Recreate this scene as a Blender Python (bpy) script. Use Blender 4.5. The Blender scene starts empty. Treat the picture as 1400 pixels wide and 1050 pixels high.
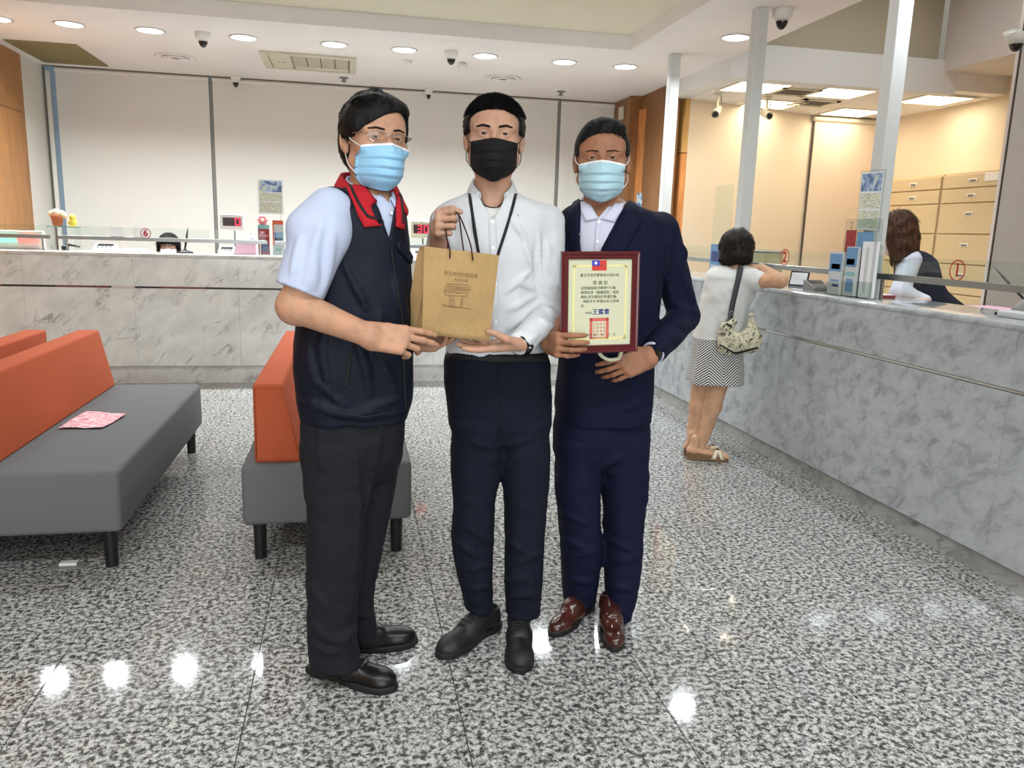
import bpy, bmesh, math, random
import numpy as np
from mathutils import Vector, Matrix
from mathutils.bvhtree import BVHTree

# ------------------------------------------------------------------ camera, world, lights, exposure
SC = bpy.context.scene
COL = bpy.context.collection
CAM_H = 1.36
FPX = 1070.0
def _n(v): return v / np.linalg.norm(v)
_Y = _n(np.array([478 - 700, 311 - 525, FPX]))
_X = np.array([5900 - 700, 478 - 525, FPX]); _X = _n(_X - _Y * (_X @ _Y))
_Z = np.cross(_X, _Y)
_Z = -_Z if _Z[1] > 0 else _Z
RW = np.stack([_X, _Y, _Z])                     # world = RW @ (right, down, forward)
CAMP = np.array([0.0, 0.0, CAM_H])
def ray(x, y): return RW @ _n(np.array([x - 700.0, y - 525.0, FPX]))
def atY(x, y, Y): d = ray(x, y); return CAMP + d * (Y / d[1])
def atX(x, y, X): d = ray(x, y); return CAMP + d * (X / d[0])
def atZ(x, y, z=0.0): d = ray(x, y); return CAMP + d * ((z - CAM_H) / d[2])
def proj(p):
    c = RW.T @ (np.array(p, float) - CAMP); return 700 + FPX * c[0] / c[2], 525 + FPX * c[1] / c[2]
def zc(p): return float((RW.T @ (np.array(p, float) - CAMP))[2])

cam_d = bpy.data.cameras.new('camera'); cam_d.sensor_width = 36.0; cam_d.lens = FPX / 1400 * 36.0
cam = bpy.data.objects.new('camera', cam_d); COL.objects.link(cam)
M = Matrix.Identity(4)
for i in range(3):
    M[i][0] = RW[i][0]; M[i][1] = -RW[i][1]; M[i][2] = -RW[i][2]; M[i][3] = CAMP[i]
cam.matrix_world = M
SC.camera = cam
cam_d.clip_start = 0.05

wd = bpy.data.worlds.new('world'); SC.world = wd; wd.use_nodes = True
wd.node_tree.nodes['Background'].inputs[0].default_value = (0.75, 0.85, 1.0, 1)
wd.node_tree.nodes['Background'].inputs[1].default_value = 0.6
SC.view_settings.view_transform = 'Standard'
SC.view_settings.look = 'None'
SC.view_settings.gamma = 1.0
SC.view_settings.use_curve_mapping = False
SC.view_settings.exposure = 0.2

def area_light(name, loc, power, size, size_y=None, color=(1, 1, 1), rot=(0, 0, 0), shape=None, spread=180):
    l = bpy.data.lights.new(name, 'AREA'); l.energy = power; l.color = color
    l.shape = shape or ('RECTANGLE' if size_y else 'DISK'); l.size = size
    if size_y: l.size_y = size_y
    l.spread = math.radians(spread)
    o = bpy.data.objects.new(name, l); COL.objects.link(o); o.location = loc; o.rotation_euler = rot
    return o

HC = 2.92            # hall ceiling
TRAY = 3.04          # recessed tray
OC = 2.77            # teller office ceiling
YB = 9.46            # back wall
XL = -3.13           # left wall
YR = -4.6            # wall behind the camera
COOL = (0.90, 0.96, 1.0)
WARM = (1.0, 0.87, 0.70)
# daylight through the glazed shop front behind the camera
area_light('daylight_window', (-0.4, YR + 0.02, 1.55), 170, 5.4, 2.3, (0.93, 0.97, 1.0), (math.radians(90), 0, 0))

# ------------------------------------------------------------------ helpers
def lin(c):
    r = []
    for v in c[:3]:
        v = v / 255.0
        r.append(v / 12.92 if v <= 0.04045 else ((v + 0.055) / 1.055) ** 2.4)
    return (*r, 1.0)
MATS = {}
def mat(name, rgb, rough=0.6, metal=0.0, spec=0.5, emit=None, strength=0.0, alpha=None, trans=0.0, ior=1.45, sss=0.0, coat=0.0, sheen=0.0):
    m = bpy.data.materials.new(name); m.use_nodes = True
    b = m.node_tree.nodes['Principled BSDF']
    b.inputs['Base Color'].default_value = lin(rgb)
    b.inputs['Roughness'].default_value = rough
    b.inputs['Metallic'].default_value = metal
    b.inputs['Specular IOR Level'].default_value = spec
    b.inputs['IOR'].default_value = ior
    if trans: b.inputs['Transmission Weight'].default_value = trans
    if coat: b.inputs['Coat Weight'].default_value = coat; b.inputs['Coat Roughness'].default_value = 0.08
    if sheen: b.inputs['Sheen Weight'].default_value = sheen; b.inputs['Sheen Roughness'].default_value = 0.5
    if sss:
        b.inputs['Subsurface Weight'].default_value = sss
        b.inputs['Subsurface Radius'].default_value = (0.012, 0.004, 0.002); b.inputs['Subsurface Scale'].default_value = 0.5
    if emit: b.inputs['Emission Color'].default_value = lin(emit); b.inputs['Emission Strength'].default_value = strength
    if alpha is not None: b.inputs['Alpha'].default_value = alpha
    MATS[name] = m
    return m
def nodes(m): return m.node_tree.nodes, m.node_tree.links, m.node_tree.nodes['Principled BSDF']
def tex_noise(m, scale, detail=3, rough=0.5, world=True, stretch=None, dist=0.0):
    N, L, b = nodes(m)
    t = N.new('ShaderNodeTexNoise'); t.inputs['Scale'].default_value = scale; t.inputs['Detail'].default_value = detail
    t.inputs['Roughness'].default_value = rough; t.inputs['Distortion'].default_value = dist
    if world: s = N.new('ShaderNodeNewGeometry').outputs['Position']
    else: s = N.new('ShaderNodeTexCoord').outputs['Object']
    if stretch:
        if len(stretch) > 3:
            mr = N.new('ShaderNodeMapping'); mr.inputs['Rotation'].default_value = stretch[3]; L.new(s, mr.inputs['Vector']); s = mr.outputs['Vector']
        mp = N.new('ShaderNodeMapping'); mp.inputs['Scale'].default_value = stretch[:3]
        L.new(s, mp.inputs['Vector']); s = mp.outputs['Vector']
    L.new(s, t.inputs['Vector'])
    return t
def ramp(m, src, stops):
    N, L, b = nodes(m)
    r = N.new('ShaderNodeValToRGB'); e = r.color_ramp.elements
    while len(e) < len(stops): e.new(0.5)
    for i, (p, c) in enumerate(stops): e[i].position = p; e[i].color = lin(c)
    L.new(src, r.inputs['Fac']); return r
def bump(m, src, strength=0.2, dist=0.002):
    N, L, b = nodes(m)
    k = N.new('ShaderNodeBump'); k.inputs['Strength'].default_value = strength; k.inputs['Distance'].default_value = dist
    L.new(src, k.inputs['Height'])
    if b.inputs['Normal'].is_linked: L.new(b.inputs['Normal'].links[0].from_socket, k.inputs['Normal'])
    L.new(k.outputs['Normal'], b.inputs['Normal'])
def tint(m, src, stops):
    N, L, b = nodes(m); r = ramp(m, src, stops); L.new(r.outputs['Color'], b.inputs['Base Color']); return r
def shade(rgb, k): return tuple(max(0, min(255, v * k)) for v in rgb[:3])
def fabric(name, rgb, rough=0.85, weave=900, var=0.06, bstr=0.15, sheen=0.0, folds=0.0, fscale=9):
    m = mat(name, rgb, rough, spec=0.25, sheen=sheen)
    t = tex_noise(m, weave, 2)
    tint(m, t.outputs['Fac'], [(0.3, shade(rgb, 1 - var)), (0.7, shade(rgb, 1 + var))])
    bump(m, t.outputs['Fac'], bstr, 0.0008)
    if folds:
        f = tex_noise(m, fscale, 2, 0.45, stretch=(1, 1, 0.45), dist=0.6); bump(m, f.outputs['Fac'], folds, 0.02)
    return m

ROOT = {}
def tag(o, label, cat, group=None, kind=None):
    if label: o['label'] = label
    if cat: o['category'] = cat
    if group: o['group'] = group
    if kind: o['kind'] = kind
    return o
def thing(name, base, label, cat, group=None):
    o = bpy.data.objects.new(name, None); COL.objects.link(o); o.location = Vector(base); o.empty_display_size = 0.1
    ROOT[o] = np.array(base, float)
    return tag(o, label, cat, group)
class MB:
    def __init__(s): s.v = []; s.f = []; s.sm = []
    def add(s, V, F, smooth=False):
        b = len(s.v); s.v += [tuple(map(float, p)) for p in V]; s.f += [tuple(b + i for i in f) for f in F]; s.sm += [smooth] * len(F); return s
    def box(s, x0, x1, y0, y1, z0, z1, bev=0.0, rot=0.0, about=None, seg=1):
        bm = bmesh.new(); bmesh.ops.create_cube(bm, size=1.0)
        for v in bm.verts: v.co = Vector(((x0 + x1) / 2 + v.co.x * (x1 - x0), (y0 + y1) / 2 + v.co.y * (y1 - y0), (z0 + z1) / 2 + v.co.z * (z1 - z0)))
        if bev: bmesh.ops.bevel(bm, geom=list(bm.edges), offset=bev, segments=seg, affect='EDGES', profile=0.5)
        return s.bm(bm, rot, about or ((x0 + x1) / 2, (y0 + y1) / 2, 0), smooth=seg > 1)
    def bm(s, bm, rot=0.0, about=(0, 0, 0), smooth=False, mtx=None):
        if rot:
            c, sn = math.cos(rot), math.sin(rot)
            for v in bm.verts:
                dx, dy = v.co.x - about[0], v.co.y - about[1]
                v.co.x = about[0] + dx * c - dy * sn; v.co.y = about[1] + dx * sn + dy * c
        if mtx is not None:
            for v in bm.verts: v.co = mtx @ v.co
        bm.verts.index_update()
        s.add([v.co[:] for v in bm.verts], [[v.index for v in f.verts] for f in bm.faces], smooth); bm.free(); return s
    def cyl(s, p0, p1, r0, r1=None, n=16, caps=True, smooth=True):
        r1 = r0 if r1 is None else r1
        p0, p1 = np.array(p0, float), np.array(p1, float); d = _n(p1 - p0)
        a = np.cross(d, [0, 0, 1.0]) if abs(d[2]) < 0.9 else np.cross(d, [1.0, 0, 0]); a = _n(a); b = np.cross(d, a)
        V = []
        for p, r in ((p0, r0), (p1, r1)):
            for i in range(n): t = 2 * math.pi * i / n; V.append(p + r * (math.cos(t) * a + math.sin(t) * b))
        s.add(V, [(i, (i + 1) % n, n + (i + 1) % n, n + i) for i in range(n)], smooth)
        if caps:
            s.add(V[:n], [tuple(range(n))[::-1]]); s.add(V[n:], [tuple(range(n))])
        return s
    def lathe(s, prof, c=(0, 0, 0), n=24, smooth=True):
        V = []
        for r, z in prof:
            for i in range(n): t = 2 * math.pi * i / n; V.append((c[0] + r * math.cos(t), c[1] + r * math.sin(t), c[2] + z))
        F = [(k * n + i, k * n + (i + 1) % n, (k + 1) * n + (i + 1) % n, (k + 1) * n + i) for k in range(len(prof) - 1) for i in range(n)]
        return s.add(V, F, smooth)
    def tube(s, pts, r, n=8, smooth=True, taper=None):
        pts = [np.array(p, float) for p in pts]; V = []; K = len(pts); prev = None
        for k, p in enumerate(pts):
            d = _n(pts[min(k + 1, K - 1)] - pts[max(k - 1, 0)])
            if prev is None: a = np.cross(d, [0, 0, 1.0]) if abs(d[2]) < 0.9 else np.cross(d, [1.0, 0, 0])
            else: a = prev - d * (prev @ d)
            a = _n(a); prev = a; b = np.cross(d, a)
            rr = r if taper is None else r * taper[k] if hasattr(taper, '__len__') else r
            for i in range(n): t = 2 * math.pi * i / n; V.append(p + rr * (math.cos(t) * a + math.sin(t) * b))
        F = [(k * n + i, k * n + (i + 1) % n, (k + 1) * n + (i + 1) % n, (k + 1) * n + i) for k in range(K - 1) for i in range(n)]
        F += [tuple(range(n))[::-1], tuple((K - 1) * n + i for i in range(n))]
        return s.add(V, F, smooth)
    def ball(s, c, r, n=16, m=10, smooth=True):
        r = (r, r, r) if np.isscalar(r) else r
        V = [(c[0], c[1], c[2] - r[2])]
        for j in range(1, m):
            ph = -math.pi / 2 + math.pi * j / m
            for i in range(n): t = 2 * math.pi * i / n; V.append((c[0] + r[0] * math.cos(ph) * math.cos(t), c[1] + r[1] * math.cos(ph) * math.sin(t), c[2] + r[2] * math.sin(ph)))
        V.append((c[0], c[1], c[2] + r[2])); F = []
        for i in range(n): F.append((0, 1 + (i + 1) % n, 1 + i)); F.append((len(V) - 1, 1 + (m - 2) * n + i, 1 + (m - 2) * n + (i + 1) % n))
        for j in range(m - 2):
            for i in range(n): F.append((1 + j * n + i, 1 + j * n + (i + 1) % n, 1 + (j + 1) * n + (i + 1) % n, 1 + (j + 1) * n + i))
        return s.add(V, F, smooth)
    def prism(s, poly, z0, z1, axis='z'):
        n = len(poly)
        def P(a, b, c): return {'z': (a, b, c), 'y': (a, c, b), 'x': (c, a, b)}[axis]
        V = [P(a, b, z0) for a, b in poly] + [P(a, b, z1) for a, b in poly]
        F = [(i, (i + 1) % n, n + (i + 1) % n, n + i) for i in range(n)] + [tuple(range(n))[::-1], tuple(range(n, 2 * n))]
        return s.add(V, F)
    def quad(s, a, b, c, d): return s.add([a, b, c, d], [(0, 1, 2, 3)])
def fixn(me):
    bm = bmesh.new(); bm.from_mesh(me); bmesh.ops.recalc_face_normals(bm, faces=bm.faces); bm.to_mesh(me); bm.free()
def make(name, mb, material, parent=None, base=None, label=None, fix=True):
    """link an MB as ONE mesh object; verts are given in world metres"""
    base = ROOT[parent] if parent is not None else np.array(base if base is not None else (0, 0, 0), float)
    me = bpy.data.meshes.new(name)
    me.from_pydata([(v[0] - base[0], v[1] - base[1], v[2] - base[2]) for v in mb.v], [], mb.f)
    me.polygons.foreach_set('use_smooth', mb.sm)
    me.materials.append(MATS[material] if isinstance(material, str) else material)
    if fix: fixn(me)
    o = bpy.data.objects.new(name, me); COL.objects.link(o)
    if parent is not None: o.parent = parent
    else: o.location = Vector(base)
    ROOT[o] = base
    if label: o['label'] = label
    return o
def solo(name, mb, material, base, label, cat, group=None, kind=None):
    return tag(make(name, mb, material, None, base), label, cat, group, kind)
def struct(name, mb, material, parent=None):
    o = make(name, mb, material, parent)
    if parent is None: o['kind'] = 'structure'
    return o
def copy_tree(o, loc=None, rotz=None, label=None, parent=None):
    c = o.copy(); COL.objects.link(c); ROOT[c] = ROOT.get(o)
    if parent is not None: c.parent = parent; c.matrix_parent_inverse = o.matrix_parent_inverse.copy()
    if loc is not None: c.location = Vector(loc)
    if rotz is not None: c.rotation_euler = (0, 0, rotz)
    if label: c['label'] = label
    for ch in list(o.children): copy_tree(ch, parent=c)
    return c
def text_mb(body, size, origin, right, up, align='CENTER', off=0.0004, vert=False, bold=0.0):
    """flat lettering as mesh: origin = anchor in world, right/up = unit vectors"""
    c = bpy.data.curves.new('lettering', 'FONT'); c.body = body; c.size = size; c.align_x = align; c.align_y = 'CENTER'; c.resolution_u = 2
    if bold: c.offset = bold
    o = bpy.data.objects.new('lettering', c); COL.objects.link(o)
    dg = bpy.context.evaluated_depsgraph_get(); ev = o.evaluated_get(dg); me = ev.to_mesh()
    r, u = np.array(right, float), np.array(up, float); nrm = np.cross(r, u)
    mb = MB(); V = [np.array(origin) + v.co.x * r + v.co.y * u + nrm * off for v in me.vertices]
    mb.add(V, [tuple(p.vertices) for p in me.polygons]); ev.to_mesh_clear()
    bpy.data.objects.remove(o); bpy.data.curves.remove(c)
    return mb
random.seed(7); RNG = np.random.default_rng(7)
# ------------------------------------------------------------------ materials of the setting
def glass_mat(name, tintc=(235, 245, 240), refl=1.0, rough=0.02):
    m = bpy.data.materials.new(name); m.use_nodes = True; N, L = m.node_tree.nodes, m.node_tree.links
    N.remove(N['Principled BSDF']); out = N['Material Output']
    t = N.new('ShaderNodeBsdfTransparent'); t.inputs[0].default_value = lin(tintc)
    g = N.new('ShaderNodeBsdfGlossy'); g.inputs['Roughness'].default_value = rough
    fr = N.new('ShaderNodeFresnel'); fr.inputs[0].default_value = 1.45
    mu = N.new('ShaderNodeMath'); mu.operation = 'MULTIPLY'; mu.inputs[1].default_value = refl; L.new(fr.outputs[0], mu.inputs[0])
    ge = N.new('ShaderNodeNewGeometry'); iv = N.new('ShaderNodeMath'); iv.operation = 'SUBTRACT'; iv.inputs[0].default_value = 1.0; L.new(ge.outputs['Backfacing'], iv.inputs[1])
    mu2 = N.new('ShaderNodeMath'); mu2.operation = 'MULTIPLY'; L.new(mu.outputs[0], mu2.inputs[0]); L.new(iv.outputs[0], mu2.inputs[1]); mu = mu2
    mx = N.new('ShaderNodeMixShader'); L.new(mu.outputs[0], mx.inputs[0]); L.new(t.outputs[0], mx.inputs[1]); L.new(g.outputs[0], mx.inputs[2])
    L.new(mx.outputs[0], out.inputs[0]); MATS[name] = m; return m
glass_mat('glass'); glass_mat('acrylic', (240, 244, 242), 0.9); glass_mat('green_glass', (247, 251, 249)); glass_mat('window_glass', (240, 248, 255), 1.0)
def granite():
    m = mat('granite', (160, 158, 152), 0.09, spec=0.5); N, L, b = nodes(m)
    t1 = tex_noise(m, 58, 4, 0.66, dist=0.4); t2 = tex_noise(m, 190, 2, 0.5)
    r1 = ramp(m, t1.outputs['Fac'], [(0.36, (58, 59, 58)), (0.455, (104, 104, 102)), (0.515, (172, 172, 169)), (0.62, (208, 208, 205))])
    r2 = ramp(m, t2.outputs['Fac'], [(0.35, (120, 118, 112)), (0.55, (255, 255, 255))])
    mx = N.new('ShaderNodeMix'); mx.data_type = 'RGBA'; mx.blend_type = 'MULTIPLY'; mx.inputs['Factor'].default_value = 0.55
    L.new(r1.outputs['Color'], mx.inputs['A']); L.new(r2.outputs['Color'], mx.inputs['B'])
    L.new(mx.outputs['Result'], b.inputs['Base Color'])
    rr = N.new('ShaderNodeMapRange'); rr.inputs['To Min'].default_value = 0.035; rr.inputs['To Max'].default_value = 0.08
    t3 = tex_noise(m, 3.5, 4); L.new(t3.outputs['Fac'], rr.inputs['Value']); L.new(rr.outputs['Result'], b.inputs['Roughness'])
granite()
def marble(name, base, dark, vein, rot, sc=1.0, rough=0.08, blot=0.5, dist=1.3):
    m = mat(name, base, rough, spec=0.5); N, L, b = nodes(m)
    t1 = tex_noise(m, 3.2 * sc, 7, 0.6, stretch=(1, 1, 1.6, rot), dist=dist)
    r1 = ramp(m, t1.outputs['Fac'], [(0.32, dark), (0.5, base), (0.72, shade(base, 1.07))])
    t2 = tex_noise(m, 2.1 * sc, 9, 0.62, stretch=(1, 1, 3.2, rot), dist=0.6)
    s = N.new('ShaderNodeMath'); s.operation = 'SUBTRACT'; s.inputs[1].default_value = 0.5; L.new(t2.outputs['Fac'], s.inputs[0])
    a = N.new('ShaderNodeMath'); a.operation = 'ABSOLUTE'; L.new(s.outputs[0], a.inputs[0])
    r2 = ramp(m, a.outputs[0], [(0.0, vein), (0.012, shade(vein, 1.35)), (0.035, (255, 255, 255))])
    t4 = tex_noise(m, 5 * sc, 3, 0.5); r4 = ramp(m, t4.outputs['Fac'], [(0.5, (0, 0, 0)), (0.68, (255, 255, 255))])
    mf = N.new('ShaderNodeMath'); mf.operation = 'MULTIPLY'; mf.inputs[1].default_value = blot; L.new(r4.outputs['Color'], mf.inputs[0])
    mx = N.new('ShaderNodeMix'); mx.data_type = 'RGBA'; mx.blend_type = 'MULTIPLY'; L.new(mf.outputs[0], mx.inputs['Factor'])
    L.new(r1.outputs['Color'], mx.inputs['A']); L.new(r2.outputs['Color'], mx.inputs['B']); L.new(mx.outputs['Result'], b.inputs['Base Color'])
    return m
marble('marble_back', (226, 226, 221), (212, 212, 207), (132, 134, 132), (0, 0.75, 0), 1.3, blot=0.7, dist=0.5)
marble('marble_side_shaded', (168, 173, 176), (140, 145, 149), (136, 140, 143), (0.5, 0.3, 0), 2.8, blot=0.35, dist=0.5)  # same marble as the back counter, its weaker light put into a darker grey
marble('marble_top', (214, 212, 206), (190, 188, 184), (150, 150, 148), (0, 0, 0.6), 1.2)
marble('marble_kick', (160, 161, 158), (136, 138, 136), (90, 92, 92), (0.3, 0.2, 0), 2.0)
def wood(name, rgb, st=(14, 14, 1.2), rough=0.4):
    m = mat(name, rgb, rough, spec=0.4); t = tex_noise(m, 2.5, 6, 0.6, stretch=st, dist=0.4)
    tint(m, t.outputs['Fac'], [(0.25, shade(rgb, 0.82)), (0.55, rgb), (0.8, shade(rgb, 1.12))]); return m
wood('wood_left', (176, 122, 70)); wood('wood_shaded', (138, 96, 58)); wood('wood_orange', (206, 138, 80)); wood('wood_upper', (204, 158, 92)); wood('wood_desk', (214, 150, 96), (2, 12, 12))
m = mat('ceiling_white', (236, 233, 230), 0.9, spec=0.15); t = tex_noise(m, 1.4, 3); tint(m, t.outputs['Fac'], [(0.3, (233, 229, 226)), (0.7, (239, 236, 233))])
mat('tray_paint', (226, 220, 200), 0.9, spec=0.15)
mat('soffit_paint', (228, 227, 224), 0.9, spec=0.15); mat('olive_paint', (196, 186, 164), 0.9, spec=0.15)
mat('wall_white', (222, 219, 210), 0.85, spec=0.2); mat('cream_wall', (224, 209, 184), 0.85, spec=0.2); mat('pillar_paint', (216, 207, 200), 0.85, spec=0.2)
m = fabric('blind_cloth', (218, 217, 210), 0.8, 400, 0.02, 0.08); fabric('blind_cream', (222, 203, 180), 0.8, 400, 0.02, 0.08)
mat('mullion_grey', (128, 128, 122), 0.5); mat('dark_trim', (70, 62, 52), 0.5); mat('brown_trim', (112, 98, 82), 0.6); mat('post_paint', (205, 208, 206), 0.45); mat('steel', (150, 152, 150), 0.3, metal=0.8)
mat('dark_strip', (40, 38, 36), 0.4); mat('red_strip', (120, 60, 55), 0.4); mat('bright_steel', (225, 226, 224), 0.18, metal=1.0); mat('joint_dark', (60, 58, 55), 0.8); mat('core_grey', (150, 150, 147), 0.8)
mat('blue_film', (130, 150, 168), 0.4, emit=(140, 165, 185), strength=0.12)
mat('white_plastic', (225, 224, 218), 0.4); mat('cream_plastic', (205, 199, 178), 0.45); mat('black_plastic', (22, 22, 24), 0.35); mat('dark_dome', (14, 13, 15), 0.08, coat=0.5); mat('grey_plastic', (130, 130, 126), 0.45)
mat('clear_dome', (205, 205, 205), 0.15, spec=0.6)
mat('lamp_cool', (255, 255, 255), 0.5, emit=(245, 248, 255), strength=9); mat('lamp_warm', (255, 250, 235), 0.5, emit=(255, 242, 215), strength=4); mat('olive_panel', (134, 122, 84), 0.8)
mat('vent_dark', (105, 100, 92), 0.7); mat('vent_grey', (182, 176, 158), 0.6)

# ------------------------------------------------------------------ floor with its granite tiles
struct('floor', MB().box(XL - 0.2, 6.4, YR - 0.2, YB + 0.3, -0.12, -0.004), 'granite')
floor = bpy.data.objects['floor']; ROOT[floor] = np.zeros(3)
make('grout', MB().box(-3.12, 2.6, 0.86, 7.46, -0.0045, -0.003), 'joint_dark', floor)
tile_me = None
for i in range(10):
    for j in range(11):
        x0, y0 = -3.3 + 0.6 * i, 0.86 + 0.6 * j
        if tile_me is None:
            o = make('tile', MB().box(0.0016, 0.5984, 0.0016, 0.5984, -0.006, 0.0, 0.0006), 'granite', floor); tile_me = o.data
        else:
            o = bpy.data.objects.new('tile', tile_me); COL.objects.link(o); o.parent = floor
        o.location = (x0, y0, 0)

# ------------------------------------------------------------------ walls
w = struct('wall_left', MB().box(XL - 0.15, XL - 0.018, YR, YB + 0.15, 0, 3.3), 'wall_white')
for j in range(11):
    y0 = 8.9 - 1.2 * (j + 1)
    struct('panel', MB().box(XL - 0.018, XL, y0 + 0.003, y0 + 1.197, 0.1, 2.365, 0.002), 'wood_left', w)
    struct('panel', MB().box(XL - 0.018, XL, y0 + 0.003, y0 + 1.197, 2.373, HC, 0.002), 'wood_left', w)
struct('wall_left_return', MB().box(XL - 0.02, XL, 8.9, YB, 0, HC), 'wall_white')
struct('baseboard_left', MB().box(XL - 0.018, XL + 0.012, YR, 8.9, 0, 0.1, 0.003), 'dark_trim')
struct('wall_back', MB().box(XL - 0.15, 6.4, YB + 0.06, YB + 0.25, 0, 4.2), 'wall_white')
# window frame, mullions and blinds of the back wall
bx = [(-3.0, -1.485), (-1.445, 0.335), (0.375, 2.425), (2.47, 3.14)]
for k, (x0, x1) in enumerate(bx):
    lab = ['beige roller blind beside the narrow blue window strip', 'beige roller blind behind the man in the dark vest, above the number 6 counter', 'wide beige roller blind behind the man holding the paper bag', 'narrow beige roller blind beside the shaded wood column'][k]
    t = thing('roller_blind', ((x0 + x1) / 2, YB, 0.9), lab, 'blind', 'roller blinds on the back wall')
    n = 40; V = []; F = []
    for a in range(n + 1):
        x = x0 + (x1 - x0) * a / n; dy = 0.004 * math.sin(a * 0.55 + k) + 0.002 * math.sin(a * 1.7)
        V += [(x, YB - 0.03 + dy, 0.93), (x, YB - 0.03 + dy * 0.3, HC - 0.05), (x, YB - 0.027 + dy, 0.93), (x, YB - 0.027 + dy * 0.3, HC - 0.05)]
    for a in range(n): b = a * 4; F += [(b, b + 4, b + 5, b + 1), (b + 2, b + 3, b + 7, b + 6)]
    make('cloth', MB().add(V, F, True), 'blind_cloth', t, fix=False)
    make('roller_tube', MB().cyl((x0, YB - 0.03, HC - 0.03), (x1, YB - 0.03, HC - 0.03), 0.024, n=14), 'wall_white', t)
    make('bottom_bar', MB().box(x0, x1, YB - 0.038, YB - 0.02, 0.905, 0.935, 0.004), 'wall_white', t)
w2 = struct('window_2', MB().box(-3.1, 3.16, YB + 0.02, YB + 0.06, 0.9, HC), 'blue_film')
for x0, x1 in ((-1.483, -1.447), (0.337, 0.373), (2.427, 2.468)):
    struct('mullion', MB().box(x0, x1, YB - 0.02, YB + 0.02, 0.9, HC - 0.02, 0.003), 'mullion_grey', w2)
struct('mullion', MB().box(-3.1, -3.058, YB - 0.02, YB + 0.02, 0.9, HC - 0.05, 0.003), 'wall_white', w2)
struct('window_sill', MB().box(-3.13, 3.16, YB - 0.1, YB + 0.04, 0.86, 0.9, 0.006), 'wall_white', w2)
struct('trim_1', MB().box(-3.115, 3.16, YB - 0.065, YB - 0.045, HC - 0.006, HC, 0.001).box(-3.118, -3.112, YB - 0.012, YB, 0.9, HC - 0.01), 'brown_trim')
# glazed wall behind the camera
struct('wall_front', MB().box(XL, 6.4, YR - 0.15, YR, 0, 0.3).box(XL, 6.4, YR - 0.15, YR, 2.75, 4.2).box(XL, -3.0, YR - 0.15, YR, 0.3, 2.75).box(2.4, 6.4, YR - 0.15, YR, 0.3, 2.75), 'wall_white')
w1 = struct('window_1', MB().box(-3.0, 2.4, YR - 0.09, YR - 0.08, 0.3, 2.75), 'window_glass')
for x in (-3.0, -1.65, -0.3, 1.05, 2.34): struct('mullion', MB().box(x, x + 0.06, YR - 0.12, YR - 0.05, 0.3, 2.75, 0.004), 'mullion_grey', w1)
struct('transom', MB().box(-3.0, 2.4, YR - 0.115, YR - 0.055, 2.1, 2.15, 0.004), 'mullion_grey', w1)

# wood partition under the beam, teller office walls
struct('wall_partition', MB().box(3.26, 3.34, 7.95, YB + 0.06, 0, HC), 'wood_shaded')
pt = bpy.data.objects['wall_partition']
struct('panel', MB().box(3.13, 3.27, 8.86, YB, 0, HC, 0.003), 'wood_shaded', pt)  # same partition wood, the shade at this end put into a darker brown
struct('panel', MB().prism([(3.235, 8.855), (3.26, 8.855), (3.33, 8.42), (3.305, 8.42)], 0, OC), 'wood_orange', pt)
struct('panel', MB().prism([(3.31, 8.415), (3.36, 8.415), (3.46, 7.955), (3.41, 7.955)], 2.235, OC), 'wood_upper', pt)
struct('panel', MB().prism([(3.31, 8.415), (3.36, 8.415), (3.46, 7.955), (3.41, 7.955)], 0, 2.225), 'wood_orange', pt)
struct('handle', MB().box(3.385, 3.40, 8.02, 8.12, 2.262, 2.272), 'dark_trim', pt)
struct('wall_office_back', MB().prism([(3.46, 7.955), (5.17, 8.44), (6.3, 8.44), (6.3, 8.6), (3.46, 8.6)], 0, OC), 'cream_wall')
struct('wall_office_side', MB().box(6.1, 6.25, YR, 8.5, 0, 4.2), 'cream_wall')
struct('wall_pillar', MB().box(4.61, 6.1, 5.0, 5.04, 0, 4.05), 'pillar_paint')
struct('trim_2', MB().box(4.602, 4.612, 4.992, 5.002, 0, 4.05), 'dark_trim')
struct('wall_bulkhead', MB().box(5.4, 6.1, 5.04, 6.75, 2.94, 4.05), 'pillar_paint')
struct('wall_upper', MB().box(3.3, 5.4, 6.82, 6.95, 2.77, 4.05).box(4.97, 4.985, 6.812, 6.821, 3.04, 4.05), 'olive_paint')
struct('trim_3', MB().box(3.272, 5.55, 6.72, 6.86, OC - 0.02, 3.045, 0.004), 'soffit_paint')
# ------------------------------------------------------------------ ceiling
struct('ceiling', MB().box(XL, 3.3, 6.79, YB + 0.06, HC, 3.3).box(2.37, 3.3, YR, 6.79, HC, 3.3), 'ceiling_white')
struct('ceiling_tray', MB().box(XL, 2.37, YR, 6.79, TRAY, 3.3), 'tray_paint')
struct('ceiling_void', MB().box(3.3, 6.25, YR, 6.95, 4.05, 4.2).box(3.26, 3.3, YR, 6.75, 3.3, 4.2), 'olive_paint')
struct('trim_4', MB().box(3.27, 3.42, 6.862, YB, OC, HC + 0.01, 0.003), 'soffit_paint')
of = struct('ceiling_office', MB().box(3.42, 6.1, 6.86, 8.5, OC + 0.012, OC + 0.2).box(5.55, 6.1, 6.72, 6.86, OC + 0.012, 3.1), 'ceiling_white')
for i in range(5):
    for j in range(3):
        x0, y0 = 3.43 + i * 0.535, 6.87 + j * 0.535
        struct('ceiling_panel', MB().box(x0 + 0.006, x0 + 0.529, y0 + 0.006, y0 + 0.529, OC, OC + 0.014, 0.003), 'ceiling_white', of)

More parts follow.
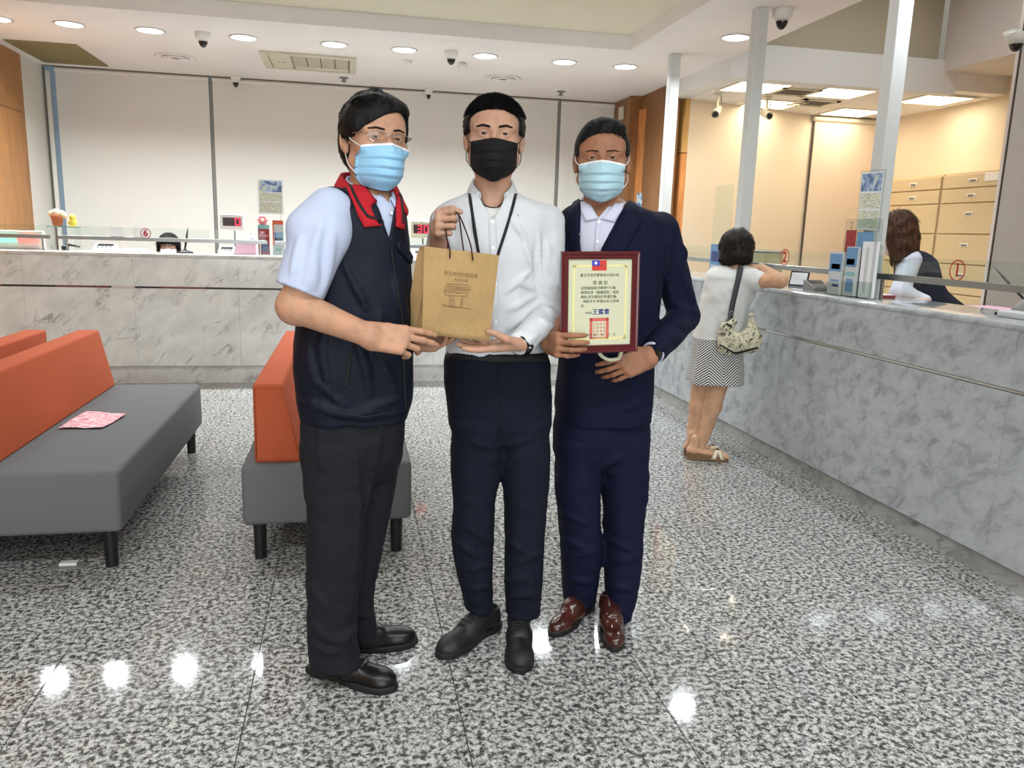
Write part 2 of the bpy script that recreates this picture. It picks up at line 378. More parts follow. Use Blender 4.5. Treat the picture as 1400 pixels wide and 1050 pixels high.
# ------------------------------------------------------------------ ceiling fixtures
def downlight(x, y, z, label, group, power=24):
    t = thing('downlight', (x, y, z), label, 'ceiling light', group)
    make('trim_ring', MB().lathe([(0.098, 0.0), (0.118, -0.001), (0.122, -0.006), (0.118, -0.010), (0.101, -0.008), (0.098, -0.002)], (x, y, z), 32), 'white_plastic', t)
    make('lens', MB().lathe([(0.0, -0.007), (0.07, -0.0075), (0.102, -0.003)], (x, y, z), 32), 'lamp_cool', t)
    l = area_light('downlight_lamp', (0, 0, -0.012), power, 0.17, color=COOL, spread=150); l.parent = t
    return t
rowpx = [(95, 33), (205, 41), (333, 51), (457, 60), (553, 67), (665, 74), (775, 82), (862, 87)]
dl_lab = ['round white downlight nearest the wooden wall', 'round white downlight between the wooden wall and the first dome camera', 'round white downlight right beside the dome camera over the number 6 counter', 'round white downlight in front of the ceiling cassette', 'round white downlight above the small ceiling speaker, near the middle of the row',
          'round white downlight beside the round ceiling vent and the central dome camera', 'round white downlight second from the corner of the recessed tray', 'round white downlight at the corner of the recessed ceiling tray']
for k, p in enumerate(rowpx):
    q = atZ(*p, HC); downlight(q[0], 7.42, HC, dl_lab[k], 'downlights in a row above the back counter')
q = atZ(3, 30, HC); downlight(max(q[0], XL + 0.14), 7.42, HC, 'round white downlight half hidden at the wooden wall', 'downlights in a row above the back counter')
q = atZ(1006, 51, HC); downlight(q[0], q[1], HC, 'round white downlight between the posts over the side counter', 'downlights over the side counter')
for y in (4.3, 0.6, -1.9):  # row nearest the back counter is an unseen addition that brightens its front
    for k in range(8): downlight(-2.5 + 0.66 * k, y, TRAY, 'unseen round white downlight in the recessed tray over the hall, counter row added', 'downlights in the hall tray', 4.2 if y > 3 else 8)
for x, y in ((4.2, 5.4), (4.2, 3.2)): downlight(x, y, 4.05, 'added unseen downlight high in the void over the tellers', 'added downlights over the tellers', 12)  # unseen lamps added to brighten the dark void wall
for y in (3.6, 1.2): downlight(2.86, y, HC, 'round white downlight over the near end of the side counter', 'downlights over the side counter', 9)

def dome_cam(p, z, r, label, body='white_plastic', dark=True, drop=1.0):
    x, y = p
    t = thing('dome_camera', (x, y, z), label, 'security camera', 'dome cameras on the ceiling')
    make('mount', MB().lathe([(0, 0), (r, 0), (r * 1.02, -0.006), (r, -0.03 * drop), (r * 0.94, -0.045 * drop), (r * 0.7, -0.06 * drop), (0, -0.06 * drop)], (x, y, z), 28), body, t)
    make('dome', MB().lathe([(r * 0.62, -0.055 * drop), (r * 0.6, -0.075 * drop), (r * 0.46, -0.097 * drop), (r * 0.25, -0.112 * drop), (0, -0.117 * drop)], (x, y, z), 24), 'dark_dome', t)
    make('lens_ring', MB().lathe([(r * 0.63, -0.056 * drop), (r * 0.67, -0.062 * drop), (r * 0.62, -0.07 * drop), (r * 0.6, -0.066 * drop)], (x, y, z), 24), 'clear_dome', t)
    return t
for p, r, lab in (((277, 45), 0.062, 'dome camera between two downlights above the number 6 counter'), ((617, 70), 0.062, 'dome camera between the downlights above the man with the paper bag'), ((322, 104), 0.052, 'small dome camera at the wall line beside the ceiling cassette'), ((586, 121), 0.045, 'small dome camera at the wall line above the middle blind')):
    q = atZ(*p, HC); dome_cam((q[0], min(q[1], YB - 0.12)), HC, r, lab)
q = atZ(1065, 12, HC); dome_cam((q[0] + 0.03, q[1]), HC, 0.068, 'large dome camera on the ceiling next to the grey post by counter 2', drop=1.15)
# dome camera on a bracket by the pillar
q = atY(1388, 47, 4.92); t = dome_cam((q[0], 4.90), q[2], 0.075, 'dome camera on a wall bracket at the top of the pale pillar')
make('bracket', MB().box(q[0] - 0.03, q[0] + 0.03, 4.9, 5.0, q[2], q[2] + 0.03, 0.004), 'white_plastic', t)
# bullet cameras in the office
def bullet(px, py, Y, flip, label):
    q = atY(px, py, Y); x, y = q[0], q[1]; z = OC
    t = thing('bullet_camera', (x, y, z), label, 'security camera', 'bullet cameras in the teller office')
    make('ceiling_plate', MB().lathe([(0, 0), (0.045, 0), (0.045, -0.012), (0, -0.012)], (x, y, z), 20), 'cream_plastic', t)
    make('stem', MB().cyl((x, y, z - 0.01), (x, y, z - 0.15), 0.013, n=12), 'cream_plastic', t)
    d = np.array([-0.5, -0.75, -0.45]) if not flip else np.array([-0.15, -0.95, -0.3]); d = _n(d); c = np.array([x, y, z - 0.17])
    make('housing', MB().cyl(c - d * 0.09, c + d * 0.09, 0.034, n=16).cyl(c - d * 0.08, c + d * 0.1, 0.037, 0.037, n=16, caps=False), 'cream_plastic', t)
    make('lens', MB().cyl(c + d * 0.085, c + d * 0.115, 0.026, n=14), 'dark_dome', t)
    make('cable', MB().tube([(x, y, z - 0.012), (x + 0.05, y + 0.02, z - 0.03), (x + 0.065, y + 0.05, z - 0.1), tuple(c - d * 0.09)], 0.005), 'grey_plastic', t)
bullet(982, 128, 7.55, False, 'cream bullet camera hanging before the pale wall beside the wooden panels')
bullet(1050, 128, 7.55, True, 'cream bullet camera hanging beside the grey post, facing the hall')
# round diffusers, speakers, sprinklers
def lathe_thing(name, p, prof, m, label, cat, group, z=HC, n=32, extra=None):
    q = atZ(*p, z); y = min(q[1], YB - 0.15)
    t = thing(name, (q[0], y, z), label, cat, group)
    make('rim', MB().lathe(prof, (q[0], y, z), n), m, t)
    for k, (nm, pr, mm) in enumerate(extra or []): make(nm, MB().lathe(pr, (q[0], y, z), n), mm, t)
    return t
for p, lab in (((240, 78), 'round ceiling vent beside the olive ceiling opening'), ((688, 107), 'round ceiling vent above the man in the suit')):
    lathe_thing('ceiling_vent', p, [(0.12, 0.002), (0.185, 0), (0.19, -0.008), (0.17, -0.016), (0.125, -0.006)], 'ceiling_white', lab, 'vent', 'round ceiling vents',
                extra=[('louvre', [(0.09, 0), (0.13, -0.014), (0.115, -0.02), (0.08, -0.006)], 'ceiling_white'), ('louvre', [(0.04, 0), (0.085, -0.014), (0.07, -0.02), (0.035, -0.006)], 'ceiling_white'), ('core', [(0, -0.012), (0.035, -0.012), (0.13, 0.001)], 'vent_dark')])
lathe_thing('ceiling_speaker', (556, 83), [(0.03, 0), (0.05, 0), (0.05, -0.012), (0.035, -0.04), (0, -0.042)], 'white_plastic', 'small white ceiling sensor behind the middle downlights', 'sensor', None)
lathe_thing('motion_sensor', (632, 86), [(0, 0), (0.03, 0), (0.045, -0.02), (0.05, -0.035), (0.03, -0.05), (0, -0.055)], 'white_plastic', 'small white tilted sensor next to the central dome camera', 'sensor', None)
for p, lab in (((470, 106), 'ceiling sprinkler beside the air conditioner cassette'), ((767, 125), 'ceiling sprinkler above the narrow blind')):
    lathe_thing('sprinkler', p, [(0, 0), (0.05, 0), (0.05, -0.008), (0.018, -0.012), (0.016, -0.035), (0.03, -0.038), (0.03, -0.044), (0, -0.046)], 'grey_plastic', lab, 'sprinkler', 'ceiling sprinklers', n=20)
# air conditioner cassette
c0, c1, c2, c3 = [atZ(*p, HC) for p in ((352, 70), (486, 77), (487, 99), (364, 92))]
x0, x1, y0, y1 = -0.80, 0.075, c0[1] - 0.05, c2[1]
t = thing('ceiling_cassette', ((x0 + x1) / 2, (y0 + y1) / 2, HC), 'cream ceiling air conditioner cassette with slatted intake behind the downlights', 'air conditioner')
make('frame', MB().box(x0, x1, y0, y0 + 0.06, HC - 0.022, HC, 0.004).box(x0, x1, y1 - 0.06, y1, HC - 0.022, HC, 0.004).box(x0, x0 + 0.07, y0 + 0.06, y1 - 0.06, HC - 0.022, HC, 0.004).box(x1 - 0.06, x1, y0 + 0.06, y1 - 0.06, HC - 0.022, HC, 0.004), 'cream_plastic', t)
make('service_cover', MB().box(x0 + 0.075, x0 + 0.27, y0 + 0.065, y1 - 0.065, HC - 0.02, HC, 0.004), 'cream_plastic', t)
for xx_, rr_ in ((0.15, 0.012), (0.2, 0.016)): make('indicator', MB().lathe([(0, -0.021), (rr_, -0.021), (rr_, -0.019)], (x0 + xx_, (y0 + y1) / 2, HC), 12), 'vent_dark', t)
make('intake', MB().box(x0 + 0.28, x1 - 0.065, y0 + 0.065, y1 - 0.065, HC - 0.006, HC), 'vent_dark', t)
gx0, gx1 = x0 + 0.285, x1 - 0.07
for k in range(4): make('grille_panel', MB().box(gx0 + (gx1 - gx0) * k / 4 + 0.004, gx0 + (gx1 - gx0) * (k + 1) / 4 - 0.004, y0 + 0.07, y1 - 0.2, HC - 0.02, HC - 0.006, 0.003), 'vent_grey', t)
make('air_flap', MB().box(gx0, gx1, y1 - 0.19, y1 - 0.075, HC - 0.019, HC - 0.006, 0.004), 'cream_plastic', t)
# olive opening in the ceiling
a, b = atZ(10, 52, HC), atZ(127, 74, HC)
solo('access_panel', MB().box(-3.02, -2.42, 8.22, 9.2, HC - 0.012, HC - 0.001, 0.002), 'olive_panel', (-2.72, 8.7, HC), 'olive brown panel in the ceiling beside the wooden wall', 'ceiling panel')
# troffers of the office
tl = ['bright fluorescent ceiling panel next to the bullet camera before the beam', 'bright fluorescent ceiling panel between two grey posts, front row', 'bright fluorescent ceiling panel above the filing cabinets', 'bright fluorescent ceiling panel behind the grey post, back row', 'bright fluorescent ceiling panel right in front of the cream blind']
for k, (x0, y0) in enumerate(((3.5, 6.93), (4.37, 6.9), (5.42, 6.9), (4.12, 7.72), (5.18, 7.88))):
    x1, y1 = x0 + 0.5, y0 + 0.46
    t = thing('fluorescent_panel', ((x0 + x1) / 2, (y0 + y1) / 2, OC), tl[k], 'ceiling light', 'fluorescent panels in the teller office')
    make('frame', MB().box(x0 - 0.03, x1 + 0.03, y0 - 0.03, y0, OC - 0.008, OC).box(x0 - 0.03, x1 + 0.03, y1, y1 + 0.03, OC - 0.008, OC).box(x0 - 0.03, x0, y0, y1, OC - 0.008, OC).box(x1, x1 + 0.03, y0, y1, OC - 0.008, OC), 'cream_plastic', t)
    make('diffuser', MB().box(x0, x1, y0, y1, OC - 0.004, OC), 'lamp_warm', t)
    for i in range(1, 6): make('louvre', MB().box(x0 + i * (x1 - x0) / 6 - 0.002, x0 + i * (x1 - x0) / 6 + 0.002, y0, y1, OC - 0.012, OC - 0.004), 'white_plastic', t)
    l = area_light('panel_lamp', (0, 0, -0.02), 4, x1 - x0, y1 - y0, WARM); l.parent = t
# air return grilles of the office
for k, (p, lab) in enumerate((((1085, 125), 'slatted office ceiling grille between two fluorescent panels, front one'), ((1112, 140), 'slatted office ceiling grille before the cream blind'))):
    q = atZ(*p, OC); x0, y0 = q[0] - 0.2, q[1] - 0.18
    t = thing('ceiling_grille', (q[0], q[1], OC), lab, 'vent', 'office ceiling grilles')
    make('frame', MB().box(x0, x0 + 0.4, y0, y0 + 0.04, OC - 0.014, OC).box(x0, x0 + 0.4, y0 + 0.32, y0 + 0.36, OC - 0.014, OC).box(x0, x0 + 0.04, y0, y0 + 0.36, OC - 0.014, OC).box(x0 + 0.36, x0 + 0.4, y0, y0 + 0.36, OC - 0.014, OC), 'cream_plastic', t)
    for i in range(7): make('slat', MB().box(x0 + 0.04, x0 + 0.36, y0 + 0.05 + i * 0.038, y0 + 0.07 + i * 0.038, OC - 0.008, OC - 0.003), 'vent_dark', t)

# ------------------------------------------------------------------ counters
BF, BT = 7.02, 1.10        # back counter front face, top
t = thing('service_counter', (-0.3, BF + 0.25, 0), 'long grey marble service counter in front of the roller blinds', 'counter'); back_counter = t
seams = [-3.128, -2.59, -1.76, -0.93, -0.10, 0.73, 1.56, 2.575]
for a, b in zip(seams[:-1], seams[1:]):
    make('slab', MB().box(a + 0.0005, b - 0.0005, BF, BF + 0.03, 0.155, 0.812, 0.0015), 'marble_back', t)
    make('slab', MB().box(a + 0.0005, b - 0.0005, BF, BF + 0.03, 0.828, BT - 0.03, 0.0015), 'marble_back', t)
make('core', MB().box(-3.128, 2.61, BF + 0.031, BF + 0.42, 0.157, BT - 0.031), 'core_grey', t)
make('kickboard', MB().box(-3.128, 2.6, BF + 0.035, BF + 0.06, 0, 0.155), 'marble_back', t)
make('groove_strip', MB().box(-3.128, 2.575, BF + 0.004, BF + 0.03, 0.812, 0.828), 'dark_strip', t)
for a, b in ((-3.0, -2.75), (-2.35, -1.95), (-1.55, -1.2)): make('groove_strip', MB().box(a, b, BF + 0.002, BF + 0.02, 0.813, 0.827), 'red_strip', t)
make('joint_plate', MB().box(-1.93, -1.75, BF - 0.003, BF + 0.01, 0.81, 0.83, 0.001), 'bright_steel', t)
make('countertop', MB().box(-3.128, 2.575, BF - 0.012, BF + 0.46, BT - 0.03, BT, 0.006, seg=2), 'marble_top', t)
RF, RT, RI = 2.575, 1.07, 3.03
t = thing('service_counter', (RF + 0.25, 4.0, 0), 'grey veined marble service counter where the woman in the striped skirt leans', 'counter'); side_counter = t
ys = [0.2, 1.4, 2.6, 3.8, 5.0, 6.2, 7.02]
for a, b in zip(ys[:-1], ys[1:]):
    make('slab', MB().box(RF, RF + 0.03, a + 0.0005, b - 0.0005, 0.098, 0.792, 0.001), 'marble_side_shaded', t)
    make('slab', MB().box(RF, RF + 0.03, a + 0.0005, b - 0.0005, 0.808, RT - 0.032, 0.001), 'marble_side_shaded', t)
make('core', MB().box(RF + 0.031, RI - 0.02, 0.2, 7.02, 0.1, RT - 0.036), 'core_grey', t)
make('kickboard', MB().box(RF + 0.028, RF + 0.05, 0.2, 7.04, 0, 0.1), 'marble_kick', t)
make('groove_strip', MB().box(RF + 0.006, RF + 0.03, 0.2, 7.02, 0.792, 0.808), 'steel', t)
make('groove_strip', MB().box(RF - 0.002, RF + 0.02, 2.5, 4.5, 0.7985, 0.8055), 'bright_steel', t)
make('countertop', MB().box(RF - 0.004, RI, 0.2, 7.02 - 0.013, RT - 0.036, RT, 0.014, seg=3), 'marble_side_shaded', t)
solo('teller_desk', MB().box(RI + 0.005, 3.42, 0.6, 6.9, 0.96, 1.0, 0.006).box(3.3, 3.33, 0.62, 6.88, 0, 0.96), 'wood_desk', (3.3, 3.6, 0), 'orange brown wooden desk top behind the side marble counter', 'desk')
solo('teller_desk', MB().box(-3.1, 2.5, BF + 0.465, BF + 0.56, 0.72, 0.75, 0.006).box(-3.1, 2.5, BF + 0.5, BF + 0.53, 0, 0.72), 'wood_desk', (-0.3, BF + 0.7, 0), 'wooden teller desk hidden behind the long back counter', 'desk')
# posts
for y, lab in ((6.8, 'slender pale grey post behind the man in the suit'), (5.32, 'slender pale grey post behind the woman at the side counter'), (3.83, 'slender pale grey post beside the brochure rack and the hanging poster')):
    t = thing('post', (2.78, y, RT), lab, 'post', 'pale grey posts on the side counter')
    make('shaft', MB().box(2.7375, 2.8225, y - 0.0425, y + 0.0425, RT + 0.006, HC, 0.004), 'post_paint', t)
    make('foot_plate', MB().box(2.725, 2.835, y - 0.055, y + 0.055, RT, RT + 0.006, 0.001), 'post_paint', t)
# glass screens with their rails
def glass_screen(a, b, z0, zr, z1, label, axis, c):
    mid = (a + b) / 2
    t = thing('glass_screen', (c, mid, z0) if axis == 'y' else (mid, c, z0), label, 'glass screen', 'glass screens on the counters')
    def B(u0, u1, w, p, q, bev=0): return MB().box(c - w, c + w, u0, u1, p, q, bev) if axis == 'y' else MB().box(u0, u1, c - w, c + w, p, q, bev)
    make('glass_pane', B(a + 0.012, b - 0.012, 0.004, zr + 0.012, z1), 'green_glass', t)
    make('rail', B(a, b, 0.012, zr - 0.016, zr + 0.016, 0.002), 'steel', t)
    for u in (a + 0.06, b - 0.06): make('standoff', B(u - 0.005, u + 0.005, 0.008, z0, zr - 0.016), 'steel', t)
for a, b, lab in ((5.37, 6.75, 'clear glass screen on a steel rail between the two far grey posts'), (3.88, 5.27, 'clear glass screen on a steel rail behind the woman, marked 2'), (2.0, 3.78, 'clear glass screen on a steel rail at the end of the side counter, marked 1')):
    glass_screen(a, b, RT, 1.19, 1.30, lab, 'y', 2.78)
for a, b, lab in ((-3.1, -2.42, 'clear glass screen on a steel rail beside the wooden wall'), (-2.36, -0.7, 'clear glass screen on a steel rail at the number 6 counter'), (-0.64, 0.75, 'clear glass screen on a steel rail behind the men in the middle'), (0.8, 2.5, 'clear glass screen on a steel rail at the counter corner')):
    glass_screen(a, b, BT, 1.21, 1.305, lab, 'x', 7.2)
# ------------------------------------------------------------------ implicit modelling: grids, blends, surface nets
def smin(a, b, k):
    if k <= 0: return np.minimum(a, b)
    h = np.clip(0.5 + 0.5 * (b - a) / k, 0, 1); return b + (a - b) * h - k * h * (1 - h)
_NT = np.random.default_rng(3).random((32, 32, 32)).astype(np.float32)
def vnoise(x, y, z):
    xi, yi, zi = np.floor(x).astype(int), np.floor(y).astype(int), np.floor(z).astype(int)
    fx, fy, fz = x - xi, y - yi, z - zi
    fx, fy, fz = fx * fx * (3 - 2 * fx), fy * fy * (3 - 2 * fy), fz * fz * (3 - 2 * fz)
    r = 0
    for a in (0, 1):
        for b in (0, 1):
            for c in (0, 1):
                r = r + _NT[(xi + a) & 31, (yi + b) & 31, (zi + c) & 31] * (fx if a else 1 - fx) * (fy if b else 1 - fy) * (fz if c else 1 - fz)
    return r * 2 - 1
class Sdf:
    def __init__(s, lo, hi, h):
        s.lo = np.array(lo, float); s.h = h
        n = np.ceil((np.array(hi) - s.lo) / h).astype(int) + 1
        s.ax = [(s.lo[i] + h * np.arange(n[i])).astype(np.float32) for i in range(3)]
        s.D = np.full(n, 0.5, np.float32)
    def sub(s, lo, hi):
        sl = []
        for i in range(3):
            a = int(np.searchsorted(s.ax[i], lo[i])); b = int(np.searchsorted(s.ax[i], hi[i]))
            if b <= a: return None
            sl.append(slice(a, b))
        g = (s.ax[0][sl[0]][:, None, None], s.ax[1][sl[1]][None, :, None], s.ax[2][sl[2]][None, None, :])
        return tuple(sl), g
    def put(s, fn, lo, hi, k, op):
        m = k + 3 * s.h
        q = s.sub(np.array(lo) - m, np.array(hi) + m)
        if q is None: return s
        sl, g = q; d = fn(*g); cur = s.D[sl]
        if op == 'u': s.D[sl] = smin(cur, d, k)
        elif op == 's': s.D[sl] = -smin(-cur, d, k)
        elif op == '+': s.D[sl] = cur + d
        return s
    def cone(s, a, b, ra, rb, k=0.01, op='u', flat=None):
        a, b = np.array(a, np.float32), np.array(b, np.float32); ab = b - a; L2 = max(float(ab @ ab), 1e-9); r = max(ra, rb)
        def fn(x, y, z):
            px, py, pz = x - a[0], y - a[1], z - a[2]; sc = 1.0
            if flat is not None:
                ax, f = flat; t = (px * ax[0] + py * ax[1] + pz * ax[2]) * (1.0 / f - 1.0)
                # squash about the axis a-b
                ta = (ab[0] * ax[0] + ab[1] * ax[1] + ab[2] * ax[2])
                tt = np.clip((px * ab[0] + py * ab[1] + pz * ab[2]) / L2, 0, 1); t = t - tt * ta * (1.0 / f - 1.0)
                px, py, pz = px + t * ax[0], py + t * ax[1], pz + t * ax[2]; sc = min(f, 1.0)
            t = np.clip((px * ab[0] + py * ab[1] + pz * ab[2]) / L2, 0, 1)
            dx, dy, dz = px - t * ab[0], py - t * ab[1], pz - t * ab[2]
            return (np.sqrt(dx * dx + dy * dy + dz * dz) - (ra + (rb - ra) * t)) * sc
        e = r * (max(1.0, flat[1]) if flat else 1.0)
        return s.put(fn, np.minimum(a, b) - e, np.maximum(a, b) + e, k, op)
    def ell(s, c, r, k=0.01, op='u', R=None):
        c = np.array(c, np.float32); r = np.array(r, np.float32)
        def fn(x, y, z):
            px, py, pz = x - c[0], y - c[1], z - c[2]
            if R is not None:
                qx = px * R[0][0] + py * R[0][1] + pz * R[0][2]; qy = px * R[1][0] + py * R[1][1] + pz * R[1][2]; qz = px * R[2][0] + py * R[2][1] + pz * R[2][2]; px, py, pz = qx, qy, qz
            k0 = np.sqrt((px / r[0]) ** 2 + (py / r[1]) ** 2 + (pz / r[2]) ** 2)
            k1 = np.sqrt((px / r[0] ** 2) ** 2 + (py / r[1] ** 2) ** 2 + (pz / r[2] ** 2) ** 2) + 1e-6
            return k0 * (k0 - 1.0) / k1
        e = max(r) if R is not None else r
        return s.put(fn, c - e, c + e, k, op)
    def loft(s, secs, k=0.02, yaw=0.0, op='u', caps=0.0):
        secs = sorted(secs, key=lambda q: q[0]); A = np.array(secs, float); Z = A[:, 0]
        lo = (A[:, 1] - A[:, 3:5].max(1)).min(), (A[:, 2] - A[:, 3:5].max(1)).min(), Z[0]; hi = (A[:, 1] + A[:, 3:5].max(1)).max(), (A[:, 2] + A[:, 3:5].max(1)).max(), Z[-1]
        cy, sy = math.cos(yaw), math.sin(yaw)
        def fn(x, y, z):
            zz = np.clip(z.ravel(), Z[0], Z[-1])
            I = [hermite(zz, Z, A[:, c])[None, None, :].astype(np.float32) for c in range(1, 6)]
            px, py = x - I[0], y - I[1]
            qx, qy = np.abs(px * cy + py * sy) / I[2], np.abs(-px * sy + py * cy) / I[3]
            q = (qx ** I[4] + qy ** I[4]) ** (1.0 / I[4]) + 1e-6
            # first order distance
            g = np.sqrt((qx / q / I[2]) ** 2 + (qy / q / I[3]) ** 2) + 1e-6
            d = (q - 1.0) / np.maximum(g, 1e-3) * 0.95
            dz = np.maximum(Z[0] - z, z - Z[-1])
            return np.where(dz > 0, np.sqrt(np.maximum(d, 0) ** 2 + dz * dz) if caps == 0 else np.maximum(d, dz), np.maximum(d, dz)).astype(np.float32)
        return s.put(fn, lo, hi, k, op)
    def pxcut(s, poly, ylim, k=0.004, op='s'):
        """cut an opening whose outline was measured in the photo, no deeper than world y = ylim"""
        P = np.array(poly, float); ys = [atY(x, y, Y) for x, y in poly for Y in (ylim, ylim - 0.35)]; lo, hi = np.min(ys, 0) - 0.02, np.max(ys, 0) + 0.02; hi[1] = ylim + 0.02
        def fn(x, y, z):
            X, Y, Z = np.broadcast_arrays(x, y, z); c = [RW[0][i] * X + RW[1][i] * Y + RW[2][i] * (Z - CAM_H) for i in range(3)]
            px, py = 700 + FPX * c[0] / c[2], 525 + FPX * c[1] / c[2]; d = np.full(px.shape, 1e9); sg = np.ones(px.shape)
            for i in range(len(P)):
                a, b = P[i], P[i - 1]; ex, ey = b - a; wx, wy = px - a[0], py - a[1]; t = np.clip((wx * ex + wy * ey) / (ex * ex + ey * ey), 0, 1)
                d = np.minimum(d, (wx - ex * t) ** 2 + (wy - ey * t) ** 2)
                c1, c2, c3 = py >= a[1], py < b[1], ex * wy > ey * wx; fl = (c1 & c2 & c3) | (~c1 & ~c2 & ~c3); sg = np.where(fl, -sg, sg)
            return np.maximum(sg * np.sqrt(d) * c[2] / FPX, Y - ylim).astype(np.float32)
        return s.put(fn, lo, hi, k, op)
    def noise(s, amp, scale, lo=None, hi=None, st=(1, 1, 1), off=0.0):
        lo = s.lo - 1 if lo is None else lo; hi = np.array([a[-1] for a in s.ax]) + 1 if hi is None else hi
        q = s.sub(lo, hi)
        if q is None: return s
        sl, g = q; D = s.D[sl]; msk = np.abs(D) < 4 * s.h + 2 * amp
        X, Y, Zg = np.broadcast_arrays(*g); ii = np.nonzero(msk)
        D[ii] += amp * vnoise(X[ii] * scale * st[0] + off, Y[ii] * scale * st[1] + off * 1.7, Zg[ii] * scale * st[2] + off * 0.3)
        return s
    def mesh(s):
        D = s.D; D = np.pad(D, 1, constant_values=0.5); neg = D < 0
        c = neg[:-1, :-1, :-1].astype(np.int8)
        tot = sum(neg[a:neg.shape[0] - 1 + a, b:neg.shape[1] - 1 + b, e:neg.shape[2] - 1 + e].astype(np.int8) for a in (0, 1) for b in (0, 1) for e in (0, 1))
        act = (tot > 0) & (tot < 8); idx = np.full(act.shape, -1, np.int64); cells = np.argwhere(act); n = len(cells); idx[act] = np.arange(n)
        acc = np.zeros((n, 3)); cnt = np.zeros(n); i, j, k = cells.T
        for ax in range(3):
            o1, o2 = [(1, 2), (0, 2), (0, 1)][ax]
            for p in (0, 1):
                for q in (0, 1):
                    off = [0, 0, 0]; off[o1] = p; off[o2] = q; off2 = list(off); off2[ax] = 1
                    v0 = D[i + off[0], j + off[1], k + off[2]]; v1 = D[i + off2[0], j + off2[1], k + off2[2]]
                    m = (v0 < 0) != (v1 < 0); t = np.zeros(n); t[m] = v0[m] / (v0[m] - v1[m])
                    P = np.zeros((n, 3)); P[:, o1] = p; P[:, o2] = q; P[:, ax] = t
                    acc[m] += P[m]; cnt[m] += 1
        V = (cells + acc / cnt[:, None] - 1) * s.h + s.lo
        F = []
        for ax in range(3):
            o1, o2 = [(1, 2), (2, 0), (0, 1)][ax]
            sh = [slice(None)] * 3; s0, s1 = list(sh), list(sh); s0[ax] = slice(0, -1); s1[ax] = slice(1, None)
            a, b = neg[tuple(s0)], neg[tuple(s1)]
            e = np.argwhere(a != b)
            e = e[(e[:, o1] > 0) & (e[:, o2] > 0) & (e[:, o1] < D.shape[o1] - 1) & (e[:, o2] < D.shape[o2] - 1)]
            if len(e) == 0: continue
            flip = ~neg[e[:, 0], e[:, 1], e[:, 2]]
            def I(d1, d2):
                c = e.copy(); c[:, o1] += d1; c[:, o2] += d2; return idx[c[:, 0], c[:, 1], c[:, 2]]
            Q = np.stack([I(-1, -1), I(0, -1), I(0, 0), I(-1, 0)], 1)
            Q[flip] = Q[flip][:, ::-1]; F.append(Q)
        F = np.concatenate(F); F = F[(F >= 0).all(1)]
        return V, F
def hermite(x, X, Y):
    if len(X) == 1: return np.full_like(x, Y[0])
    d = np.diff(Y) / np.diff(X); m = np.concatenate([[d[0]], np.where(d[:-1] * d[1:] > 0, 2 * d[:-1] * d[1:] / (d[:-1] + d[1:] + 1e-12), 0), [d[-1]]])
    i = np.clip(np.searchsorted(X, x) - 1, 0, len(X) - 2); h = X[i + 1] - X[i]; t = (x - X[i]) / h
    return (2 * t**3 - 3 * t**2 + 1) * Y[i] + (t**3 - 2 * t**2 + t) * h * m[i] + (-2 * t**3 + 3 * t**2) * Y[i + 1] + (t**3 - t**2) * h * m[i + 1]
def make_np(name, VF, material, parent=None, label=None, smooth=True, mats=None, midx=None):
    """link arrays (list of (V, F)) as one mesh object, world metres"""
    if isinstance(VF, tuple): VF = [VF]
    base = ROOT[parent]; vs = []; fl = []; ls = []; b = 0
    for V, F in VF:
        vs.append(np.asarray(V, float)); F = np.asarray(F); fl.append((F + b).ravel()); ls.append(np.full(len(F), F.shape[1])); b += len(V)
    V = np.concatenate(vs) - base; L = np.concatenate(fl); S = np.concatenate(ls)
    me = bpy.data.meshes.new(name); me.vertices.add(len(V)); me.vertices.foreach_set('co', V.ravel())
    me.loops.add(len(L)); me.loops.foreach_set('vertex_index', L.astype(np.int32))
    me.polygons.add(len(S)); me.polygons.foreach_set('loop_start', np.concatenate([[0], np.cumsum(S)[:-1]]).astype(np.int32))
    me.polygons.foreach_set('use_smooth', np.full(len(S), smooth))
    for m in (mats or [material]): me.materials.append(MATS[m])
    if midx is not None: me.polygons.foreach_set('material_index', midx.astype(np.int32))
    me.update(calc_edges=True); me.validate()
    o = bpy.data.objects.new(name, me); COL.objects.link(o); o.parent = parent; ROOT[o] = base
    if label: o['label'] = label
    return o
def bvh_of(*VFs):
    V = []; F = []
    for v, f in VFs:
        b = len(V); V += [tuple(p) for p in v]; F += [tuple(int(i) + b for i in q) for q in f]
    return BVHTree.FromPolygons(V, F)
def resample(P, n):
    P = np.array(P, float); d = np.concatenate([[0], np.cumsum(np.linalg.norm(np.diff(P, axis=0), axis=1))]); t = np.linspace(0, d[-1], n)
    return np.stack([np.interp(t, d, P[:, c]) for c in range(P.shape[1])], 1)
def cast_px(bvh, x, y):
    d = ray(x, y); h = bvh.ray_cast(Vector(CAMP), Vector(d))
    if h[0] is None:
        # nearest surface point to the ray
        best = None
        for t in np.linspace(1.6, 3.2, 33):
            q = bvh.find_nearest(Vector(CAMP + d * t))
            if best is None or q[3] < best[3]: best = q
        return np.array(best[0]), np.array(best[1])
    nrm = np.array(h[1]); nrm = -nrm if nrm @ d > 0 else nrm
    return np.array(h[0]), nrm
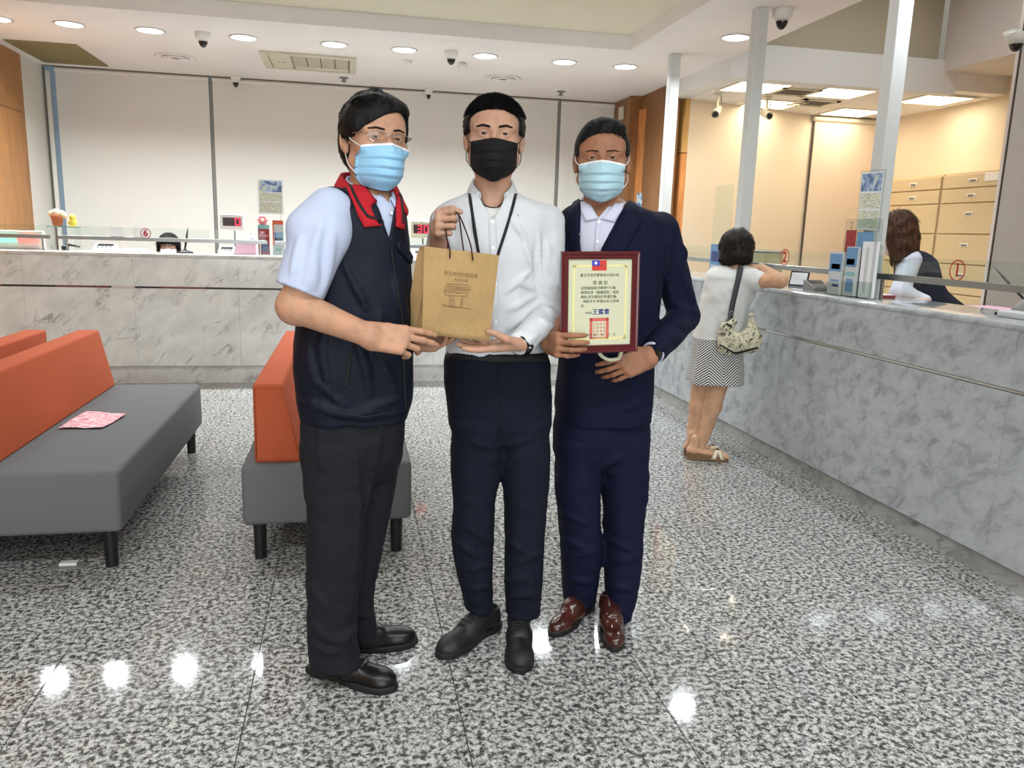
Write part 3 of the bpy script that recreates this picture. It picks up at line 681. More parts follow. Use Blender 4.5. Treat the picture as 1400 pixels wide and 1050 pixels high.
def patch(bvh, A, B, nu=12, nv=5, off=0.002, thick=0.002, bulge=0.0, offs=None):
    """cloth strip lying on a surface between two pixel polylines A and B, with real thickness"""
    A, B = resample(A, nu), resample(B, nu); top = []; bot = []
    for i in range(nu):
        for j in range(nv):
            t = j / (nv - 1); p = A[i] * (1 - t) + B[i] * t; q, nr = cast_px(bvh, *p)
            o = off + bulge * math.sin(math.pi * t) + (offs(i / (nu - 1), t) if offs else 0.0)
            top.append(q + nr * (o + thick)); bot.append(q + nr * (o - 0.004))
    top = smooth_grid(np.array(top).reshape(nu, nv, 3), 1); bot = np.array(bot).reshape(nu, nv, 3)
    V = np.concatenate([top.reshape(-1, 3), bot.reshape(-1, 3)]); n = nu * nv; F = []
    for i in range(nu - 1):
        for j in range(nv - 1):
            a = i * nv + j; F += [(a, a + 1, a + nv + 1, a + nv), (n + a, n + a + nv, n + a + nv + 1, n + a + 1)]
    ed = [i * nv for i in range(nu)] + [(nu - 1) * nv + j for j in range(1, nv)] + [i * nv + nv - 1 for i in range(nu - 2, -1, -1)] + [j for j in range(nv - 2, 0, -1)]
    for a, b in zip(ed, ed[1:] + ed[:1]): F.append((a, b, n + b, n + a))
    return V, np.array(F)
def smooth_grid(G, it):
    for _ in range(it):
        H = G.copy(); H[1:-1] = (G[:-2] + 2 * G[1:-1] + G[2:]) / 4; G = H; H = G.copy(); H[:, 1:-1] = (G[:, :-2] + 2 * G[:, 1:-1] + G[:, 2:]) / 4; G = H
    return G
def fixvf(VF):
    mb = MB(); mb.add(VF[0], [tuple(map(int, f)) for f in VF[1]], True); return mb
def frame_m(u, v, w, o):
    return np.array([u, v, w]).T, np.array(o, float)
def face_frame(yaw, pitch=0.0, roll=0.0):
    """columns u (viewer's right when facing -Y), v up, w out of the face; yaw>0 turns the face to +X, pitch>0 lifts it, roll>0 leans the head to +X"""
    w = np.array([math.sin(yaw) * math.cos(pitch), -math.cos(yaw) * math.cos(pitch), math.sin(pitch)])
    u = _n(np.cross([0, 0, 1.0], w)); u = u if True else u
    v = np.cross(w, u)
    if roll:
        c, s_ = math.cos(roll), math.sin(roll); u, v = u * c - v * s_, v * c + u * s_
    return np.array([u, v, w]).T
# ------------------------------------------------------------------ people: shared pieces
def skin_mat(name, rgb):
    m = mat(name, rgb, 0.5, spec=0.35, sss=0.12)
    t = tex_noise(m, 28, 4, 0.6); tint(m, t.outputs['Fac'], [(0.3, shade(rgb, 0.9)), (0.55, rgb), (0.75, (min(255, rgb[0] * 1.04), rgb[1] * 0.97, rgb[2] * 0.95))])
    t2 = tex_noise(m, 420, 2); bump(m, t2.outputs['Fac'], 0.12, 0.0006); return m
skin_mat('skin_left', (190, 145, 117)); skin_mat('skin_mid', (190, 148, 123)); skin_mat('skin_right', (160, 113, 86)); skin_mat('skin_woman', (203, 160, 128)); skin_mat('skin_teller', (222, 186, 166))
def hair_mat(name, rgb, hi, rough=0.42):
    m = mat(name, rgb, rough, spec=0.22); t = tex_noise(m, 60, 3, 0.6, stretch=(1, 1, 0.3)); tint(m, t.outputs['Fac'], [(0.35, rgb), (0.75, hi)]); t2 = tex_noise(m, 240, 3, 0.6, stretch=(1, 1, 0.25)); bump(m, t2.outputs['Fac'], 0.7, 0.003); return m
hair_mat('hair_black', (9, 8, 8), (20, 19, 18), 0.5); hair_mat('hair_grey', (15, 14, 15), (40, 39, 39), 0.6); hair_mat('hair_brown', (52, 34, 24), (92, 60, 40)); hair_mat('hair_dark', (22, 18, 17), (46, 38, 34))
mat('sclera', (226, 220, 214), 0.15, spec=0.6); mat('iris', (38, 24, 16), 0.1, spec=0.6); mat('pupil', (6, 5, 5), 0.08, spec=0.6); mat('brow', (40, 32, 27), 0.9, spec=0.05)
def xf(VF, R, o, s=1.0): return (np.asarray(o) + s * (np.asarray(VF[0]) @ R.T), VF[1])
def mesh_normals(V, F):
    nr = np.zeros_like(V); q = np.cross(V[F[:, 2]] - V[F[:, 0]], V[F[:, 3]] - V[F[:, 1]])
    for c in range(4): np.add.at(nr, F[:, c], q)
    return nr / (np.linalg.norm(nr, axis=1, keepdims=True) + 1e-12)
def head_mesh(h=0.0024, eye_open=0.0042, wide=1.0, jaw=1.0, nose=1.0, hair_only=False):
    S = Sdf((-0.105, -0.235, -0.125), (0.105, 0.135, 0.13), h)
    S.ell((0, 0.026, -0.014), (0.076 * wide, 0.082, 0.097), 0.0)
    S.ell((0, 0.035, 0.022), (0.064 * wide, 0.062, 0.066), 0.02)
    S.ell((0, -0.035, 0.022), (0.064 * wide, 0.078, 0.062), 0.025)
    for s in (-1, 1):
        S.cone((s * 0.054 * wide * jaw, -0.062, 0.0), (s * 0.015, -0.103 * jaw, 0.058), 0.017, 0.017, 0.03)
        S.ell((s * 0.047 * wide, -0.028, 0.052), (0.021, 0.018, 0.022), 0.02)
        S.cone((s * 0.013, 0.0185, 0.083), (s * 0.048 * wide, 0.017, 0.064), 0.0075, 0.007, 0.014)
    S.ell((0, -0.103 * jaw, 0.062), (0.024, 0.016, 0.016), 0.02)
    S.cone((0, -0.068, 0.07), (0, -0.082, 0.068), 0.02, 0.018, 0.02)
    S.cone((0, 0.008, 0.083), (0, -0.036 * nose, 0.103), 0.0075, 0.0115, 0.012); S.ell((0, -0.04, 0.103), (0.0125, 0.0105, 0.012), 0.008)
    for s in (-1, 1):
        S.ell((s * 0.0125, -0.044, 0.094), (0.0085, 0.008, 0.0105), 0.006)
        S.ell((s * 0.031, 0.0005, 0.0935), (0.019, 0.0105, 0.0125), 0.009, 's')
        S.ell((s * 0.031, -0.0005, 0.0695), (0.0155, 0.0148, 0.0152), 0.005)
        S.ell((s * 0.0312, -0.0012, 0.0865), (0.0138, eye_open, 0.013), 0.0012, 's')
    # ears
    for s in (-1, 1):
        a = 0.32; R = [[math.cos(a), 0, s * math.sin(a)], [0, 1, 0], [-s * math.sin(a), 0, math.cos(a)]]
        x = s * 0.0785 * wide
        S.ell((x, -0.004, -0.013), (0.0075, 0.031, 0.0185), 0.004, R=R); S.ell((x - s * 0.002, -0.03, -0.006), (0.007, 0.012, 0.009), 0.004)
        S.ell((x + s * 0.007, 0.001, -0.011), (0.0065, 0.021, 0.0105), 0.004, 's', R=R); S.ell((x + s * 0.0035, -0.006, -0.003), (0.004, 0.008, 0.004), 0.003)
    # neck
    S.cone((0, -0.055, -0.028), (0, -0.22, -0.045), 0.052, 0.056, 0.03)
    for s in (-1, 1): S.cone((s * 0.045, -0.07, -0.02), (s * 0.012, -0.2, 0.005), 0.012, 0.012, 0.02)
    S.ell((0, -0.135, 0.012), (0.011, 0.014, 0.01), 0.015)
    return S.mesh()
def eyeball(s, gaze=(0, 0), r=0.0124, wide=1.0):
    """sphere with iris and pupil rings around the gaze axis, head-local"""
    n, rings = 20, [0, 12, 26, 33, 60, 95]
    w = _n(np.array([gaze[0], gaze[1], 1.0])); u = _n(np.cross([0, 1.0, 0], w)); v = np.cross(w, u)
    c = np.array([s * 0.031, -0.0008, 0.0698]); V = []; F = []; mi = []
    for a in rings:
        for i in range(n): t = 2 * math.pi * i / n; q = math.radians(a); V.append(c + r * (math.cos(q) * w + math.sin(q) * (math.cos(t) * u + math.sin(t) * v)))
    for k in range(len(rings) - 1):
        for i in range(n): F.append((k * n + i, (k + 1) * n + i, (k + 1) * n + (i + 1) % n, k * n + (i + 1) % n)); mi.append(2 if k < 1 else 1 if k < 3 else 0)
    return (np.array(V), np.array(F)), np.array(mi)
def local_strip(bvh, pts, hw, off=0.0012, n=14, m=4):
    P = resample(pts, n); V = []; F = []
    for i in range(n):
        t = i / (n - 1); k = hw * (0.55 + 0.45 * math.sin(math.pi * min(1, 0.2 + t * 0.75)))
        for j in range(m):
            p = P[i] + np.array([0, (j / (m - 1) - 0.5) * 2 * k]); hcast = bvh.ray_cast(Vector((p[0], p[1], 0.2)), Vector((0, 0, -1)))
            q = np.array(hcast[0]) if hcast[0] is not None else np.array([p[0], p[1], 0.06])
            V.append(q + np.array([0, 0, off * (1 if 0 < j < m - 1 else -0.3)]))
    for i in range(n - 1):
        for j in range(m - 1): a = i * m + j; F.append((a, a + 1, a + m + 1, a + m))
    return np.array(V), np.array(F)
def hair_cap(t=0.014, hl=lambda u: 0.066 - 0 * u, temple=0.03, ear=0.004, back=-0.02, nape=-0.075, top=0.0, h=0.003, bumps=0.003, extra=None, wide=1.0, side=None, k=0.006, nsc=45):
    S = Sdf((-0.125, -0.19, -0.15), (0.125, 0.16, 0.13), h)
    ts = t if side is None else side
    S.ell((0, 0.027 + top * 0.4, -0.014), (0.077 * wide + ts, 0.083 + t + top, 0.098 + t), 0.0)
    S.ell((0, -0.02, -0.045), (0.066 * wide + ts * 0.6, 0.075, 0.058 + t * 0.6), 0.03)
    if extra: extra(S)
    if bumps: S.noise(bumps, nsc, st=(1, 1, 0.5)); S.noise(bumps * 0.6, nsc * 2.4, st=(1, 0.6, 0.6))
    def face(x, y, z): return -smin(-(y - hl(x)), -(temple - z), 0.012)
    S.put(lambda x, y, z: face(x, y, z) + 0 * x, (-0.12, -0.2, temple), (0.12, 0.13, 0.13), k, 's')
    S.put(lambda x, y, z: -smin(-(y - ear), -(back - z), 0.01) + 0 * x, (-0.12, -0.2, back), (0.12, ear, 0.13), k, 's')
    S.put(lambda x, y, z: (y - nape) + 0 * x + 0 * z, (-0.12, -0.2, -0.15), (0.12, nape, 0.13), k, 's')
    # hollow: keep the hair off the skull so that skin shows at the hairline
    return S.mesh()
def tufts(VF, count, length, rad, dirfn, rng, sel=None, lift=0.3, seg=4, jit=0.25):
    V, F = VF; N = mesh_normals(V, F); ids = np.arange(len(V)) if sel is None else np.nonzero(sel(V, N))[0]
    ids = rng.choice(ids, count); VV = []; FF = []
    for i in ids:
        p, n = V[i], N[i]; d = np.array(dirfn(p, n), float) + rng.normal(0, jit, 3); d = d - n * (d @ n) + n * lift; d = _n(d)
        L = length * rng.uniform(0.6, 1.2); a = _n(np.cross(d, n + 1e-3)); b = np.cross(d, a); base = len(VV); c = p - n * 0.002
        for k in range(seg):
            t = k / (seg - 1); q = c + d * L * t - n * L * min(lift, 0.25) * 0.7 * t * t; r = rad * (1 - t) ** 0.7 + 0.0002
            for e in range(3): an = e * 2.094; VV.append(q + r * (math.cos(an) * a * 1.6 + math.sin(an) * b * 0.7))
        for k in range(seg - 1):
            for e in range(3): FF.append((base + k * 3 + e, base + k * 3 + (e + 1) % 3, base + (k + 1) * 3 + (e + 1) % 3, base + (k + 1) * 3 + e))
    return np.array(VV), np.array(FF)
def face_mask(bvh, top=-0.012, bot=-0.128, hw=0.066, cent=((0, 0.102), (0.22, 0.119), (0.5, 0.117), (0.8, 0.1), (1, 0.066)), edge=(0.034, 0.02), low=0.62, pl=0.004, nu=33, nv=46, peak=0.012):
    cx = np.array([c[0] for c in cent]); cw = np.array([c[1] for c in cent]); G = np.zeros((nv, nu, 3))
    for j in range(nv):
        t = j / (nv - 1); w0 = float(hermite(np.array([t]), cx, cw)[0])
        half = hw if t < 0.5 else hw * (1 - (1 - low) * ((t - 0.5) / 0.5) ** 2.2)
        ew = edge[0] + (edge[1] - edge[0]) * t
        for i in range(nu):
            a = -1 + 2 * i / (nu - 1); u = half * a
            v = top + (bot - top) * t + peak * (1 - abs(a) ** 1.5) * (1 - t) ** 3 + (0.012 * (abs(a) ** 2) * t ** 3 if low < 1 else 0)
            w = ew + (w0 - ew) * (1 - abs(a) ** 2.1) ** 0.8
            for c in (0.28, 0.48, 0.68):
                cc = c + 0.035 * (1 - abs(a)); x = (t - cc) / 0.055
                w += pl * (1 - 0.4 * abs(a)) * (math.exp(-((x + 0.6) ** 2) * 2) - 1.2 * math.exp(-((x - 0.4) ** 2) * 6))
            hc = bvh.ray_cast(Vector((u, v, 0.25)), Vector((0, 0, -1)))
            if hc[0] is not None: w = max(w, hc[0][2] + 0.006)
            G[j, i] = (u, v, w)
    K = smooth_grid(G, 1); K[:, 0] = G[:, 0]; K[:, -1] = G[:, -1]; G = K
    n = nu * nv; V = np.concatenate([G.reshape(-1, 3), (G - np.array([0, 0, 0.0025])).reshape(-1, 3)]); F = []
    for j in range(nv - 1):
        for i in range(nu - 1): a = j * nu + i; F += [(a, a + nu, a + nu + 1, a + 1), (n + a, n + a + 1, n + a + nu + 1, n + a + nu)]
    ed = list(range(nu)) + [j * nu + nu - 1 for j in range(1, nv)] + [(nv - 1) * nu + i for i in range(nu - 2, -1, -1)] + [j * nu for j in range(nv - 2, 0, -1)]
    for a, b in zip(ed, ed[1:] + ed[:1]): F.append((a, n + a, n + b, b))
    return (V, np.array(F)), G
def tube_np(pts, r, n=7, taper=None):
    mb = MB().tube(pts, r, n, taper=taper); quads = [f for f in mb.f if len(f) == 4]; return np.array(mb.v), np.array(quads)
def spline(P, n):
    P = np.array(P, float); t = np.arange(len(P)); return np.stack([hermite(np.linspace(0, len(P) - 1, n), t.astype(float), P[:, c]) for c in range(3)], 1)
def finish_head(person, skin, R, o, s=1.0, hairmat='hair_black', mask_mat='mask_blue', eye_open=0.0042, gaze=(0, 0), wide=1.0, cap=None, tuft=None, brows=None, brow_hw=0.0035, maskkw=None, loopmat='white_plastic', trimmat=None, h=0.0024, jaw=1.0, noeyes=False):
    """returns the skin mesh of the head in world space and links hair, eyes, brows and mask"""
    hm = head_mesh(h, eye_open, wide, jaw); bl = bvh_of(hm)
    out = xf(hm, R, o, s)
    body_children = []
    if not noeyes:
        for sd in (-1, 1):
            ev, mi = eyeball(sd, gaze); body_children.append(('eye', [xf(ev, R, o, s)], None, ['sclera', 'iris', 'pupil'], mi))
            bp = brows or [(0.012, 0.0185), (0.03, 0.0235), (0.05, 0.0165)]
            body_children.append(('eyebrow', [xf(local_strip(bl, [(sd * a, b) for a, b in bp], brow_hw), R, o, s)], 'brow', None, None))
    hair_parts = []
    for c in (cap or []): hair_parts.append(xf(c, R, o, s))
    for c in (tuft or []): hair_parts.append(xf(c, R, o, s))
    ho = make_np('hair', hair_parts, hairmat, person) if hair_parts else None
    if mask_mat:
        mv, G = face_mask(bl, **(maskkw or {})); mo = make_np('face_mask', [xf(mv, R, o, s)], mask_mat, person)
        for sd, e in ((-1, 0), (1, -1)):
            tp, bt = G[1, e], G[int(G.shape[0] * 0.62), e]; ex = sd * 0.079 * wide
            P1 = spline([tp, (tp + np.array([ex, 0.018, -0.02])) / 2 + np.array([sd * 0.006, 0.001, 0]), (ex * 0.985, 0.02, -0.012), (ex * 0.99, 0.012, -0.03)], 14)
            P2 = spline([bt, (bt + np.array([ex, -0.03, -0.01])) / 2 + np.array([sd * 0.006, -0.004, 0]), (ex * 0.97, -0.036, -0.014), (ex * 0.98, -0.02, -0.03)], 14)
            make_np('ear_loop', [xf(tube_np(P1, 0.0014), R, o, s), xf(tube_np(P2, 0.0014), R, o, s)], loopmat, mo)
        if trimmat:
            E = G[0]; n = len(E); A = E + np.array([0, 0.0005, 0.0008]); B = G[2] + np.array([0, 0, 0.0012]); V = np.concatenate([A, B]); F = np.array([(i, n + i, n + i + 1, i + 1) for i in range(n - 1)])
            V = np.concatenate([V, V - np.array([0, 0, 0.0015])]); F = np.concatenate([F, F[:, ::-1] + 2 * n])
            make_np('mask_edge', [xf((V, F), R, o, s)], trimmat, mo)
    return out, body_children, bl
def link_body(person, parts, skin, kids=()):
    b = make_np('body', parts, skin, person)
    for nm, vf, m, mats, mi in kids: make_np(nm, vf, m, b, mats=mats, midx=mi)
    return b
FING = [(0.029, 0.090, (0.043, 0.026, 0.021), 0.0093), (0.0095, 0.095, (0.047, 0.030, 0.022), 0.0096), (-0.0105, 0.091, (0.043, 0.028, 0.022), 0.0091), (-0.029, 0.082, (0.034, 0.021, 0.019), 0.0080)]
def hand_mesh(W, F, N, side, curls, thumb, elbow=None, sc=1.0, spread=(0.06, 0.0, -0.05, -0.12), h=0.0022, rw=0.027, re=0.034, el_t=0.5):
    """hand with palm, four unequal bent fingers and a thumb; elbow adds a continuous wrist and forearm"""
    W = np.array(W, float); F = _n(np.array(F, float)); N = np.array(N, float); N = _n(N - F * (N @ F)); T = side * np.cross(F, N); pr = []
    def loc(a, b, c): return W + sc * (a * T + b * F + c * N)
    for i, (x, y, L, r) in enumerate(FING):
        k = loc(x, y, 0.0); pr.append((loc(x * 0.75, 0.012, -0.002), k, 0.0165 * sc, 0.0118 * sc, 0.012)); p = k; th = 0.0; sp = spread[i]
        d0 = F * math.cos(sp) + T * math.sin(sp)
        for s in range(3):
            th += math.radians(curls[i][s]); d = d0 * math.cos(th) - N * math.sin(th); q = p + d * L[s] * sc
            pr.append((p, q, sc * r * (1 - 0.09 * s), sc * r * (0.93 - 0.1 * s), 0.0035)); p = q
    p = loc(0.026, 0.02, -0.008); pr.append((loc(0.012, 0.018, -0.008), loc(0.026, 0.045, -0.012), 0.018 * sc, 0.016 * sc, 0.012))
    for s, (a, b, c) in enumerate(thumb):
        d = _n(a * F + b * T + c * N); q = p + d * (0.046, 0.033, 0.027)[s] * sc; pr.append((p, q, sc * (0.0145, 0.0112, 0.0098)[s], sc * (0.0115, 0.0100, 0.0075)[s], 0.006 if s == 0 else 0.003)); p = q
    pr.append((loc(-0.012, 0.0, 0), loc(0.012, 0.0, 0), 0.021 * sc, 0.021 * sc, 0.012))
    if elbow is not None:
        E = np.array(elbow, float); pr.append((W, E, rw * sc, re * sc, 0.015)); 
    P = np.array([q[j] for q in pr for j in (0, 1)]); rmax = max(max(q[2], q[3]) for q in pr) + 0.008
    S = Sdf(P.min(0) - rmax, P.max(0) + rmax, h)
    for a, b, ra, rb, k in pr: S.cone(a, b, ra, rb, k * sc)
    return S.mesh()
def shoe(person, heel, toe, m_up, m_sole, L=0.285, wd=1.0, tall=0.075, laces=True, point=0.0, sole_h=0.022, slim=1.0):
    """worn shoe: upper (with laces) and sole, heel and toe given on the ground"""
    heel, toe = np.array(heel, float), np.array(toe, float); heel[2] = toe[2] = 0; fx = _n(toe - heel); sx = np.array([-fx[1], fx[0], 0]); R = np.stack([fx, sx, [0, 0, 1.0]], 1)
    S = Sdf((-0.02, -0.07, 0.0), (L + 0.02, 0.07, 0.15), 0.004)
    S.cone((0.045, 0, 0.04), (0.05, 0, 0.075), 0.036 * wd, 0.034 * wd, 0.01)
    S.cone((0.05, 0, 0.055), (0.15, 0, 0.052), 0.036 * wd, 0.036 * wd, 0.02); S.cone((0.06, 0, tall), (0.165, 0, 0.055), 0.024, 0.022, 0.02)
    S.cone((0.14, 0, 0.036), (L - 0.055, 0.002, 0.028), 0.043 * wd, (0.038 - point * 0.008) * wd, 0.02, flat=((0, 0, 1), 0.85)); S.ell((L - 0.05, 0.003, 0.028), (0.05, (0.041 - point * 0.006) * wd, 0.027), 0.015)
    S.cone((0.05, 0, 0.1), (0.05, 0, 0.16), 0.03, 0.032, 0.006, 's')
    S.cone((0.195, -0.04, 0.072), (0.195, 0.04, 0.072), 0.006, 0.006, 0.008, 's')
    S.noise(0.0005, 50)
    S.put(lambda x, y, z: (z - (sole_h - 0.006)) + 0 * x + 0 * y, (-1, -1, -0.1), (1, 1, sole_h), 0.0, 's')
    um = S.mesh(); ub = bvh_of(um); up = make_np('shoe', [xf(um, R, heel)], m_up, person)
    S = Sdf((-0.02, -0.07, -0.005), (L + 0.02, 0.07, 0.045), 0.004); xs = np.linspace(0, L, 12); hwv = np.array([0.02, 0.033, 0.036, 0.035, 0.034, 0.036, 0.042, 0.046, 0.047 - point * 0.003, 0.046 - point * 0.007, 0.040 - point * 0.010, 0.017 - point * 0.004]) * wd
    def fn(x, y, z):
        hw_ = hermite(np.clip(x.ravel(), 0, L), xs, hwv)[:, None, None].astype(np.float32); d = np.maximum(np.abs(y) - hw_, np.maximum(-0.004 - x, x - L - 0.004)); d = np.maximum(d, np.maximum(z - sole_h, 0.0 - z))
        arch = np.where((x > 0.075) & (x < 0.125), 0.006 - z, -1.0); return np.maximum(d, arch).astype(np.float32)
    S.put(fn, (-0.02, -0.06, -0.002), (L + 0.02, 0.06, sole_h), 0.0, 'u')
    make_np('sole', [xf(S.mesh(), R, heel)], m_sole, up)
    if laces:
        for k in range(4):
            x = 0.118 + k * 0.018; z = 0.095 - k * 0.0055
            pts = []
            for yy in np.linspace(-0.022, 0.022, 11):
                hq = ub.ray_cast(Vector((x - 0.2 * abs(yy), yy, 0.3)), Vector((0, 0, -1))); pts.append((x - 0.2 * abs(yy), yy, (hq[0][2] if hq[0] is not None else z) + 0.0008))
            make_np('lace', [xf(tube_np(pts, 0.0022, 6), R, heel)], m_sole, up)
    return up
def sec(py, xl, xr, Y, b, n=2.4, grow=0.0):
    c = atY((xl + xr) / 2, py, Y); a = (xr - xl) / 2 * zc(c) / FPX; return (c[2], c[0], c[1], a + grow, b + grow, n)
def bbox_of(pts, m): P = np.array(pts); return P.min(0) - m, P.max(0) + m
fabric('mask_blue', (150, 200, 232), 0.8, 700, 0.02, 0.1); fabric('mask_pale', (176, 210, 222), 0.8, 700, 0.02, 0.1); fabric('mask_black', (24, 24, 26), 0.8, 700, 0.1, 0.2); fabric('mask_white', (232, 232, 234), 0.8, 700, 0.02, 0.1)
# ------------------------------------------------------------------ the man in the white shirt
fabric('shirt_white', (208, 211, 214), 0.8, 1100, 0.015, 0.08, folds=0.25, fscale=11); fabric('navy_trousers', (15, 20, 34), 0.85, 1400, 0.12, 0.15, folds=0.3, fscale=9)
fabric('undershirt', (225, 222, 216), 0.9, 1200, 0.02, 0.1); mat('strap_black', (18, 17, 19), 0.7); m = mat('leather_matte', (26, 26, 27), 0.55); t = tex_noise(m, 180, 4); bump(m, t.outputs['Fac'], 0.3, 0.001)
mat('rubber', (20, 20, 21), 0.7); mat('button', (238, 238, 234), 0.3); mat('watch_black', (15, 15, 17), 0.35); mat('cord_brown', (58, 26, 24), 0.8)
def cuff_ring(S, p, d, r, L, k=0.004): S.cone(np.array(p) - _n(np.array(d)) * L / 2, np.array(p) + _n(np.array(d)) * L / 2, r, r, k)
def fold(S, a, b, r=0.007, k=0.014, op='u'): S.cone(a, b, r, r * 0.6, k, op)
def pxfolds(S, folds, r=0.006, k=0.016, bv=None, sink=0.35):
    """ridges (or creases with op 's') that follow the cloth: polylines in pixels cast onto the cloth itself"""
    bv = bv or bvh_of(S.mesh())
    for f in folds:
        pts, rr, op = (f[0], f[1], f[2]) if isinstance(f, tuple) and isinstance(f[0], list) else (f, r, 'u')
        P = resample(pts, max(3, int(len(pts) * 3))); W = []
        for x, y in P:
            q, n_ = cast_px(bv, x, y); W.append(q - n_ * rr * sink if op == 'u' else q + n_ * rr * 0.55)
        m_ = len(W)
        for i in range(m_ - 1):
            t0, t1 = math.sin(math.pi * (0.12 + 0.76 * i / (m_ - 1))), math.sin(math.pi * (0.12 + 0.76 * (i + 1) / (m_ - 1)))
            S.cone(W[i], W[i + 1], rr * t0, rr * t1, k, op)
def collar_mesh(c, u, w, rx, ry, gap=0.42, stand=0.034, fall=0.04, tip=0.028, tilt=0.35, flare=0.012, n=44, thick=0.0025, spread=0.25, ryf=None):
    """turned-down shirt collar round a neck: c centre of the neck base, u sideways, w to the front"""
    c = np.array(c, float); up = np.cross(w, u); up = up if up[2] > 0 else -up; G = []
    for i in range(n):
        a = -1 + 2 * i / (n - 1); ph = a * (math.pi - gap); fr = abs(a)
        rad = np.array(u) * math.sin(ph) - np.array(w) * math.cos(ph)       # outward
        f_ = 0.5 - 0.5 * math.cos(ph); ryy = ry + ((ryf or ry) - ry) * f_ ** 1.2
        base = c + np.array(u) * rx * math.sin(ph) - np.array(w) * ryy * math.cos(ph) - up * tilt * (0.5 - 0.5 * math.cos(ph)) ** 1.4 * ry
        f4 = fr ** 6; dropz = fall + tip * f4; row = []
        front = np.array(w) * 1.0
        row.append(base - up * 0.004); row.append(base + up * stand * 0.5 - rad * 0.002); row.append(base + up * stand * (1 - 0.35 * f4) - rad * 0.004)
        row.append(base + up * (stand * (1 - 0.35 * f4) + 0.003) + rad * 0.003)
        sp = np.array(u) * spread * f4 * (1 if a > 0 else -1)
        for t in (0.35, 0.7, 1.0): row.append(base + up * (stand * (1 - 0.35 * f4) - dropz * t) + rad * (0.007 + flare * t) + front * 0.012 * f4 * t + sp * dropz * t)
        G.append(row)
    G = np.array(G); m_ = G.shape[1]; V = np.concatenate([G.reshape(-1, 3), (G + thick * np.array([0, 0, 0])).reshape(-1, 3)]); V = G.reshape(-1, 3)
    F = [(i * m_ + j, (i + 1) * m_ + j, (i + 1) * m_ + j + 1, i * m_ + j + 1) for i in range(n - 1) for j in range(m_ - 1)]
    mb = MB(); mb.add(V, F, True); me = bpy.data.meshes.new('tmp'); me.from_pydata(mb.v, [], mb.f); bm = bmesh.new(); bm.from_mesh(me)
    bmesh.ops.recalc_face_normals(bm, faces=bm.faces); bmesh.ops.solidify(bm, geom=list(bm.faces), thickness=thick); bm.verts.index_update()
    out = np.array([v.co[:] for v in bm.verts]), np.array([[v.index for v in f.verts] for f in bm.faces if len(f.verts) == 4]); bm.free(); bpy.data.meshes.remove(me)
    return out
def neck_of(R, o, s=1.0, d=-0.19): return np.array(o) + s * (R @ np.array([0, d, -0.043]))
def coarse_body(pts, h=0.012):
    P = np.array([q[j] for q in pts for j in (0, 1)]); S = Sdf(P.min(0) - 0.2, P.max(0) + 0.2, h)
    for a, b, ra, rb in pts: S.cone(a, b, ra, rb, 0.03)
    return S.mesh()
def legs_mesh(h, hips, legs, lo, hi, wr=0.004, seams=()):
    S = Sdf(lo, hi, h); S.loft(hips, 0.0)
    for L in legs: S.loft(L, 0.026)
    for a, b, r, op in seams: S.cone(a, b, r, r * 0.7, 0.012, op)
    S.noise(wr, 11, st=(1, 1, 0.8), off=3.1); S.noise(wr * 0.6, 26, st=(0.8, 0.8, 1.4), off=1.7)
    return S
def crease(leg, n=9, out=0.0, r=0.006):
    """front crease along a trouser leg: a list of seam cones"""
    L = sorted(leg, key=lambda q: -q[0]); r_ = []
    for a, b in zip(L[:-1], L[1:]):
        r_.append(((a[1] + out, a[2] - a[4] * 0.96, a[0]), (b[1] + out, b[2] - b[4] * 0.96, b[0]), r, 'u'))
    return r_

YM = 2.46
pm = thing('person', (0.45, 2.42, 0), 'man in white shirt and black face mask holding a paper bag', 'person')
om = atY(675.5, 188, YM - 0.015)
Rm = face_frame(-0.17, 0.03, 0.0); SM = 1.03
rng = np.random.default_rng(11)
WM = 1.06
cap = hair_cap(0.009, lambda u: 0.064 - 3 * u * u, temple=0.042, ear=0.008, back=-0.018, nape=-0.07, top=0.002, bumps=0.0012, wide=WM, side=0.011)
tf = [tufts(cap, 6500, 0.011, 0.0008, lambda p, n: np.array([0, 0.35, 0.5]), rng, sel=lambda V, N: (V[:, 1] > 0.055) & (N[:, 1] > -0.3), lift=2.0, jit=0.3),
      tufts(cap, 2200, 0.012, 0.0008, lambda p, n: np.array([0, -0.8, -0.2]) + n * 0.3, rng, sel=lambda V, N: V[:, 1] <= 0.06, lift=0.35, jit=0.15), tufts(cap, 600, 0.011, 0.0008, lambda p, n: np.array([0.0, 0.6, 0.4]), rng, sel=lambda V, N: (V[:, 2] > 0.045) & (V[:, 1] < 0.085), lift=0.6, jit=0.3)]
hm, kids, bl = finish_head(pm, 'skin_mid', Rm, om, SM, 'hair_black', 'mask_black', 0.0036, (0.02, -0.05), WM, [cap], tf, brows=[(0.012, 0.0162), (0.034, 0.0212), (0.052, 0.0182)], brow_hw=0.0046, maskkw=dict(top=-0.024, bot=-0.133, hw=0.068, low=0.36, pl=0.003, peak=0.008), loopmat='strap_black')
def pM(x, y, dy=0.0): return atY(x, y, YM + dy)
nkM = neck_of(Rm, om, SM)
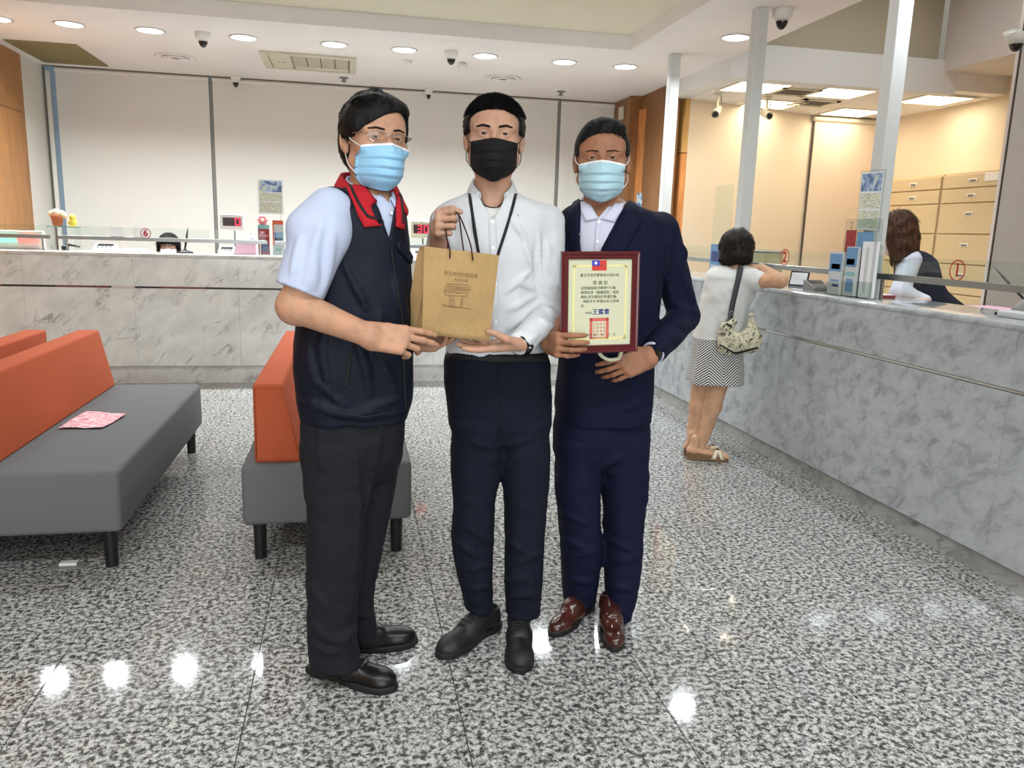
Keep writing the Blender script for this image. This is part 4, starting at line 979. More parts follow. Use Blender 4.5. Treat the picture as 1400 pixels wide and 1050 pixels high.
# shirt
tor = [sec(258, 652, 700, YM + 0.02, 0.060, 2), sec(266, 634, 716, YM + 0.01, 0.072, 2.1), sec(276, 615, 740, YM, 0.088, 2.3), sec(292, 603, 755, YM, 0.102, 2.5), sec(316, 603, 752, YM, 0.112, 2.6), sec(350, 607, 743, YM, 0.118, 2.6), sec(400, 612, 736, YM, 0.116, 2.5), sec(450, 612, 738, YM, 0.112, 2.5), sec(492, 610, 748, YM, 0.11, 2.5)]
shL, elL, wrL = pM(746, 306), pM(751, 428, -0.06), atY(712, 469, 2.235)
shR, elR, wrR = pM(613, 306), atY(597, 402, 2.42), atY(600, 313, 2.30)
lo, hi = bbox_of([pM(575, 240, -0.25), pM(790, 500, 0.2)], 0.06)
S = Sdf(lo, hi, 0.005); S.loft(tor, 0.0)
S.cone(shL, elL, 0.060, 0.050, 0.03); S.cone(elL, wrL + (elL - wrL) * 0.12, 0.051, 0.037, 0.012); cuff_ring(S, wrL + (elL - wrL) * 0.13, wrL - elL, 0.036, 0.05, 0.006)
S.cone(shR, elR, 0.060, 0.052, 0.03); S.cone(elR, elR + (wrR - elR) * 0.55, 0.05, 0.041, 0.012)
pxfolds(S, [[(737, 320), (736, 360), (741, 398)], [(748, 330), (752, 372)], [(742, 398), (766, 410)], [(738, 416), (768, 434)], [(737, 436), (762, 450)], [(758, 350), (762, 395)], [(735, 456), (720, 466)],
            [(715, 330), (731, 372)], [(706, 384), (734, 398)], [(696, 424), (732, 404)], [(690, 455), (722, 426)], [(700, 300), (720, 330)], [(690, 400), (724, 372)], [(610, 310), (616, 335)], [(592, 300), (600, 318)], [(588, 318), (604, 336)], [(690, 470), (715, 452)]], 0.006, 0.014)
pxfolds(S, [([(733, 325), (733, 365), (737, 400)], 0.007, 's'), ([(640, 300), (646, 330)], 0.004, 's')], k=0.01)
S.noise(0.003, 13, st=(1, 1, 0.7), off=5.0); S.noise(0.0018, 30, off=2.0)
S.cone(nkM - np.array([0, 0, 0.01]), nkM + np.array([0, 0, 0.12]), 0.060 * SM, 0.066 * SM, 0.004, 's'); S.pxcut([(643, 225), (646, 252), (662, 282), (674, 300), (685, 282), (698, 252), (702, 225)], YM + 0.02)
sm = S.mesh(); shirt = make_np('shirt', [sm], 'shirt_white', pm); bs = bvh_of(sm)
cb = coarse_body([(nkM + (0, 0.012, 0.02), pM(673, 322, 0.015), 0.045, 0.07), (pM(673, 330, 0.0), pM(675, 480), 0.085, 0.085), (pM(672, 305), pM(625, 302), 0.045, 0.04), (pM(672, 305), pM(735, 304), 0.045, 0.04), (pM(660, 490), pM(700, 490), 0.075, 0.075)], 0.01)
make_np('undershirt', [patch(bvh_of(cb), [(655, 276), (672, 285), (688, 276)], [(662, 292), (673, 300), (683, 292)], 10, 5, 0.004, 0.002)], 'undershirt', pm)
make_np('collar', [collar_mesh(neck_of(Rm, om, SM, -0.138) + (0, 0.004, 0), Rm[:, 0], _n(Rm[:, 2] * (1, 1, 0)), 0.062, 0.064, gap=0.62, tilt=0.85, ryf=0.112, stand=0.034, fall=0.046, tip=0.016, flare=0.016, spread=0.5)], 'shirt_white', shirt)
make_np('placket', [patch(bs, [(668, 298), (670, 380), (672, 478)], [(678, 298), (681, 380), (684, 478)], 30, 4, 0.001, 0.0015)], 'shirt_white', shirt)
for x, y in ((673, 304), (674, 339), (677, 388), (678, 440)):
    q, nr = cast_px(bs, x, y); make('button', MB().cyl(q + nr * 0.001, q + nr * 0.0045, 0.0052, n=12), 'button', shirt)
for A, B in (([(640, 266), (645, 300), (653, 350)], [(644, 266), (649, 300), (657, 350)]), ([(703, 266), (694, 300), (678, 350)], [(707, 266), (698, 300), (682, 350)])): make_np('lanyard', [patch(bs, A, B, 20, 3, 0.003, 0.0015)], 'strap_black', pm)
nk = [np.array(cast_px(bvh_of(hm, cb), x, y)[0]) + np.array([0, -0.003, 0]) for x, y in ((656, 272), (661, 279), (668, 283), (676, 284), (684, 280), (689, 273))]
make_np('necklace', [tube_np(spline(nk, 20), 0.0016)], 'strap_black', pm)
# trousers
hips = [sec(478, 611, 748, YM, 0.112, 2.5), sec(500, 608, 753, YM, 0.116, 2.5), sec(540, 610, 754, YM, 0.118, 2.5), sec(575, 614, 753, YM, 0.108, 2.6), sec(596, 626, 742, YM, 0.085, 2.4)]
lgR = [sec(575, 621, 684, YM, 0.105), sec(620, 616, 684, YM - 0.01, 0.098), sec(690, 620, 678, YM - 0.015, 0.085), sec(735, 617, 675, YM - 0.01, 0.08), sec(790, 626, 674, YM, 0.076), sec(829, 635, 675, YM + 0.005, 0.068)]
lgL = [sec(575, 682, 746, YM, 0.105), sec(620, 684, 751, YM - 0.02, 0.098), sec(690, 689, 746, YM - 0.03, 0.085), sec(735, 690, 743, YM - 0.035, 0.08), sec(790, 689, 741, YM - 0.045, 0.076), sec(838, 691, 738, YM - 0.05, 0.068)]
lo, hi = bbox_of([pM(600, 470, -0.2), pM(765, 870, 0.2)], 0.06)
seams = crease(lgR, out=-0.01, r=0.004) + crease(lgL, out=0.01, r=0.004)
S = legs_mesh(0.006, hips, [lgR, lgL], lo, hi, 0.004, seams); 
pxfolds(S, [[(640, 722), (674, 742)], [(622, 738), (652, 762)], [(640, 780), (672, 770)], [(692, 738), (722, 757)], [(706, 770), (740, 754)], [(690, 795), (722, 790)], [(688, 612), (728, 598)], [(640, 602), (677, 614)], [(638, 806), (672, 800)], [(692, 816), (736, 812)], [(688, 640), (715, 622)]], 0.006, 0.014)
tm = S.mesh(); tr = make_np('trousers', [tm], 'navy_trousers', pm); bt = bvh_of(tm)
make_np('fly_seam', [patch(bt, [(679, 492), (681, 540), (682, 590)], [(682, 492), (684, 540), (685, 590)], 16, 3, 0.0005, 0.001)], 'navy_trousers', tr)
make_np('belt', [patch(bt, [(612, 480), (680, 486), (748, 484)], [(612, 490), (680, 496), (748, 494)], 30, 4, 0.001, 0.002)], 'strap_black', pm)
# shoes
shoe(pm, (0.50, 2.50, 0), (0.262, 2.30, 0), 'leather_matte', 'rubber', 0.30, 1.0, 0.08)
shoe(pm, (0.568, 2.475, 0), (0.508, 2.17, 0), 'leather_matte', 'rubber', 0.30, 1.02, 0.08)
# hands
thumb_up = [(0.5, 0.75, -0.35), (0.8, 0.35, -0.4), (0.9, 0.0, -0.4)]
hl_ = hand_mesh(wrL, (-0.97, -0.06, -0.10), (0.12, 0.10, -1), 1, [(2, 8, 6), (4, 12, 8), (8, 16, 10), (14, 20, 12)], [(0.75, 0.45, -0.45), (0.85, 0.0, -0.55), (0.93, -0.1, -0.35)], elL, 1.0, h=0.0024)
hr_ = hand_mesh(wrR, (-0.12, -0.97, 0.20), (-1, 0.12, 0.0), -1, [(66, 100, 60), (70, 100, 60), (74, 100, 60), (78, 100, 60)], [(0.85, 0.35, -0.15), (0.7, 0.0, -0.75), (0.1, -0.35, -0.9)], elR, 0.95, h=0.0024)
link_body(pm, [hm, cb, hl_, hr_], 'skin_mid', kids)
# watch
ax = _n(wrL - elL); c = wrL + ax * 0.006
w_ = make('watch', MB().cyl(c - ax * 0.012, c + ax * 0.012, 0.0335, 0.0335, n=28), 'watch_black', pm)
q = c + _n(np.cross(ax, [0, 0, 1.0])) * 0.0; dn = _n(np.array([0.1, -0.8, -0.5])); dn = _n(dn - ax * (dn @ ax))
make('watch_face', MB().cyl(c + dn * 0.028, c + dn * 0.038, 0.017, n=20), 'dark_dome', w_)
# ------------------------------------------------------------------ the man in the vest
fabric('shirt_blue', (188, 198, 222), 0.8, 1100, 0.015, 0.08, folds=0.25, fscale=10); fabric('vest_navy', (12, 18, 33), 0.6, 900, 0.1, 0.12, folds=0.35, fscale=8); fabric('collar_red', (178, 30, 40), 0.8, 900, 0.06, 0.15); fabric('charcoal_trousers', (26, 27, 33), 0.85, 1400, 0.1, 0.15, folds=0.3, fscale=8)
mat('leather_black', (14, 14, 15), 0.32, spec=0.5); mat('metal_frame', (170, 160, 150), 0.25, metal=0.9); glass_mat('lens_glass', (250, 250, 250), 0.8); mat('nylon_black', (16, 17, 20), 0.7)
YL = 2.31
pl = thing('person', (0.02, 2.30, 0), 'man in navy vest with red collar and wire glasses supporting the paper bag', 'person')
RL = face_frame(0.36, 0.03, 0.03); SL = 1.04; WL = 1.04
ol = atY(513, 193, YL - 0.01)
rng = np.random.default_rng(5)
def fringe(S):
    S.ell((-0.02, 0.088, 0.045), (0.058, 0.022, 0.045), 0.02); S.ell((0.045, 0.075, 0.03), (0.034, 0.030, 0.04), 0.02); S.ell((-0.066, 0.03, 0.015), (0.020, 0.05, 0.04), 0.02)
cap = hair_cap(0.012, lambda u: 0.060 + 0.25 * u - 4 * (u - 0.02) ** 2, temple=0.034, ear=0.0, back=-0.02, nape=-0.085, top=0.008, bumps=0.0018, wide=WL, side=0.011, extra=fringe, nsc=38)
def comb(p, n): return np.array([-0.8 if p[0] < 0.035 else 0.6, -0.2, 0.4]) if p[1] > 0.065 else np.array([0, -1.0, -0.3])
tf = [tufts(cap, 3800, 0.024, 0.0011, comb, rng, sel=lambda V, N: ~((V[:, 2] > 0.03) & (V[:, 1] < 0.085)) & (V[:, 0] < 0.05), lift=0.02, jit=0.06)]
hml, kidl, bll = finish_head(pl, 'skin_left', RL, ol, SL, 'hair_black', 'mask_blue', 0.0028, (-0.25, -0.04), WL, [cap], tf, brows=[(0.012, 0.0175), (0.033, 0.0212), (0.052, 0.0185)], brow_hw=0.0036, maskkw=dict(top=-0.025, bot=-0.133, hw=0.068, low=0.6, pl=0.005, peak=0.008), trimmat='mask_white')
# glasses: thin upper rims, lenses, bridge and temples
gl = make_np('glasses', [xf(tube_np(spline([(-0.006, -0.001, 0.104), (-0.002, 0.003, 0.107), (0.004, 0.002, 0.106), (0.007, -0.001, 0.104)], 10), 0.0011), RL, ol, SL)], 'metal_frame', pl)
for sd in (-1, 1):
    rim = [(sd * 0.008, -0.006, 0.103), (sd * 0.010, 0.005, 0.103), (sd * 0.03, 0.009, 0.101), (sd * 0.054, 0.006, 0.092), (sd * 0.0585, -0.004, 0.089)]
    make_np('rim', [xf(tube_np(spline(rim, 18), 0.0012), RL, ol, SL)], 'metal_frame', gl)
    low = [(sd * 0.008, -0.006, 0.103), (sd * 0.015, -0.018, 0.1025), (sd * 0.034, -0.022, 0.1), (sd * 0.052, -0.016, 0.093), (sd * 0.0585, -0.004, 0.089)]
    P = np.array(list(spline(rim, 18)) + list(spline(low, 18))[::-1][1:-1]); c = P.mean(0) + np.array([0, 0, 0.002])
    V = np.concatenate([P, [c], P - np.array([0, 0, 0.0015]), [c - np.array([0, 0, 0.0015])]]); n_ = len(P); mb = MB().add(V, [(i, (i + 1) % n_, n_) for i in range(n_)] + [(n_ + 1 + (i + 1) % n_, n_ + 1 + i, 2 * n_ + 1) for i in range(n_)], True); mb.v = [tuple(ol + SL * (RL @ np.array(v))) for v in mb.v]
    make('lens', mb, 'lens_glass', gl, fix=False)
    tp = [(sd * 0.0585, 0.004, 0.089), (sd * 0.072, 0.006, 0.075), (sd * 0.083, 0.008, 0.02), (sd * 0.083, 0.012, -0.012), (sd * 0.082, 0.0, -0.03)]
    make_np('temple', [xf(tube_np(spline(tp, 18), 0.0013), RL, ol, SL)], 'metal_frame', gl)
def pL(x, y, dy=0.0): return atY(x, y, YL + dy)
nkL = neck_of(RL, ol, SL)
# vest
tor = [sec(250, 480, 528, YL + 0.03, 0.07, 2), sec(260, 464, 540, YL + 0.02, 0.085, 2.1), sec(272, 446, 547, YL + 0.01, 0.105, 2.3), sec(290, 432, 553, YL, 0.125, 2.5), sec(330, 424, 559, YL, 0.138, 2.5), sec(390, 415, 563, YL, 0.145, 2.5), sec(440, 407, 564, YL, 0.15, 2.5), sec(490, 404, 565, YL, 0.15, 2.5), sec(540, 406, 563, YL, 0.148, 2.5), sec(570, 411, 556, YL, 0.142, 2.5)]
lo, hi = bbox_of([pL(380, 240, -0.2), pL(585, 580, 0.2)], 0.06)
S = Sdf(lo, hi, 0.005); S.loft(tor, 0.0)
shN, elN, wrN = atY(447, 308, 2.20), atY(403, 418, 2.17), atY(505, 459, 2.075)
S.cone(atY(455, 280, 2.27), atY(440, 300, 2.22), 0.05, 0.06, 0.03)
pxfolds(S, [[(480, 440), (500, 500), (505, 540)], [(520, 430), (515, 480), (540, 530)], [(448, 420), (440, 480), (450, 530)], [(420, 470), (430, 520), (470, 555)], [(500, 560), (545, 545)], [(540, 380), (556, 440)], [(470, 360), (500, 420)], [(520, 480), (552, 500)], [(412, 545), (470, 568), (540, 562)]], 0.006, 0.018)
S.noise(0.004, 10, off=4.0); S.noise(0.002, 24, off=1.0)
S.cone(nkL - np.array([0, 0, 0.01]), nkL + np.array([0, 0, 0.12]), 0.060 * SL, 0.068 * SL, 0.005, 's')
S.pxcut([(492, 225), (500, 250), (518, 285), (532, 326), (539, 285), (544, 250), (546, 225)], YL + 0.0, 0.005)
vm = S.mesh(); vest = make_np('vest', [vm], 'vest_navy', pl); bv = bvh_of(vm)
make_np('hem_band', [patch(bv, [(410, 545), (450, 560), (500, 569), (556, 558)], [(411, 553), (450, 569), (500, 577), (554, 566)], 34, 4, 0.001, 0.002)], 'vest_navy', vest)
# red turned-down collar with a black stripe
wl = _n(RL[:, 2] * (1, 1, 0) + np.array([-0.15, -0.25, 0])); ul = _n(np.cross([0, 0, 1.0], wl)); ccl = neck_of(RL, ol, SL, -0.112) + np.array([-0.004, 0.004, 0])
cr = collar_mesh(ccl, ul, wl, 0.072, 0.074, gap=0.9, tilt=0.55, ryf=0.10, stand=0.036, fall=0.075, tip=0.0, flare=0.034, spread=0.1, thick=0.004)
vc = make_np('collar', [cr], 'collar_red', vest); bcr = bvh_of(cr)
for A, B in (([(490, 246), (505, 266), (519, 286), (529, 308)], [(470, 252), (482, 276), (491, 298), (498, 311)]), ([(541, 258), (537, 284), (534, 308)], [(546, 262), (549, 290), (550, 314)])): make_np('lapel', [patch(bv, A, B, 20, 6, 0.004, 0.005)], 'collar_red', vest)
for A, B in (([(476, 254), (489, 282), (502, 299), (527, 303)], [(479, 252), (492, 280), (504, 296), (527, 300)]), ([(544, 268), (546, 290), (546, 306)], [(546, 267), (548, 290), (548, 306)])): make_np('lapel_stripe', [patch(bv, A, B, 22, 3, 0.0095, 0.001)], 'nylon_black', vest)
make_np('zip', [patch(bv, [(531, 312), (536, 360), (548, 430), (553, 560)], [(533, 312), (538, 360), (550, 430), (555, 560)], 30, 3, 0.002, 0.002)], 'nylon_black', vest)
make_np('pocket_flap', [patch(bv, [(544, 330), (556, 340), (562, 352)], [(541, 338), (552, 352), (560, 361)], 10, 5, 0.004, 0.003)], 'vest_navy', vest)
make_np('pocket_welt', [patch(bv, [(478, 480), (474, 510), (470, 530)], [(482, 480), (478, 510), (474, 530)], 14, 3, 0.001, 0.002)], 'nylon_black', vest)
# shirt: short sleeve of the near arm, inner collar
S = Sdf(*bbox_of([atY(375, 255, 2.05), atY(480, 425, 2.35)], 0.05), 0.005)
S.cone(atY(456, 296, 2.235), atY(441, 318, 2.19), 0.066, 0.072, 0.02); S.cone(atY(441, 318, 2.19), atY(412, 398, 2.165), 0.070, 0.060, 0.03); S.cone(atY(426, 345, 2.18), atY(404, 392, 2.16), 0.060, 0.050, 0.03)
S.cone(atY(450, 285, 2.22), atY(420, 312, 2.18), 0.055, 0.055, 0.02)
pxfolds(S, [[(440, 300), (425, 360), (418, 395)], [(455, 320), (448, 370), (440, 400)], [(410, 325), (400, 380)], [(430, 350), (428, 392)]], 0.007, 0.016); S.noise(0.003, 12, off=9)
ax = _n(elN - shN); c = atY(411, 401, 2.165)
S.put(lambda x, y, z: -((x - c[0]) * ax[0] + (y - c[1]) * ax[1] + (z - c[2]) * ax[2]) - 0.004, (lo[0] - 1, 0, 0), (hi[0] + 1, 5, 5), 0.002, 's')
sl = S.mesh(); shl = make_np('shirt', [sl, collar_mesh(neck_of(RL, ol, SL, -0.122) + (0, 0.0, 0), RL[:, 0], _n(RL[:, 2] * (1, 1, 0)), 0.058, 0.062, gap=0.34, tilt=0.85, ryf=0.118, stand=0.034, fall=0.046, tip=0.02, flare=0.010, spread=0.4)], 'shirt_blue', pl)
fr = atY(531, 292, YL - 0.115)
tor2 = [(a, b, c, d - 0.012, e - 0.012, f) for a, b, c, d, e, f in tor[1:6]]
S = Sdf(*bbox_of([pL(430, 250, -0.17), pL(570, 400, 0.17)], 0.02), 0.006); S.loft(tor2, 0.0); S.cone(nkL - (0, 0, 0.01), nkL + np.array([0, 0, 0.12]), 0.056, 0.064, 0.004, 's'); S.pxcut([(505, 225), (515, 255), (532, 278), (541, 255), (545, 225)], YL + 0.0, 0.004); fm = S.mesh()
make_np('shirt_front', [fm], 'shirt_blue', shl)
q, nr = cast_px(bvh_of(fm), 533, 292); make('button', MB().cyl(q + nr * 0.004, q + nr * 0.008, 0.005, n=12), 'button', shl)
# trousers
hips = [sec(552, 412, 555, YL, 0.135, 2.5), sec(590, 412, 552, YL, 0.135, 2.5), sec(625, 414, 549, YL, 0.122, 2.5), sec(650, 426, 536, YL, 0.095, 2.5)]
lgN = [sec(600, 421, 515, YL - 0.03, 0.11), sec(650, 415, 510, YL - 0.04, 0.105), sec(700, 419, 502, YL - 0.05, 0.10), sec(760, 420, 497, YL - 0.06, 0.095), sec(830, 420, 488, YL - 0.07, 0.085), sec(875, 421, 488, YL - 0.075, 0.08), sec(905, 425, 494, YL - 0.08, 0.078)]
lgF = [sec(600, 455, 543, YL + 0.04, 0.105), sec(650, 462, 543, YL + 0.05, 0.10), sec(700, 468, 532, YL + 0.06, 0.095), sec(760, 474, 520, YL + 0.07, 0.09), sec(820, 475, 510, YL + 0.075, 0.08), sec(868, 478, 516, YL + 0.08, 0.075)]
lo, hi = bbox_of([pL(400, 545, -0.25), pL(565, 925, 0.25)], 0.05)
S = legs_mesh(0.006, hips, [lgN, lgF], lo, hi, 0.004)
pxfolds(S, [[(484, 600), (492, 700), (480, 840)], [(424, 850), (445, 872), (480, 878)], [(430, 885), (460, 893)], [(486, 838), (508, 842)], [(440, 560), (438, 640)], [(524, 570), (510, 640), (500, 700)], [(470, 872), (488, 858)], [(425, 800), (450, 836)]], 0.006, 0.016)
tm = S.mesh(); trl = make_np('trousers', [tm], 'charcoal_trousers', pl)
make_np('pocket_seam', [patch(bvh_of(tm), [(516, 574), (521, 600)], [(518, 574), (523, 600)], 8, 3, 0.001, 0.001)], 'charcoal_trousers', trl)
shoe(pl, (-0.135, 2.305, 0), (0.118, 2.150, 0), 'leather_black', 'rubber', 0.30, 1.02, 0.075, laces=False)
shoe(pl, (-0.085, 2.385, 0), (0.2, 2.425, 0), 'leather_black', 'rubber', 0.295, 1.02, 0.075, laces=False)
hn = hand_mesh(wrN, (0.98, -0.02, -0.12), (-0.05, -0.93, 0.4), -1, [(10, 16, 12), (16, 18, 12), (34, 40, 20), (44, 48, 25)], [(0.85, 0.1, -0.6), (0.95, 0.1, -0.4), (1, 0.05, -0.2)], elN, 1.02, spread=(0.05, 0.0, -0.04, -0.1), h=0.0024, rw=0.030, re=0.045)
E2 = atY(540, 415, 2.44); W2 = atY(560, 470, 2.33)
hf = hand_mesh(W2, (0.93, -0.32, 0.05), (0.1, 0.3, -0.95), 1, [(20, 30, 20), (22, 32, 20), (24, 34, 20), (26, 36, 22)], [(0.8, 0.5, -0.3), (0.9, 0.2, -0.3), (1, 0, -0.2)], E2, 1.0, h=0.0026)
S = Sdf(*bbox_of([elN, atY(430, 372, 2.17), atY(448, 430, 2.13)], 0.07), 0.004); S.cone(atY(428, 365, 2.17), elN, 0.05, 0.045, 0.01); S.cone(elN, elN + (wrN - elN) * 0.45, 0.046, 0.040, 0.02); S.ell(elN + (0.004, 0, -0.004), (0.045, 0.044, 0.043), 0.02)
up = S.mesh()
cb = coarse_body([(nkL + (0, 0, 0.03), pL(505, 300), 0.052, 0.08), (pL(500, 300), pL(490, 540), 0.10, 0.11), (pL(500, 305, 0.05), E2, 0.05, 0.04)], 0.012)
link_body(pl, [hml, cb, hn, hf, up], 'skin_left', kidl)
# ------------------------------------------------------------------ the man in the suit
fabric('suit_navy', (10, 15, 40), 0.8, 1300, 0.1, 0.12, folds=0.25, fscale=8); fabric('shirt_lilac', (205, 206, 222), 0.8, 1100, 0.02, 0.08); m = mat('leather_brown', (66, 32, 26), 0.2, spec=0.6, coat=0.3); t = tex_noise(m, 14, 3); tint(m, t.outputs['Fac'], [(0.3, (48, 22, 18)), (0.7, (84, 44, 36))])
mat('sole_dark', (28, 22, 20), 0.6); mat('gold', (205, 170, 105), 0.25, metal=1.0)
N_, L_, b_ = nodes(MATS['shirt_lilac']); 
YS = 2.55
ps = thing('person', (0.84, 2.47, 0), 'man in dark navy suit holding the framed certificate', 'person')
RS = face_frame(-0.30, 0.0, -0.02); SS = 1.03; WS = 1.07
os_ = atY(823, 218.5, YS - 0.03)
rng = np.random.default_rng(8)
def quiff(S): S.ell((0.01, 0.092, 0.028), (0.058, 0.026, 0.052), 0.02)
cap = hair_cap(0.009, lambda u: 0.072 - 5 * u * u + 0.12 * u, temple=0.040, ear=0.008, back=-0.016, nape=-0.07, top=0.006, bumps=0.0015, wide=WS, side=0.006, extra=quiff, nsc=40)
tf = [tufts(cap, 4200, 0.014, 0.0008, lambda p, n: np.array([0.55, 0.15, -0.75]) if p[1] > 0.06 else np.array([0, -0.6, -0.7]), rng, lift=0.22, jit=0.10), tufts(cap, 500, 0.016, 0.0009, lambda p, n: np.array([0.5, 0.9, -0.1]), rng, sel=lambda V, N: (V[:, 2] > 0.045) & (V[:, 1] < 0.085), lift=0.5, jit=0.25)]
hms, kids_, bls = finish_head(ps, 'skin_right', RS, os_, SS, 'hair_grey', 'mask_pale', 0.0034, (0.03, -0.05), WS, [cap], tf, brows=[(0.012, 0.0165), (0.034, 0.0198), (0.051, 0.0172)], brow_hw=0.0026, maskkw=dict(top=-0.020, bot=-0.132, hw=0.071, low=0.5, pl=0.0055, peak=0.010), trimmat='mask_white', jaw=1.05)
def pS(x, y, dy=0.0): return atY(x, y, YS + dy)
nkS = neck_of(RS, os_, SS)
tor = [sec(272, 796, 852, YS + 0.02, 0.066, 2), sec(280, 783, 872, YS + 0.01, 0.085, 2.2), sec(290, 772, 900, YS, 0.105, 2.4), sec(305, 768, 914, YS, 0.12, 2.5), sec(340, 768, 912, YS, 0.132, 2.5), sec(400, 770, 903, YS, 0.135, 2.5), sec(450, 768, 896, YS, 0.132, 2.5), sec(500, 764, 892, YS, 0.135, 2.5), sec(550, 760, 890, YS, 0.138, 2.6), sec(574, 760, 889, YS, 0.136, 2.6)]
shA, elA, wrA = pS(902, 316), pS(936, 432, 0.02), atY(888, 488, 2.345)
shB, elB, wrB = pS(782, 316, 0.03), atY(772, 430, 2.52), atY(751, 468, 2.335)
lo, hi = bbox_of([pS(740, 255, -0.25), pS(975, 585, 0.22)], 0.05)
S = Sdf(lo, hi, 0.005); S.loft(tor, 0.0)
S.cone(shA, elA, 0.066, 0.054, 0.03); S.cone(elA, wrA + (elA - wrA) * 0.14, 0.055, 0.043, 0.012); S.cone(shB, elB, 0.064, 0.052, 0.03); S.cone(elB, wrB + (elB - wrB) * 0.2, 0.05, 0.042, 0.012)
pxfolds(S, [[(915, 320), (912, 370), (918, 420)], [(930, 340), (936, 390)], [(922, 415), (955, 428)], [(912, 440), (950, 448)], [(900, 462), (934, 462)], [(890, 480), (915, 470)], [(935, 380), (950, 415)], [(880, 500), (850, 530)], [(885, 545), (850, 560)], [(926, 330), (942, 352)]], 0.007, 0.018)
pxfolds(S, [([(903, 330), (905, 365), (908, 395)], 0.006, 's')], k=0.012)
S.noise(0.003, 11, off=7.0); S.noise(0.0015, 26, off=3.0)
S.cone(nkS - np.array([0, 0, 0.01]), nkS + np.array([0, 0, 0.12]), 0.064, 0.070, 0.004, 's')
S.pxcut([(795, 250), (794, 285), (793, 330), (800, 400), (806, 400), (822, 340), (846, 295), (860, 270), (862, 250)], YS - 0.01, 0.004)
jm = S.mesh(); jk = make_np('jacket', [jm], 'suit_navy', ps); bj = bvh_of(jm)
tor2 = [(a, b, c, d - 0.012, e - 0.012, f) for a, b, c, d, e, f in tor[1:7]]
S = Sdf(*bbox_of([pS(770, 262, -0.15), pS(905, 470, 0.12)], 0.03), 0.006); S.loft(tor2, 0.0); S.cone(nkS - (0, 0, 0.01), nkS + np.array([0, 0, 0.12]), 0.060, 0.066, 0.004, 's'); S.pxcut([(800, 245), (802, 268), (818, 298), (842, 268), (850, 245)], YS, 0.004); fm = S.mesh(); sh = make_np('shirt', [fm], 'shirt_lilac', ps)
make_np('collar', [collar_mesh(neck_of(RS, os_, SS, -0.138) + (0, 0.004, 0), RS[:, 0], _n(RS[:, 2] * (1, 1, 0)), 0.063, 0.066, gap=0.50, tilt=0.9, ryf=0.112, stand=0.034, fall=0.046, tip=0.022, flare=0.012, spread=0.4)], 'shirt_lilac', sh)
bfm = bvh_of(fm)
for A, B in (([(801, 266), (806, 282), (818, 300)], [(794, 270), (795, 290), (801, 303)]), ([(850, 264), (839, 282), (822, 300)], [(857, 268), (849, 290), (839, 304)])): make_np('collar_leaf', [patch(bfm, A, B, 16, 5, 0.005, 0.003)], 'shirt_lilac', sh)
make_np('placket', [patch(bfm, [(815, 298), (812, 345)], [(822, 298), (819, 345)], 14, 4, 0.001, 0.0015)], 'shirt_lilac', sh)
for x, y in ((819, 304), (817, 330)):
    q, nr = cast_px(bfm, x, y); make('button', MB().cyl(q + nr * 0.002, q + nr * 0.005, 0.005, n=12), 'button', sh)
# lapels
make_np('lapel', [patch(bj, [(792, 272), (791, 310), (793, 345), (803, 400)], [(784, 278), (774, 306), (779, 318), (797, 400)], 20, 6, 0.002, 0.004)], 'suit_navy', jk)
make_np('lapel', [patch(bj, [(862, 268), (850, 296), (826, 342), (808, 400)], [(870, 276), (878, 306), (862, 330), (822, 400)], 20, 6, 0.002, 0.004)], 'suit_navy', jk)
# trousers
hips = [sec(552, 762, 887, YS, 0.12, 2.5), sec(590, 757, 889, YS, 0.12, 2.5), sec(615, 758, 887, YS, 0.11, 2.5), sec(634, 772, 874, YS, 0.085, 2.5)]
lgA = [sec(600, 764, 826, YS, 0.105), sec(650, 759, 820, YS - 0.01, 0.098), sec(700, 763, 820, YS - 0.015, 0.09), sec(740, 766, 822, YS - 0.015, 0.085), sec(790, 769, 818, YS + 0.0, 0.08), sec(820, 771, 814, YS + 0.01, 0.074)]
lgB = [sec(600, 818, 881, YS, 0.105), sec(650, 822, 885, YS - 0.02, 0.098), sec(700, 825, 880, YS - 0.03, 0.09), sec(740, 826, 878, YS - 0.04, 0.085), sec(790, 827, 872, YS - 0.055, 0.08), sec(838, 829, 860, YS - 0.065, 0.072)]
lo, hi = bbox_of([pS(745, 545, -0.2), pS(900, 860, 0.2)], 0.05)
S = legs_mesh(0.006, hips, [lgA, lgB], lo, hi, 0.004, crease(lgA, out=0.0, r=0.004) + crease(lgB, out=0.0, r=0.004))
pxfolds(S, [[(768, 735), (800, 750)], [(790, 760), (818, 752)], [(772, 790), (812, 796)], [(830, 735), (862, 752)], [(840, 770), (872, 760)], [(832, 800), (862, 806)], [(770, 700), (800, 716)], [(820, 640), (850, 624)]], 0.006, 0.016)
make_np('trousers', [S.mesh()], 'suit_navy', ps)
shoe(ps, (0.872, 2.60, 0), (0.665, 2.385, 0), 'leather_brown', 'sole_dark', 0.295, 0.95, 0.075, laces=False, point=0.8)
shoe(ps, (0.922, 2.55, 0), (0.848, 2.25, 0), 'leather_brown', 'sole_dark', 0.30, 0.95, 0.075, laces=False, point=0.8)
ha = hand_mesh(wrA, (-0.93, -0.1, -0.33), (-0.1, -0.95, 0.12), 1, [(18, 28, 16), (22, 32, 18), (24, 34, 20), (26, 34, 20)], [(0.6, 0.6, -0.25), (0.9, 0.25, -0.1), (0.95, 0.0, -0.1)], elA, 1.0, h=0.0024)
hb = hand_mesh(wrB, (0.05, -1.0, 0.05), (-1, -0.12, 0.0), -1, [(42, 48, 18), (44, 50, 18), (46, 50, 18), (48, 50, 18)], [(0.15, 0.9, -0.35), (0.0, 0.85, -0.5), (-0.1, 0.8, -0.6)], elB, 1.0, h=0.0024)
